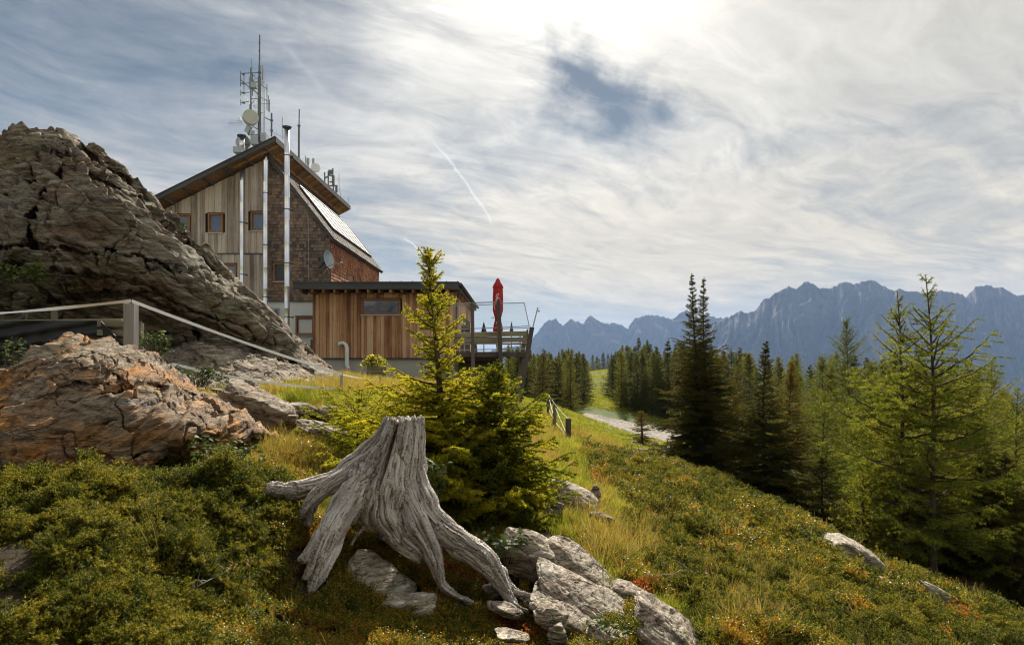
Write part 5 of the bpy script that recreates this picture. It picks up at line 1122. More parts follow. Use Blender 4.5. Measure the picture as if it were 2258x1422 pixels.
def _whip(o):
    D = 37.5; A = lambda cx, cy: V(480 + cx / 5.078, 60 + cy / 5.078, D); s = MB(1); s.tube([A(908, 1500), A(910, 1105)], .055, 8); s.tube([A(910, 1112), A(911, 1098)], .09, 8); s.tube([A(911, 1098), A(914, 920)], .035, 6); s.build('rod', M_mast, o)
roof_item('whip_antenna', 'slender upright rod antenna right of the tall capped flue', 'antenna', _whip, V(659, 355, 37.5))
def _thin(o):
    D = 34; A = lambda cx, cy: V(480 + cx / 5.078, 60 + cy / 5.078, D); s = MB(1); s.tube([A(722, 1270), A(724, 1010)], .02, 6)
    for k in range(4): s.bar(A(722, 1160 + k * 25), A(748, 1165 + k * 25), .02, .02)
    s.build('rod', M_galv, o)
roof_item('whip_antenna', 'very thin rod antenna left of the tall capped flue', 'antenna', _thin, V(622, 310, 34))
def _grp(o):
    D = 40; B = lambda cx, cy, dy=0: V(330 + cx / 3.555, 60 + cy / 3.555, D + dy); s = MB(1)
    s.tube([B(1224, 1070), B(1221, 1010)], .03, 6); s.tube([B(1243, 1100), B(1240, 1030)], .05, 6); s.box(B(1241, 1052), (.14, .14, .36)); s.build('panel_antenna', M_galv, o)
roof_item('panel_antenna', 'pair of small panel antennas next to the round cream dish', 'antenna', _grp, V(679, 368, 40))
def _gd(o):
    D = 41.5; B = lambda cx, cy, dy=0: V(330 + cx / 3.555, 60 + cy / 3.555, D + dy); s = MB(1)
    s.tube([B(1286, 1130), B(1284, 1035)], .05, 6); s.box(B(1283, 1062), (.12, .1, .5)); s.build('pole', M_galv, o); c = B(1300, 1104, -.1)
    s = MB(2); s.tube([c + Vector((-.12, .2, 0)), c], [.1, .16 * D / 41.5 + .12], 24); s.tube([c, c + Vector((.03, -.06, .01))], [.28, .28], 24); s.build('dish', M_white, o)
roof_item('radio_dish', 'small round cream dish halfway along the right roof edge', 'dish', _gd, V(694, 378, 41.5))
def _rear(o):
    D = 45; B = lambda cx, cy, dy=0: V(330 + cx / 3.555, 60 + cy / 3.555, D + dy); s = MB(1)
    for cx, a, b in ((1372, 1140, 1220), (1400, 1130, 1245), (1436, 1108, 1245), (1464, 1240, 1295), (1440, 1180, 1280)): s.tube([B(cx, b), B(cx, a)], .05 if cx != 1464 else .09, 6)
    for a, b in (((1372, 1185), (1400, 1170)), ((1400, 1160), (1440, 1170)), ((1405, 1244), (1464, 1244)), ((1410, 1215), (1440, 1212))): s.bar(B(*a), B(*b), .08, .08)
    s.box(B(1420, 1138), (.3, .1, .3)); s.box(B(1440, 1200), (.15, .15, .6)); s.build('frame', M_mast, o)
    s = MB(2); s.tube([B(1502, 1335), B(1494, 1300), B(1486, 1260), B(1484, 1200), B(1486, 1145)], .02, 5); s.tube([B(1558, 1395), B(1558, 1335)], .015, 5); s.build('whip', M_galv, o)
roof_item('rear_antenna', 'dark frame of antennas at the far end of the right roof edge', 'antenna', _rear, V(729, 400, 45))

# ------------------------------------------------------------------ fences
def ribbon(pts, w, sag, name, m, parent, seed=1, n=40, twist=0.0, t=.004):
    a, b = Vector(pts[0]), Vector(pts[1]); mb = MB(seed); vs = []
    for i in range(n + 1):
        s = i / n; p = a.lerp(b, s) - Vector((0, 0, sag * 4 * s * (1 - s))); ang = twist * math.sin(s * 9 + seed) ; d = Vector((0, math.sin(ang), math.cos(ang))) * w / 2
        vs += [p - d, p + d, p + d + Vector((0, t, 0)), p - d + Vector((0, t, 0))]
    fs = []
    for i in range(n):
        for k in range(4): fs.append((i * 4 + k, i * 4 + (k + 1) % 4, i * 4 + 4 + (k + 1) % 4, i * 4 + 4 + k))
    mb.add(vs, fs, .5); return mb.build(name, m, parent)
def build_tape_fence():
    a = V(289, 665, 8.2); f = empty('tape_fence', (a.x, a.y, gz(a.x, a.y)), 'white tape fence climbing across the crag above the orange boulder', 'fence')
    m = MB(1); m.bar(V(289, 790, 8.2), V(289, 668, 8.2), .125, .125, (0, 1, 0)); p = m.build('post', wood('pale_post', [(.22, .21, .2), (.36, .34, .32), (.5, .48, .45)], 20, .6), f, bevel=.008)
    m = MB(2); m.tube([V(291, 668, 8.15), V(291, 661, 8.15)], .025, 8); m.build('insulator', M_dark, p)
    m = MB(3); q = V(753, 879, 11.3); m.tube([q - Vector((0, 0, .15)), V(753, 822, 11.3)], .022, 8); m.bar(V(751, 858, 11.28), V(756, 858, 11.28), .03, .05); m.build('post', M_galv, f)
    m = MB(4); e = V(838, 862, 15); m.tube([V(838, 872, 15), V(838, 830, 15)], .02, 8); m.build('post', M_galv, f)
    ribbon((V(291, 664, 8.1), V(753, 825, 11.25)), .038, .03, 'tape', M_tape, f, 1, 60, .3); ribbon((V(-260, 705, 8.4), V(289, 663, 8.1)), .04, .03, 'tape', M_tape, f, 3, 60, .9)
    ribbon((V(380, 803, 8.6), V(753, 858, 11.25)), .035, .06, 'tape', M_tape, f, 2, 60, .5); ribbon((V(-150, 814, 7.2), V(380, 803, 8.6)), .02, .02, 'tape', M_tape, f, 4, 30, .3)
    ribbon((V(753, 825, 11.25), V(838, 838, 15)), .02, .02, 'tape', M_tape, f, 5, 30, .3); ribbon((V(753, 858, 11.25), V(838, 866, 15)), .02, .02, 'tape', M_tape, f, 6, 30, .3)
build_tape_fence()
def build_pen():
    D = 10.2; c = V(150, 780, D); f = empty('pallet_fence', (c.x, D, -.4), 'low fence of grey rails and pallet boards hung with black sheeting under the crag', 'fence')
    m = MB(1); m.bar(V(120, 780, D), V(120, 678, D), .06, .06, (0, 1, 0)); m.build('post', W_plank, f)
    m = MB(1); m.bar(V(50, 735, D + .2), V(56, 688, D + .2), .05, .05, (0, 1, 0)); m.build('post', W_plank, f)
    m = MB(2); m.bar(V(-40, 710, D), V(270, 706, D), .05, .05); m.build('rail', W_plank, f)
    m = MB(3)
    for k, y in enumerate((713, 733, 752)): m.bar(V(215, y, D - .1), V(312, y + 2, D - .1), .03, .085)
    m.build('pallet_board', W_plank, f)
    m = MB(4); m.bar(V(308, 775, D + .05), V(308, 712, D + .05), .08, .1, (0, 1, 0)); m.build('post', W_plank, f)
    mb = MB(5); vs = []; nx, nz = 60, 14
    for i in range(nx + 1):
        for j in range(nz + 1):
            px = -60 + 285 * i / nx; py = 707 + 75 * j / nz; q = V(px, py, D - .08 + .035 * math.sin(i * .7 + j * .5) * (j / nz) + .03 * math.sin(j * 1.3 + i * .2)); vs.append(q)
    fs = [(i * (nz + 1) + j, (i + 1) * (nz + 1) + j, (i + 1) * (nz + 1) + j + 1, i * (nz + 1) + j + 1) for i in range(nx) for j in range(nz)]
    mb.add(vs, fs, .5); a = V(222, 708, D - .2); b = V(278, 765, D - .3); c2 = V(232, 768, D - .12); mb.add([a, b, c2, a + Vector((0, .02, 0)), b + Vector((0, .02, 0)), c2 + Vector((0, .02, 0))], [(0, 1, 2), (3, 5, 4), (0, 3, 4, 1), (1, 4, 5, 2), (2, 5, 3, 0)], .2)
    mb.add([V(20, 707, D + .2), V(60, 689, D + .15), V(52, 700, D + .1), V(10, 712, D)], [(0, 1, 2, 3)], .1)
    mb.build('sheeting', M_cloth, f, smooth=True)
build_pen()
def build_wire_fence():
    a = on_ground(1252, 20.5); f = empty('wire_fence', a, 'three leaning grey posts joined by wires on the grassy bank', 'fence'); tops = []
    for k, (px, pt, D, w) in enumerate(((1252, 922, 20.5, .17), (1222, 890, 23, .13), (1208, 868, 27, .11))):
        g = on_ground(px, D); t = V(px + 1.5, pt, D); m = MB(k + 1); m.tube([(g.x, D, g.z - .3), (t.x, D, t.z - .02), (t.x, D, t.z)], [w * .55, w * .5, w * .4], 10); m.build('post', W_post, f); tops.append(t)
    m = MB(9)
    for (x, y) in zip(tops[:-1], tops[1:]):
        m.tube([x - Vector((0, .1, .03)), y - Vector((0, .1, .03))], .005, 5); m.tube([x - Vector((0, .1, .62)), y - Vector((0, .1, .10))], .005, 5); m.tube([x - Vector((0, .05, .6)), y - Vector((0, .05, .6))], .004, 4)
    e = V(1100, 880, 16); m.tube([tops[0] - Vector((0, .05, .1)), e], .008, 4); m.tube([tops[0] - Vector((0, .05, .45)), V(1120, 905, 15)], .006, 4); m.tube([e, V(760, 860, 12)], .006, 4)
    m.build('wire', M_mast, f)
    g = on_ground(1392, 20); q = MB(3); q.tube([(g.x, g.y, g.z - .1), (g.x + .02, g.y, g.z + .42)], .018, 6); o = q.build('stake', M_galv); tag(o, 'thin pale stake in the heath below the small lone spruce', 'stake')
build_wire_fence()

# ------------------------------------------------------------------ vegetation builders (all leaves are real small faces)
def needles(A, B, per_m, ln, wd, R, spread=0.75, jit=0.2, fwd=0.55):
    """triangular needles all along the segments A-B"""
    A = np.asarray(A); B = np.asarray(B); L = np.linalg.norm(B - A, axis=1); cnt = np.maximum(1, np.round(L * per_m + R.uniform(-.4, .4, len(L)))).astype(int)
    idx = np.repeat(np.arange(len(A)), cnt); n = len(idx); t = R.uniform(0, 1, n)[:, None]; d = ((B - A) / (L[:, None] + 1e-9))[idx]; p = A[idx] + (B - A)[idx] * t
    q = R.normal(size=(n, 3)); q -= d * (q * d).sum(1)[:, None]; q /= np.linalg.norm(q, axis=1)[:, None] + 1e-9
    dr = d * fwd + q * spread; dr /= np.linalg.norm(dr, axis=1)[:, None]; l = ln * R.uniform(1 - jit, 1 + jit, n)[:, None]
    s = np.cross(dr, R.normal(size=(n, 3))); s /= np.linalg.norm(s, axis=1)[:, None] + 1e-9; s *= wd / 2
    v = np.stack([p - s, p + s, p + dr * l], 1).reshape(-1, 3); return v, np.repeat(R.uniform(0, 1, n), 3)
def tri_mesh(name, v, rnd=None): return np_mesh(name, v, np.arange(len(v)).reshape(-1, 3), rnd)
def tubes_arrays(A, B, ra, rb, n=3):
    """thin bars for twigs, as quads"""
    A = np.asarray(A); B = np.asarray(B); d = B - A; d /= np.linalg.norm(d, axis=1)[:, None] + 1e-9
    x = np.cross(d, np.array([.31, .17, .93])); x /= np.linalg.norm(x, axis=1)[:, None] + 1e-9; y = np.cross(d, x); m = len(A); vs = []
    for k in range(n):
        a = 2 * math.pi * k / n; o = x * math.cos(a) + y * math.sin(a); vs += [A + o * np.asarray(ra).reshape(-1, 1), B + o * np.asarray(rb).reshape(-1, 1)]
    v = np.stack(vs, 1).reshape(-1, 3); i = np.arange(m)[:, None] * 2 * n; f = []
    for k in range(n): k2 = (k + 1) % n; f.append(np.concatenate([i + 2 * k, i + 2 * k2, i + 2 * k2 + 1, i + 2 * k + 1], 1))
    return v, np.concatenate(f, 0)
def conifer_arrays(H, rad, seed, whorl=0.25, nb=6, start=0.04, twig=0.10, per_m=220, nl=.028, nw=.004, droop=0.25, up_top=0.9, sub=False, lean=(0, 0), larch=False, tr=0.02, upcurve=0.35, dens=1.0, sparse=0.0, gap=None, thin=None):
    R = np.random.RandomState(seed); SA, SB, BA, BB, RA, RB_ = [], [], [], [], [], []
    ax = lambda h: np.array([lean[0] * h / H + .012 * H * math.sin(h / H * 5 + seed), lean[1] * h / H, h])
    h = H * start
    while h < H * 0.985:
        f = h / H; r0 = rad(f)
        if r0 > 0.01 and not (gap and gap[0] < f < gap[1]):
            k = max(3, int(round(nb * (0.7 + .6 * (1 - f)) * dens * (thin(f) if thin else 1)))); a0 = R.uniform(0, 6.28)
            for b in range(k):
                if R.uniform() < sparse: continue
                az = a0 + 6.283 * b / k + R.uniform(-.35, .35); L = r0 * R.uniform(.58, 1.25)
                pitch = -droop * (1 - f) + up_top * f ** 1.6 + R.uniform(-.14, .14); hd = np.array([math.cos(az), math.sin(az), 0]); o = ax(h + R.uniform(-.5, .5) * whorl)
                npt = max(4, int(L / twig)); s = np.linspace(0, 1, npt + 1)
                pts = o[None] + hd[None] * (L * s)[:, None] * math.cos(pitch) + np.array([0, 0, 1.0])[None] * (L * (math.sin(pitch) * s + upcurve * (s ** 2.2) * (1 - f) * .6 - .10 * s * (1 - s)))[:, None]
                pts += R.normal(size=pts.shape) * .02 * L * s[:, None]
                BA += list(pts[:-1]); BB += list(pts[1:]); th = tr * (.09 + .17 * L / max(rad(.1), .3)); RA += list(th * (1 - s[:-1]) + .003); RB_ += list(th * (1 - s[1:]) + .002)
                SA += list(pts[1:-1][int(npt * .15):]); SB += list(pts[2:][int(npt * .15):])
                side = np.array([-hd[1], hd[0], 0])
                for i in range(1, npt + 1):
                    if s[i] < .12: continue
                    for sg in (-1, 1):
                        if R.uniform() < .08 + sparse * .5: continue
                        lt = (L * .42 * (1 - s[i] * .72) + twig * .35) * R.uniform(.6, 1.15); lt = min(lt, .75 if not larch else .5)
                        d = hd * .62 + side * sg * .78 + np.array([0, 0, (-.28 if not larch else -.1) * (1 - f) + .18 * f + R.uniform(-.14, .14)]); d /= np.linalg.norm(d); p0 = pts[i] - (pts[i] - pts[i - 1]) * R.uniform(0, 1); p1 = p0 + d * lt
                        if larch: p1[2] -= .22 * lt
                        SA.append(p0); SB.append(p1); BA.append(p0); BB.append(p1); RA.append(.004 if sub else .003); RB_.append(.0015)
                        if sub and lt > twig * 1.3:
                            m = int(lt / (twig * .8))
                            for q in range(1, m + 1):
                                t = q / (m + .4)
                                for s2 in (-1, 1):
                                    dd = d * .72 + np.cross(d, [0, 0, 1]) * s2 * .7 + np.array([0, 0, R.uniform(-.18, .10)]); dd /= np.linalg.norm(dd); a = p0 + (p1 - p0) * t; SA.append(a); SB.append(a + dd * lt * .42 * (1 - t * .6) * R.uniform(.7, 1.2))
        h += whorl * R.uniform(.75, 1.25) * (1 if f < .75 else .8) * (1 / thin(f) if thin else 1)
    tip = ax(H); SA.append(ax(H * .93)); SB.append(tip); SA.append(ax(H * .97)); SB.append(tip)
    v, rnd = needles(SA, SB, per_m, nl, nw, R, .8 if not larch else .95, .3, .55 if not larch else .3)
    tv, tf = tubes_arrays(BA, BB, RA, RB_)
    # stem
    hs = np.linspace(-.04 * H, H, 16); n = 8; sv = []
    for q in hs:
        c = ax(max(q, 0)); c[2] = q; rr = tr * (1 - .93 * max(q, 0) / H) * (1 + .5 * math.exp(-max(q, 0) / (.06 * H)))
        for k in range(n): a = 6.2832 * k / n; sv.append((c[0] + rr * math.cos(a), c[1] + rr * math.sin(a), c[2]))
    i = np.arange(15 * n); a = (i // n) * n + i % n; b = (i // n) * n + (i + 1) % n
    sf = np.stack([a, b, b + n, a + n], 1)
    tv = np.concatenate([np.array(sv), tv]); tf = np.concatenate([sf, tf + len(sv)])
    return v, rnd, tv, tf
def bark():
    m, nt = mat('bark'); c = obj_co(nt); n = nt.noise(nt.mapping(c, scale=(14, 14, 4)), 1, 6, .7)
    finish(nt, nt.ramp(n, [(.3, (.025, .018, .014)), (.55, (.085, .062, .048)), (.75, (.19, .165, .14))]), .95, n, .8, .02, .1); return m
M_bark = bark()
L_young = leaf_mat('young_spruce_needles', [(0.05, 0.065, 0.008), (0.14, 0.165, 0.014), (0.29, 0.30, 0.025), (0.48, 0.40, 0.04)], 4.5, .62, fine=.35)
L_spruce = leaf_mat('spruce_needles', [(0.022, 0.030, 0.008), (0.060, 0.066, 0.012), (0.12, 0.10, 0.018), (0.20, 0.12, 0.022)], 1.2, .35, fine=.3)
L_larch = leaf_mat('larch_needles', [(0.065, 0.09, 0.012), (0.12, 0.15, 0.018), (0.20, 0.22, 0.028), (0.28, 0.25, 0.04)], 1.0, .45, fine=.3)
L_far = leaf_mat('forest_needles', [(0.030, 0.038, 0.010), (0.058, 0.068, 0.014), (0.10, 0.105, 0.020), (0.15, 0.125, 0.026)], .12, .3, fine=.35)
L_farl = leaf_mat('forest_larch_needles', [(0.045, 0.058, 0.012), (0.078, 0.094, 0.016), (0.125, 0.14, 0.022), (0.17, 0.16, 0.030)], .12, .45, fine=.3)
def make_tree(name, label, cat, loc, leafm, group=None, rotz=0, scale=1.0, **kw):
    v, rnd, tv, tf = conifer_arrays(**kw)
    root = empty(name, (0, 0, 0), label, cat, group)
    link('trunk', np_mesh('trunk', tv, tf), M_bark, root); link('crown', tri_mesh('crown', v, rnd), leafm, root)
    root.location = loc; root.rotation_euler[2] = rotz; root.scale = (scale,) * 3; return root
def prof(pts): xs = [p[0] for p in pts]; ys = [p[1] for p in pts]; return lambda f: float(np.interp(f, xs, ys))
def copy_tree(root, loc, rotz=0, scale=(1, 1, 1), label=None, group=None):
    r = root.copy(); sc.collection.objects.link(r); r.location = loc; r.rotation_euler = (0, 0, rotz); r.scale = scale
    if label: r['label'] = label
    if group: r['group'] = group
    for ch in list(root.children):
        c = ch.copy(); sc.collection.objects.link(c); c.parent = r
    return r
# bushy young spruce behind the stump
def young_spruce():
    D = 6.0; b = on_ground(975, D); top = hz(545, D); H = top - b.z; k = D / F
    fy = lambda py: (hz(py, D) - b.z) / H
    pr = prof([(0, .70), (fy(1150), .85), (fy(1090), .92), (fy(1020), .84), (fy(950), .74), (fy(890), .62), (fy(850), .46), (fy(815), .22), (fy(775), .24), (fy(745), .31), (fy(700), .27), (fy(668), .14), (fy(650), .06), (fy(632), .08), (fy(610), .17), (fy(590), .15), (fy(560), .05), (1, .02)])
    make_tree('young_spruce', 'bushy yellow green young spruce right behind the grey stump', 'tree', b, L_young, None, 0, 1, H=H, rad=pr, seed=12, gap=(fy(658), fy(640)), whorl=.075, nb=7.5, start=.03, twig=.07, per_m=760, nl=.019, nw=.0050, droop=.15, up_top=.95, sub=True, lean=(-.10, 0), tr=.05, upcurve=.45, dens=1.1, sparse=.05, thin=lambda f: 1.0 if f < fy(860) else .85)
    # second low bushy stem to the right that widens the foot of the tree
    b2 = on_ground(1095, 6.0); make_tree('young_spruce', 'low spreading spruce shoot at the right foot of the bushy spruce', 'tree', b2, L_young, None, 0, 1, H=1.38, rad=prof([(0, .60), (.3, .62), (.7, .42), (1, .06)]), seed=14, whorl=.075, nb=7.5, start=.06, twig=.07, per_m=760, nl=.019, nw=.0050, droop=.05, up_top=.8, sub=True, tr=.02, upcurve=.45)
    b3 = on_ground(790, 6.9); make_tree('young_spruce', 'small spreading spruce with drooping sprigs left of the stump top', 'tree', b3, L_young, None, 0, 1, H=.72, rad=prof([(0, .65), (.4, .65), (.8, .40), (1, .08)]), seed=15, whorl=.10, nb=6, start=.1, twig=.08, per_m=600, nl=.018, nw=.0042, droop=-.1, up_top=.8, sub=True, tr=.015, upcurve=.4)
young_spruce()
# the middle distance: individual trees
mid = [ # kind, label, base px, D, top py, half width m, seed, lean px
 ('s', 'tall dark spruce with long bare leader, left of a close twin pair', 1531, 17.2, 603, .80, 31, 0), ('s', 'second dark leader spruce of the close twin pair', 1556, 17.6, 612, .78, 32, 0),
 ('s', 'dense dark spruce with drooping skirt beside the twin spruces', 1688, 15.5, 752, 1.05, 33, 0), ('s', 'dark spruce close behind the drooping skirt spruce', 1742, 19.5, 795, 1.0, 34, 0),
 ('l', 'tall slim larch with a thin straight top and sparse branches', 2016, 13.2, 640, 1.25, 41, -45), ('l', 'tallest larch with spiky upcurved branches and a dark bare trunk', 2068, 12.6, 606, 1.55, 42, -28),
 ('l', 'broad soft larch with hanging green sprays before the slim larch', 1925, 15.5, 850, 1.5, 43, 0), ('l', 'pale green larch standing behind the broad soft larch', 1872, 25, 698, 1.9, 44, 0),
 ('d', 'dark shaded spruce just behind the tallest larch', 2128, 14.0, 800, 1.2, 35, 0), ('l', 'dense larch at the edge of the wood by the far right mountain', 2190, 22, 792, 2.1, 45, 0), ('l', 'low full larch at the far right edge of the wood', 2262, 20, 905, 2.0, 46, 0),
 ('l', 'soft larch with low sweeping branches left of the slim larch', 1962, 14.0, 905, 1.2, 61, 0), ('l', 'full larch between slim and tallest larch trunks', 2040, 16.0, 815, 1.5, 62, 0), ('l', 'bright larch right of the tallest larch', 2165, 13.6, 930, 1.3, 63, 0), ('l', 'tall larch near the right frame edge behind the bright larch', 2245, 17, 860, 1.7, 64, 0),
 ('l', 'rounded green larch filling the gap behind the dark spruces', 1815, 20, 862, 1.8, 47, 0), ('d', 'dark spruce behind and right of the twin spruces', 1620, 24, 860, 1.4, 36, 0), ('d', 'deep shaded spruce below the tall larches', 2220, 13.2, 1000, 1.3, 37, 0),
 ('s', 'small lone spruce standing in the heath by the gravel track', 1415, 29.0, 903, .75, 38, 0), ('l', 'young larch on the grassy bank near the track bend', 1745, 24, 795, 1.5, 48, 0), ('d', 'low dark spruce at the foot of the broad soft larch', 1815, 14.5, 1010, 1.1, 39, 0),
 ('l', 'olive larch between the tall larches and the dense larch', 2105, 20, 830, 1.7, 49, 0), ('d', 'dark spruce in the shade at the right edge of the slope', 2330, 15, 960, 1.5, 50, 0), ('l', 'feathery larch bush hugging the slope edge', 1905, 13.5, 1045, 1.0, 51, 0)]
for kind, label, px, D, ty, hw, seed, lean in mid:
    b = on_ground(px, D);
    if px > 1990 and px < 2100: print('TREE', px, D, b, hz(ty, D) - b.z)
   

    H = hz(ty, D) - b.z; lm = lean / F * D
    if kind == 'l':
        big = H > 5.5 and D < 14
        pr = prof([(0, .25), (.12, .65), (.3, .95), (.5, 1.0), (.65, .82), (.76, .52), (.85, .32), (.93, .15), (1, .03)]) if big else prof([(0, .75), (.25, 1.0), (.5, .82), (.75, .48), (.9, .22), (1, .03)])
        make_tree('larch', label, 'tree', b, L_larch, None, 0, 1, H=H, rad=lambda f, p=pr, w=hw: p(f) * w, seed=seed, whorl=(.22 if big else .18), nb=(5 if big else 7), start=(.16 if big else .04), twig=.13, per_m=(170 if D < 16 else 120), nl=.040, nw=.0095, droop=.15, up_top=1.0, larch=True, lean=(lm, 0), tr=(.075 if big else .06), upcurve=.5, dens=1.0, sparse=(.18 if big else .08), sub=D < 16)
    else:
        tw = 'twin' in label or 'pair' in label
        pr = prof([(0, 1.0), (.15, 1.35), (.35, 1.15), (.55, .95), (.66, .66), (.76, .28), (.86, .17), (.95, .08), (1, .02)]) if tw else prof([(0, .85), (.15, 1.0), (.45, .72), (.7, .42), (.88, .2), (1, .03)])
        make_tree('spruce', label, 'tree', b, L_spruce, None, 0, 1, H=H, rad=lambda f, p=pr, w=hw: p(f) * w, seed=seed, whorl=max(.11, H * .026), nb=7, start=.03, twig=.10 if D < 20 else .14, per_m=170 if D < 20 else 160, nl=.036, nw=.0105, droop=.45, up_top=.75, lean=(lm, 0), tr=.06, upcurve=.3, dens=1.0, sparse=.03, sub=D < 20)
# forest behind: prototypes, then copies
fprot = []
for i in range(6): fprot.append(('spruce', make_tree('spruce', 'x', 'tree', (0, 0, 0), L_far, 'spruces of the forest behind the meadow', H=6.0, rad=(lambda f, w=(1.15, 1.4, 1.0, 1.25, 1.5, 1.1)[i]: w * (1 - f) ** .75 * (.85 + .15 * min(1, f * 8))), seed=200 + i, whorl=.22, nb=6, start=.05, twig=.24, per_m=42, nl=.085, nw=.034, droop=.35, up_top=.7, tr=.07, upcurve=.25)))
for i in range(5): fprot.append(('larch', make_tree('larch', 'x', 'tree', (0, 0, 0), L_farl, 'larches of the forest behind the meadow', H=6.0, rad=(lambda f, w=(1.4, 1.7, 1.3, 1.6, 1.5)[i]: w * (1 - f) ** .6 * (.7 + .3 * min(1, f * 5))), seed=220 + i, whorl=.23, nb=6, start=.10, twig=.25, per_m=38, nl=.085, nw=.030, droop=.1, up_top=.9, tr=.06, upcurve=.4, larch=True)))
top_prof = [(1110, 850), (1150, 800), (1180, 782), (1215, 765), (1250, 760), (1280, 768), (1310, 774), (1345, 772), (1370, 748), (1400, 738), (1440, 746), (1480, 735), (1520, 745), (1600, 768), (1640, 762), (1700, 762), (1740, 760), (1790, 785), (1830, 765), (1870, 760), (1950, 775), (2050, 780), (2100, 790), (2160, 800), (2200, 830), (2260, 890), (2400, 980)]
R_ = np.random.RandomState(11); placed = []; first = {}
cand = []
for k in range(7000):
    px = R_.uniform(1105, 2420) if k % 2 else (R_.uniform(1120, 1295) if k % 4 else R_.uniform(1340, 1640)); D = float(np.exp(R_.uniform(math.log(30), math.log(135)))); x = hx(px, D)
    cand.append((px, D, x))
gzs = ground_z([c[2] for c in cand], [c[1] for c in cand]); pd = path_dist(np.array([c[2] for c in cand]), np.array([c[1] for c in cand]))
CLEAR = [(1225, 1000), (1262, 905), (1290, 885), (1300, 840), (1310, 800), (1344, 800), (1348, 850), (1362, 895), (1400, 915), (1500, 932), (1600, 950), (1620, 1100), (1200, 1100)]
spots = []; nl_ = nr_ = 0
front = [(px, R_.uniform(38, 50)) for px in np.linspace(1122, 1256, 20)] + [(px, R_.uniform(50, 62)) for px in np.linspace(1130, 1285, 20)] + [(px, R_.uniform(51, 61)) for px in np.linspace(1372, 1640, 34)] + [(px, R_.uniform(60, 90)) for px in np.linspace(1352, 1640, 34)] + [(px, R_.uniform(118, 132)) for px in np.linspace(1272, 1372, 13)] + [(px, R_.uniform(60, 80)) for px in np.linspace(1262, 1292, 7)] + [(px, R_.uniform(62, 80)) for px in np.linspace(1346, 1362, 4)]
for px, D in front:
    px += R_.uniform(-5, 5); x = hx(px, D); spots.append((x, D, gz(x, D)))
for (px, D, x), z, d in zip(cand, gzs, pd):
    bx, by = proj(x, D, z)
    if d < 2.2 or path_dist(np.array([x]), np.array([D]), ROAD_W)[0] < 8 or inside(np.array([bx]), np.array([by]), CLEAR)[0] or by > 1120: continue
    if px < 1295 and D < 36: continue
    if px < 1640 and D < 40: continue
    if px > 1640 and D < 30: continue
    mind = .9 + D * .009
    if any((x - a) ** 2 + (D - b) ** 2 < mind ** 2 for a, b, _ in spots): continue
    if px < 1640:
        if nl_ >= 90: continue
        nl_ += 1
    else:
        if nr_ >= 110: continue
        nr_ += 1
    spots.append((x, D, z))
cnt = 0
for x, D, z in spots:
    px = CX + F * x / D; ty = np.interp(px, [p[0] for p in top_prof], [p[1] for p in top_prof]) + abs(R_.normal()) * 26 * (1 if D > 40 or px < 1700 else 1.7)
    H = hz(ty, D) - z; H = min(max(H, 3.4), 12.0) * R_.uniform(.9, 1.0)
    pl_ = 0.35 if px < 1700 else .6
    i = R_.randint(0, 6) if R_.uniform() > pl_ else 6 + R_.randint(0, 5); kind, pr_ = fprot[i]; s = H / 6.0; w = s * R_.uniform(1.0, 1.45) * (1.0 if H < 8 else .85)
    lab = 'forest spruce among many behind the meadow and the gravel track' if kind == 'spruce' else 'forest larch among many behind the meadow and the gravel track'
    if i not in first: first[i] = 1; pr_.location = (x, D, z - .1); pr_.scale = (w, w, s); pr_.rotation_euler[2] = R_.uniform(0, 6.28); pr_['label'] = lab
    else: copy_tree(pr_, (x, D, z - .1), R_.uniform(0, 6.28), (w, w, s), lab)
    cnt += 1
for i, (k_, p_) in enumerate(fprot):
    if i not in first:
        for c_ in list(p_.children): bpy.data.objects.remove(c_)
        bpy.data.objects.remove(p_)
print('forest', cnt)

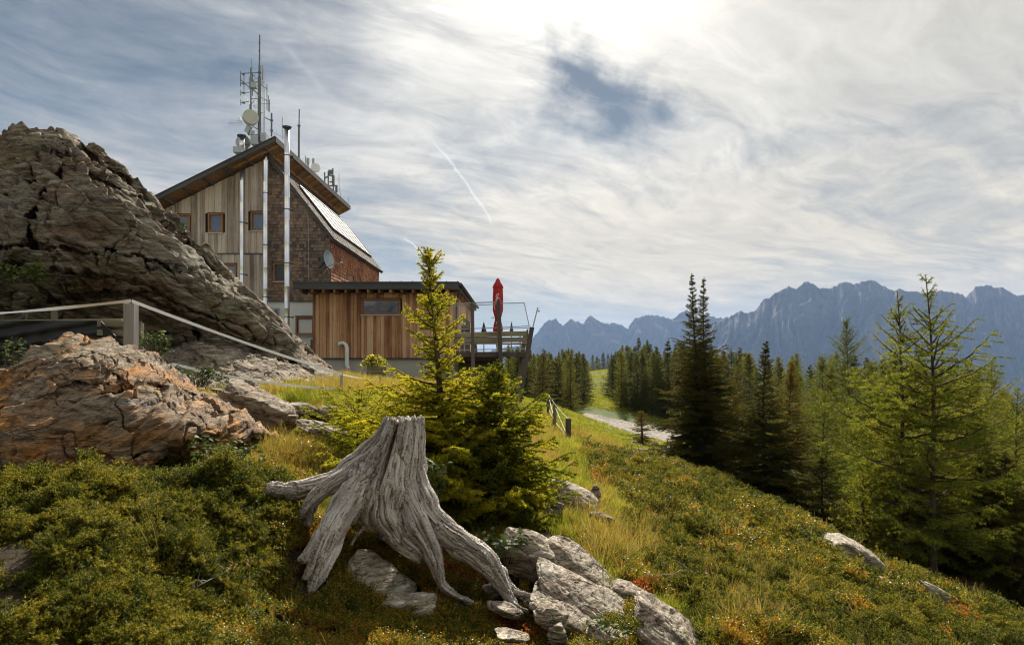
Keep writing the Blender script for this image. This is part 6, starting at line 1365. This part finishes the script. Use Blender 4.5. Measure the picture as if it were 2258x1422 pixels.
# ------------------------------------------------------------------ ground cover
def sprig_mesh(kind, seed):
    R = np.random.RandomState(seed); A, B = [], []
    if kind == 'juniper':      # a low spray of upturned shoots packed with needles
        for k in range(9):
            a = R.uniform(0, 6.28); e = R.uniform(.25, 1.1); d = np.array([math.cos(a) * math.cos(e), math.sin(a) * math.cos(e), math.sin(e)]); o = np.array([R.normal() * .012, R.normal() * .012, 0]); l = R.uniform(.045, .10)
            A.append(o); B.append(o + d * l)
            for q in range(3):
                t = R.uniform(.3, .9); dd = d + R.normal(size=3) * .5 + np.array([0, 0, .25]); dd /= np.linalg.norm(dd); A.append(o + d * l * t); B.append(o + d * l * t + dd * l * .42)
        v, r = needles(A, B, 360, .012, .0042, R, .8, .3, .7); return tri_mesh('juniper_sprig', v, r)
    if kind == 'jbranch':      # a longer creeping branch with upturned side shoots
        n = 9; a0 = R.uniform(0, 6.28); hd = np.array([math.cos(a0), math.sin(a0), 0]); sd_ = np.array([-hd[1], hd[0], 0]); l = R.uniform(.10, .15); pts = [hd * l * t + np.array([0, 0, .05 * math.sin(t * 2.4)]) for t in np.linspace(0, 1, n)]
        for k in range(n - 1):
            A.append(pts[k]); B.append(pts[k + 1])
            for sg in (-1, 1):
                d = hd * .6 + sd_ * sg * R.uniform(.5, .9) + np.array([0, 0, R.uniform(.2, .7)]); d /= np.linalg.norm(d); q = l * .42 * (1 - .6 * k / n) * R.uniform(.7, 1.2); A.append(pts[k]); B.append(pts[k] + d * q)
                for w_ in range(2): dd = d + R.normal(size=3) * .45 + np.array([0, 0, .2]); dd /= np.linalg.norm(dd); o = pts[k] + d * q * R.uniform(.3, .9); A.append(o); B.append(o + dd * q * .5)
        v, r = needles(A, B, 400, .012, .0040, R, .8, .3, .7); return tri_mesh('juniper_branch', v, r)
    if kind == 'berry':        # twiggy stems with small oval leaves
        vs, fs, rn = [], [], []
        for k in range(8):
            a = R.uniform(0, 6.28); d = np.array([math.cos(a) * .45, math.sin(a) * .45, 1.0]); d /= np.linalg.norm(d); l = R.uniform(.05, .10); o = np.array([R.normal() * .012, R.normal() * .012, 0])
            s = np.cross(d, [1, 0, 0]) * .0009; b = len(vs); vs += [o - s, o + s, o + d * l]; fs.append((b, b + 1, b + 2, b + 2)); rn += [.1] * 3
            for q in range(11):
                t = R.uniform(.3, 1.0); p = o + d * l * t; n = R.normal(size=3) * np.array([1, 1, .5]) + [0, 0, .35]; n /= np.linalg.norm(n); w = np.cross(n, R.normal(size=3)); w /= np.linalg.norm(w); L = R.uniform(.007, .0125); b = len(vs); rr = R.uniform()
                vs += [p, p + n * L * .5 + w * L * .33, p + n * L, p + n * L * .5 - w * L * .33]; fs.append((b, b + 1, b + 2, b + 3)); rn += [rr] * 4
        f2 = [(a, b, c) for a, b, c, d in fs] + [(a, c, d) for a, b, c, d in fs if d != c]; return np_mesh('bilberry_sprig', vs, f2, rn)
    if kind in ('grass', 'dry', 'short'):
        vs, fs, rn = [], [], []; hh = {'grass': .17, 'dry': .26, 'short': .075}[kind]; nbl = {'grass': 26, 'dry': 22, 'short': 26}[kind]
        for k in range(nbl):
            a = R.uniform(0, 6.28); r0 = abs(R.normal()) * (.02 if kind != 'short' else .035); o = np.array([math.cos(a) * r0, math.sin(a) * r0, -.01]); a2 = a + R.normal() * .9; d = np.array([math.cos(a2), math.sin(a2), 0]); l = hh * R.uniform(.5, 1.15); be = R.uniform(.15, .75); w = np.array([-d[1], d[0], 0]) * R.uniform(.0012, .0024); rr = R.uniform(); b = len(vs)
            for s in (0, .4, .75): p = o + np.array([0, 0, 1]) * l * (s - .25 * be * s * s) + d * l * be * s * s; vs += [p - w * (1 - s * .6), p + w * (1 - s * .6)]
            vs.append(o + np.array([0, 0, 1]) * l * (1 - .25 * be) + d * l * be); rn += [rr] * 7; fs += [(b, b + 1, b + 3), (b, b + 3, b + 2), (b + 2, b + 3, b + 5), (b + 2, b + 5, b + 4), (b + 4, b + 5, b + 6)]
            if kind == 'dry' and k % 4 == 0:
                t = vs[-1]; rn_ = []; 
                for q in range(7): p = t - np.array([0, 0, 1]) * q * .008; e = R.normal(size=3) * .006; b = len(vs); vs += [p, p + e + [0, 0, .006], p + [.0015, 0, .004]]; fs.append((b, b + 1, b + 2)); rn += [rr] * 3
        return np_mesh(kind + '_tuft', vs, fs, rn)
def scatter(name, label, cat, pts, meshes, m, scale, tilt=0.25, seed=1, up=None):
    """ground cover: one object whose plants are instanced on measured ground points"""
    n = len(pts); R = np.random.RandomState(seed); me = bpy.data.meshes.new(name); me.vertices.add(n); me.vertices.foreach_set('co', np.asarray(pts, np.float32).ravel())
    rot = np.stack([R.normal(size=n) * tilt, R.normal(size=n) * tilt, R.uniform(0, 6.283, n)], 1)
    me.attributes.new('rot', 'FLOAT_VECTOR', 'POINT').data.foreach_set('vector', rot.astype(np.float32).ravel())
    me.attributes.new('scl', 'FLOAT', 'POINT').data.foreach_set('value', np.asarray(scale, np.float32))
    me.attributes.new('pick', 'INT', 'POINT').data.foreach_set('value', R.randint(0, len(meshes), n).astype(np.int32))
    o = bpy.data.objects.new(name, me); sc.collection.objects.link(o); tag(o, label, cat, None, 'stuff')
    col = bpy.data.collections.new(name + '_plants')
    for k, q in enumerate(meshes):
        if not q.materials: q.materials.append(m)
        p = bpy.data.objects.new('%s_%02d' % (q.name.replace('.', '_'), k), q); col.objects.link(p)
    g = bpy.data.node_groups.new(name, 'GeometryNodeTree'); g.interface.new_socket('Geometry', in_out='INPUT', socket_type='NodeSocketGeometry'); g.interface.new_socket('Geometry', in_out='OUTPUT', socket_type='NodeSocketGeometry')
    N, Lk = g.nodes, g.links; gi = N.new('NodeGroupInput'); go = N.new('NodeGroupOutput'); ins = N.new('GeometryNodeInstanceOnPoints'); ci = N.new('GeometryNodeCollectionInfo')
    ci.inputs['Collection'].default_value = col; ci.inputs['Separate Children'].default_value = True; ci.inputs['Reset Children'].default_value = True; ins.inputs['Pick Instance'].default_value = True
    def na(nm, t): q = N.new('GeometryNodeInputNamedAttribute'); q.data_type = t; q.inputs['Name'].default_value = nm; return q.outputs['Attribute']
    e = N.new('FunctionNodeEulerToRotation'); Lk.new(na('rot', 'FLOAT_VECTOR'), e.inputs[0])
    Lk.new(gi.outputs[0], ins.inputs['Points']); Lk.new(ci.outputs[0], ins.inputs['Instance']); Lk.new(e.outputs[0], ins.inputs['Rotation']); Lk.new(na('scl', 'FLOAT'), ins.inputs['Scale']); Lk.new(na('pick', 'INT'), ins.inputs['Instance Index']); Lk.new(ins.outputs[0], go.inputs[0])
    md = o.modifiers.new('plants', 'NODES'); md.node_group = g; return o
def sample(n, rmin, rmax, a0=-46, a1=46, seed=1, power=1.0):
    """points with constant density on the screen: uniform in bearing and in log distance"""
    R = np.random.RandomState(seed); th = np.radians(R.uniform(a0, a1, n)); r = np.exp(R.uniform(0, 1, n) ** power * math.log(rmax / rmin)) * rmin
    x = r * np.sin(th); y = r * np.cos(th); z = ground_z(x, y); return np.stack([x, y, z], 1)
J_LEFT = [(-400, 1055), (0, 1060), (120, 1085), (215, 1085), (260, 1060), (330, 1040), (430, 1050), (520, 1045), (575, 1062), (620, 1098), (640, 1150), (600, 1190), (565, 1215), (560, 1280), (520, 1330), (430, 1400), (400, 1700), (-700, 1700), (-700, 1075)]
J_RIGHT = [(1285, 985), (1330, 1000), (1400, 1000), (1500, 1030), (1700, 1112), (1950, 1255), (2258, 1395), (2700, 1600), (2700, 1800), (1600, 1800), (1585, 1430), (1480, 1330), (1400, 1240), (1372, 1180), (1382, 1110), (1300, 1050)]
BERRY = [(560, 1180), (640, 1120), (700, 1150), (900, 1200), (1000, 1240), (1120, 1230), (1200, 1300), (1420, 1330), (1600, 1430), (1620, 1800), (380, 1800), (430, 1400), (520, 1320), (560, 1260)]
BERRY2 = [(1290, 1040), (1390, 1035), (1420, 1075), (1390, 1110), (1340, 1085)]; BERRY3 = [(1280, 1190), (1350, 1180), (1400, 1240), (1470, 1300), (1480, 1340), (1380, 1280), (1290, 1215)]; BERRY4 = [(1690, 1130), (1800, 1180), (1880, 1235), (1960, 1290), (1850, 1260), (1740, 1180)]; BERRY5 = [(570, 1000), (900, 1000), (900, 1100), (570, 1100)]
BERRY6 = [(2030, 1330), (2100, 1370), (2300, 1480), (2200, 1440), (2060, 1370)]
def mask(p, *polys):
    px, py = proj(p[:, 0], p[:, 1], p[:, 2]); w = fbm(p * np.array([2.2, 2.2, 0]), 3, 50); w2 = fbm(p * np.array([2.2, 2.2, 0]) + 40, 3, 51); r = np.zeros(len(p), bool)
    for q in polys: r |= inside(px + w * 26, py + w2 * 18, q)
    return r
L_jun = leaf_mat('juniper_needles', [(0.022, 0.036, 0.009), (0.070, 0.092, 0.018), (0.155, 0.162, 0.027), (0.31, 0.25, 0.042)], .9, .33, fine=.55)
L_berry = leaf_mat('bilberry_leaves', [(0.03, 0.055, 0.012), (0.085, 0.125, 0.022), (0.20, 0.20, 0.03), (0.46, 0.30, 0.04), (0.44, 0.16, 0.03)], 2.2, .35, .35, fine=.45)
L_red = leaf_mat('red_leaves', [(0.08, 0.06, 0.02), (0.24, 0.06, 0.02), (0.36, 0.09, 0.03), (0.30, 0.14, 0.04)], 4, .4, .4, fine=.6)
L_grass = leaf_mat('green_grass', [(0.075, 0.11, 0.012), (0.15, 0.19, 0.02), (0.27, 0.28, 0.045), (0.40, 0.35, 0.10)], .8, .45, .6, fine=.45)
L_dry = leaf_mat('straw_grass', [(0.12, 0.13, 0.03), (0.24, 0.21, 0.06), (0.42, 0.33, 0.13), (0.30, 0.16, 0.07)], 1.5, .4, .6, fine=.5)
jm = [sprig_mesh('juniper', 300 + k) for k in range(4)] + [sprig_mesh('jbranch', 360 + k) for k in range(3)]; bm_ = [sprig_mesh('berry', 310 + k) for k in range(5)]; gm = [sprig_mesh('grass', 320 + k) for k in range(4)]; dm_ = [sprig_mesh('dry', 330 + k) for k in range(4)]; sm = [sprig_mesh('short', 340 + k) for k in range(4)]
rm_ = [sprig_mesh('berry', 350 + k) for k in range(4)]
def mounds(p): return 0.12 * (1 + fbm(p * np.array([2.6, 2.0, 0]), 3, 61)) + .15 * fbm(p * np.array([5, 5, 0]), 2, 62)
def off_rocks(p, f=.46):
    px, py = proj(p[:, 0], p[:, 1], p[:, 2]); k = np.ones(len(p), bool)
    for (a, b, D, w, h, t) in ROCKS:
        u = (px - a) * math.cos(t) + (py - b) * math.sin(t); v = -(px - a) * math.sin(t) + (py - b) * math.cos(t); k &= ~(((u / (w * f)) ** 2 + (v / (h * (f + .15))) ** 2 < 1) & (np.abs(p[:, 1] - D) < 1.3))
    return k
def jscale(p, b=1.0): r = np.hypot(p[:, 0], p[:, 1]); return b * np.clip(r / 4.6, .8, 2.0)
p = sample(150000, 1.7, 6.5, -50, 2, 1); p = p[mask(p, J_LEFT)]; R_ = np.random.RandomState(2); g_ = fbm(p * np.array([2.6, 3.0, 0]), 3, 92); p = p[(g_ > -.58) | (R_.uniform(size=len(p)) < .15)]; p[:, 2] += mounds(p) * R_.uniform(.55, 1.0, len(p)) - .155; scatter('juniper', 'dark green juniper mat filling the ground under the orange boulder', 'juniper', p, jm, L_jun, jscale(p) * R_.uniform(.8, 1.3, len(p)), .45, 3)
p = sample(260000, 2.8, 22, -2, 50, 4); p = p[mask(p, J_RIGHT)]; p = p[off_rocks(p)]; g_ = fbm(p * np.array([1.6, 2.2, 0]), 3, 91); p = p[(g_ > -.40) | (R_.uniform(size=len(p)) < .12)]; p[:, 2] += mounds(p) * R_.uniform(.5, 1.0, len(p)) * 1.0 - .20; scatter('juniper', 'wide rolling juniper mat covering the slope on the right', 'juniper', p, jm, L_jun, jscale(p) * R_.uniform(.8, 1.3, len(p)), .45, 5)
p = sample(120000, 2.4, 9, -35, 25, 6); p = p[mask(p, BERRY, BERRY2, BERRY3, BERRY4, BERRY5, BERRY6)]; p = p[off_rocks(p, .40)]; q = fbm(p * np.array([2.5, 2.5, 0]), 3, 70); px_, py_ = proj(p[:, 0], p[:, 1], p[:, 2]); keep = (q > -.42) & ~((np.hypot(px_ - 682, (py_ - 1290)) < 42) | (np.hypot(px_ - 660, (py_ - 1240)) < 30) | (np.hypot(px_ - 1120, py_ - 1330) < 34) | (np.hypot(px_ - 1010, py_ - 1330) < 32)); p = p[keep]; p[:, 2] += .02 * fbm(p * 5, 2, 1); scatter('bilberry', 'bilberry shrubs turning yellow and orange around the stump', 'bilberry', p, bm_, L_berry, jscale(p, 1.0) * R_.uniform(.55, 1.15, len(p)), .3, 7)
RED = []
for (px, py, rx) in ((1070, 1290, 42), (1000, 1262, 34), (1190, 1410, 46), (968, 1195, 14), (690, 1205, 14), (800, 1040, 30), (1325, 1075, 22), (1345, 1062, 30), (640, 1030, 22), (1110, 1385, 22), (2120, 1375, 30), (1420, 1310, 20), (1240, 1300, 18)):
    for k in range(int(rx * 2.6)):
        a = R_.uniform(0, 6.28); r = rx * math.sqrt(R_.uniform()); h = hit(px + r * math.cos(a), py + r * .55 * math.sin(a))
        if h is not None: RED.append(h)
RED = np.array(RED); scatter('red_bilberry', 'low bilberry patches turned deep red and rust', 'bilberry', RED, rm_, L_red, jscale(RED, 1.1) * R_.uniform(.7, 1.2, len(RED)), .35, 8)
NOGRASS = [J_LEFT, J_RIGHT]
p = sample(170000, 3.2, 26, -36, 34, 9); r = np.hypot(p[:, 0], p[:, 1]); k = ~mask(p, J_LEFT, J_RIGHT) & (~mask(p, BERRY) | (R_.uniform(size=len(p)) < .04)) & (path_dist(p[:, 0], p[:, 1], ROAD_W[:-1]) > 6.8) & off_rocks(p, .4); p = p[k]
jb = sample(90000, 2.8, 20, -2, 50, 44); jb = jb[mask(jb, J_RIGHT)]; jb = jb[fbm(jb * np.array([.9, .9, 0]), 3, 71) > .38]; jb[:, 2] += .10 + .05 * fbm(jb * 5, 2, 62); jb = jb[::2]; jb = jb[off_rocks(jb)]
scatter('bilberry', 'rusty orange bilberry sprigs mixed into the juniper slope', 'bilberry', jb, bm_, L_berry, jscale(jb, 1.1) * R_.uniform(.6, 1.1, len(jb)), .4, 45)
jd = sample(1500, 2.8, 20, -2, 50, 46); jd = jd[mask(jd, J_RIGHT)]; jd = jd[fbm(jd * np.array([.7, .7, 0]), 2, 72) > .15]; jd[:, 2] += .03
scatter('dry_grass', 'dry grass blades poking through the juniper slope', 'grass', jd, dm_, L_dry, jscale(jd, .6) * R_.uniform(.7, 1.2, len(jd)), .4, 47)
n_ = fbm(p * np.array([.5, .5, 0]), 3, 80); d_ = (n_ + R_.normal(size=len(p)) * .22) > .34; r = np.hypot(p[:, 0], p[:, 1])
sc_ = np.clip(r / 7.0, .55, 1.4)
scatter('grass', 'green mountain grass on the meadow bank and between the rocks', 'grass', p[~d_], gm + sm, L_grass, (sc_ * R_.uniform(.45, 1.1, len(p)))[~d_], .25, 10)
scatter('dry_grass', 'straw coloured dry grass with seed heads in the meadow', 'grass', p[d_], dm_, L_dry, (sc_ * R_.uniform(.4, 1.0, len(p)))[d_], .25, 11)
p = sample(110000, 22, 110, -22, 30, 12); pd_ = path_dist(p[:, 0], p[:, 1], ROAD_W[:-1]); pt_ = path_dist(p[:, 0], p[:, 1]); p = p[(pd_ > 6.0 + R_.uniform(0, 1.2, len(p)))]; r = np.hypot(p[:, 0], p[:, 1])
scatter('meadow_grass', 'short sunlit grass along the gravel track and the forest clearing', 'grass', p, sm, leaf_mat('meadow_grass', [(0.05, 0.065, 0.014), (0.10, 0.115, 0.022), (0.17, 0.17, 0.04), (0.26, 0.22, 0.08)], .5, .35, .6, fine=.45), np.clip(r / 16, 1.2, 3.0) * R_.uniform(.5, 1.1, len(p)), .2, 13)
# the yellow grass tufts right of the spruce, and long seed stems over the junipers
T = []
for (px, py, rx, ry, n) in ((1290, 1150, 45, 45, 150), (1340, 1225, 45, 40, 130), (1400, 1215, 60, 30, 110), (1310, 1110, 60, 20, 90), (1640, 1400, 90, 30, 45), (1430, 1180, 30, 30, 40), (1180, 1020, 40, 30, 80), (1200, 960, 60, 40, 140)):
    for k in range(n):
        h = hit(px + R_.normal() * rx * .5, py + R_.normal() * ry * .5)
        if h is not None: T.append(h)
T = np.array(T); scatter('tussock_grass', 'yellow tussock grass among slabs beside the bushy spruce', 'grass', T, dm_ + gm[:2], L_dry, R_.uniform(.55, 1.25, len(T)), .42, 14)
def stems(name, label, px, py, n, h, seed):
    R = random.Random(seed); o = hit(px, py); mb = MB(seed); o = Vector(o)
    for k in range(n):
        b = o + Vector((R.uniform(-.08, .08), R.uniform(-.05, .05), 0)); l = h * R.uniform(.7, 1.1); dx = R.uniform(-.3, .3) * l; dy = R.uniform(-.1, .1)
        pts = [b + Vector((dx * s * s, dy * s, l * (s - .12 * s * s))) for s in (0, .25, .5, .75, 1)]; mb.tube(pts, [.0018, .0016, .0014, .0012, .0008], 4)
        for q in range(9): t = pts[-1].lerp(pts[-2], q * .09); e = Vector((R.uniform(-.02, .02), R.uniform(-.01, .01), R.uniform(.004, .02))); mb.tube([t, t + e * .5, t + e], [.0008, .003, .0006], 4)
    ob = mb.build(name, L_dry); tag(ob, label, 'grass')
stems('grass_stems', 'reddish seed stems rising from the juniper below the boulder', 370, 1270, 5, .42, 1); stems('grass_stems', 'dry arching seed stems over the juniper near the cracked slab', 1660, 1400, 6, .3, 2); stems('grass_stems', 'few dry stems beside the orange bilberry left of the stump', 520, 1330, 4, .25, 3)
# leafy plants
def leafy(name, label, c, n, spread, h, ls, seed, m, group=None):
    R = np.random.RandomState(seed); root = empty(name, tuple(c), label, 'plant', group); vs, fs, rn = [], [], []; st = MB(seed); c = np.array(c)
    for k in range(n):
        a = R.uniform(0, 6.28); r = spread * math.sqrt(R.uniform()) ; b = c + np.array([math.cos(a) * r * .4, math.sin(a) * r * .3, -.02]); t = c + np.array([math.cos(a) * r, math.sin(a) * r * .6, h * R.uniform(.35, 1.0)]); st.tube([Vector(b), Vector((b + t) / 2 + [0, 0, h * .15]), Vector(t)], [.003, .002, .0014], 4)
        for q in range(5):
            u = np.array([R.normal() * .8, R.normal() * .5 - .25, R.uniform(-.25, .45)]); u /= np.linalg.norm(u); p0 = t - np.array([0, 0, q * ls * .35]) + R.normal(size=3) * ls * .2; nrm = np.array([R.normal() * .35, -.35 + R.normal() * .3, 1.0]); w = np.cross(u, nrm); w /= np.linalg.norm(w); nn = np.cross(w, u); L = ls * R.uniform(.65, 1.2); b0 = len(vs); rr = R.uniform()
            prof_ = [(0, 0), (.18, .26), (.42, .36), (.68, .27), (.88, .11), (1, 0)]
            for (s, ww) in prof_:
                dz = -nn * L * .22 * s * s; vs += [p0 + u * L * s + dz, p0 + u * L * s + w * L * ww + dz + nn * L * ww * .28, p0 + u * L * s - w * L * ww + dz + nn * L * ww * .28]; rn += [rr] * 3
            for i in range(5):
                q0 = b0 + i * 3; fs += [(q0, q0 + 1, q0 + 4, q0 + 3), (q0, q0 + 3, q0 + 5, q0 + 2)]
    me = np_mesh('leaves', vs, fs, rn); link('leaves', me, m, root, smooth=True); st.build('stems', M_bark, root)
L_leaf = leaf_mat('raspberry_leaves', [(0.045, 0.07, 0.018), (0.08, 0.12, 0.03), (0.14, 0.18, 0.05)], 5, .3, .6, fine=.5)
def at(px, py, D): return tuple(P(px, py, D))
def atg(px, py):
    h = hit(px, py); return tuple(h)
leafy('raspberry', 'large leaved raspberry sprawling under the left end of the boulder', at(80, 1125, 3.9), 26, .42, .16, .085, 1, L_leaf)
leafy('raspberry', 'pale raspberry leaves at the undercut right end of the boulder', at(495, 1030, 5.0), 30, .24, .22, .05, 2, L_leaf)
leafy('raspberry', 'climbing raspberry shoot against the right side of the stump', at(958, 1120, 4.95), 22, .10, .38, .045, 3, L_leaf)
leafy('raspberry', 'raspberry leaves hanging between the spruce and the grey boulder', at(1110, 1235, 4.6), 26, .17, .20, .045, 4, L_leaf)
leafy('nettle', 'green leafy plant growing from the crag wall on the left', at(50, 620, 11.0), 45, .42, .30, .09, 5, L_leaf)
leafy('nettle', 'green weeds at the foot of the wooden fence post', at(335, 790, 9.0), 50, .28, .38, .055, 6, L_leaf)
leafy('nettle', 'green weeds between the orange boulder and the lit slab', at(430, 850, 8.6), 60, .36, .25, .05, 7, L_leaf)
leafy('nettle', 'yellow green weeds at the left end behind the boulder', at(10, 830, 8.0), 40, .35, .45, .05, 8, L_leaf)
leafy('shrub', 'yellow green shrub growing in the wooden planter', at(822, 812, 23), 60, .42, .45, .11, 9, L_young)
leafy('shrub', 'small shrub at the crag edge above the hut window', at(405, 508, 12.4), 10, .12, .16, .05, 10, L_leaf)
leafy('raspberry', 'low green leaves at the foot of the slab beside the stump root', at(1330, 1400, 3.8), 14, .12, .08, .035, 11, L_leaf)
def dead_branch(label, pts, w, seed):
    R = random.Random(seed); P3 = [Vector(hit(a, b)) + Vector((0, 0, .05 + c)) for a, b, c in pts]; mb = MB(seed); mb.tube(P3, [w * (1 - .8 * i / (len(P3) - 1)) for i in range(len(P3))], 6)
    for k in range(9):
        i = R.randrange(len(P3) - 1); a = P3[i].lerp(P3[i + 1], R.random()); d = (P3[i + 1] - P3[i]).normalized(); e = (d + Vector((R.uniform(-.8, .8), R.uniform(-.5, .5), R.uniform(.1, .9)))).normalized() * (P3[-1] - P3[0]).length * R.uniform(.1, .28); mb.tube([a, a + e * .5 + Vector((0, 0, .01)), a + e], [w * .45, w * .3, w * .1], 5)
    tag(mb.build('dead_branch', wood('dry_twig', [(.12, .10, .085), (.30, .27, .24), (.45, .41, .37)], 20, 3, False), smooth=True), label, 'branch')
dead_branch('bare grey dead branch lying at the foot of the twin spruces', [(1475, 1030, .1), (1440, 1022, .15), (1400, 1012, .22)], .022, 3)
dead_branch('thin pale twig sticking out of the yellow grass by the slabs', [(1302, 1185, 0), (1308, 1172, .07), (1316, 1158, .16)], .005, 4)
dead_branch('dry twig lying over the berry shrubs at the bottom left of the stump', [(520, 1290, .04), (470, 1330, .06), (420, 1350, .05)], .005, 5)
dead_branch('forked dry twig on the juniper slope below the tussocks', [(1560, 1290, .05), (1500, 1300, .09), (1450, 1320, .04)], .006, 6)
print('done scene')
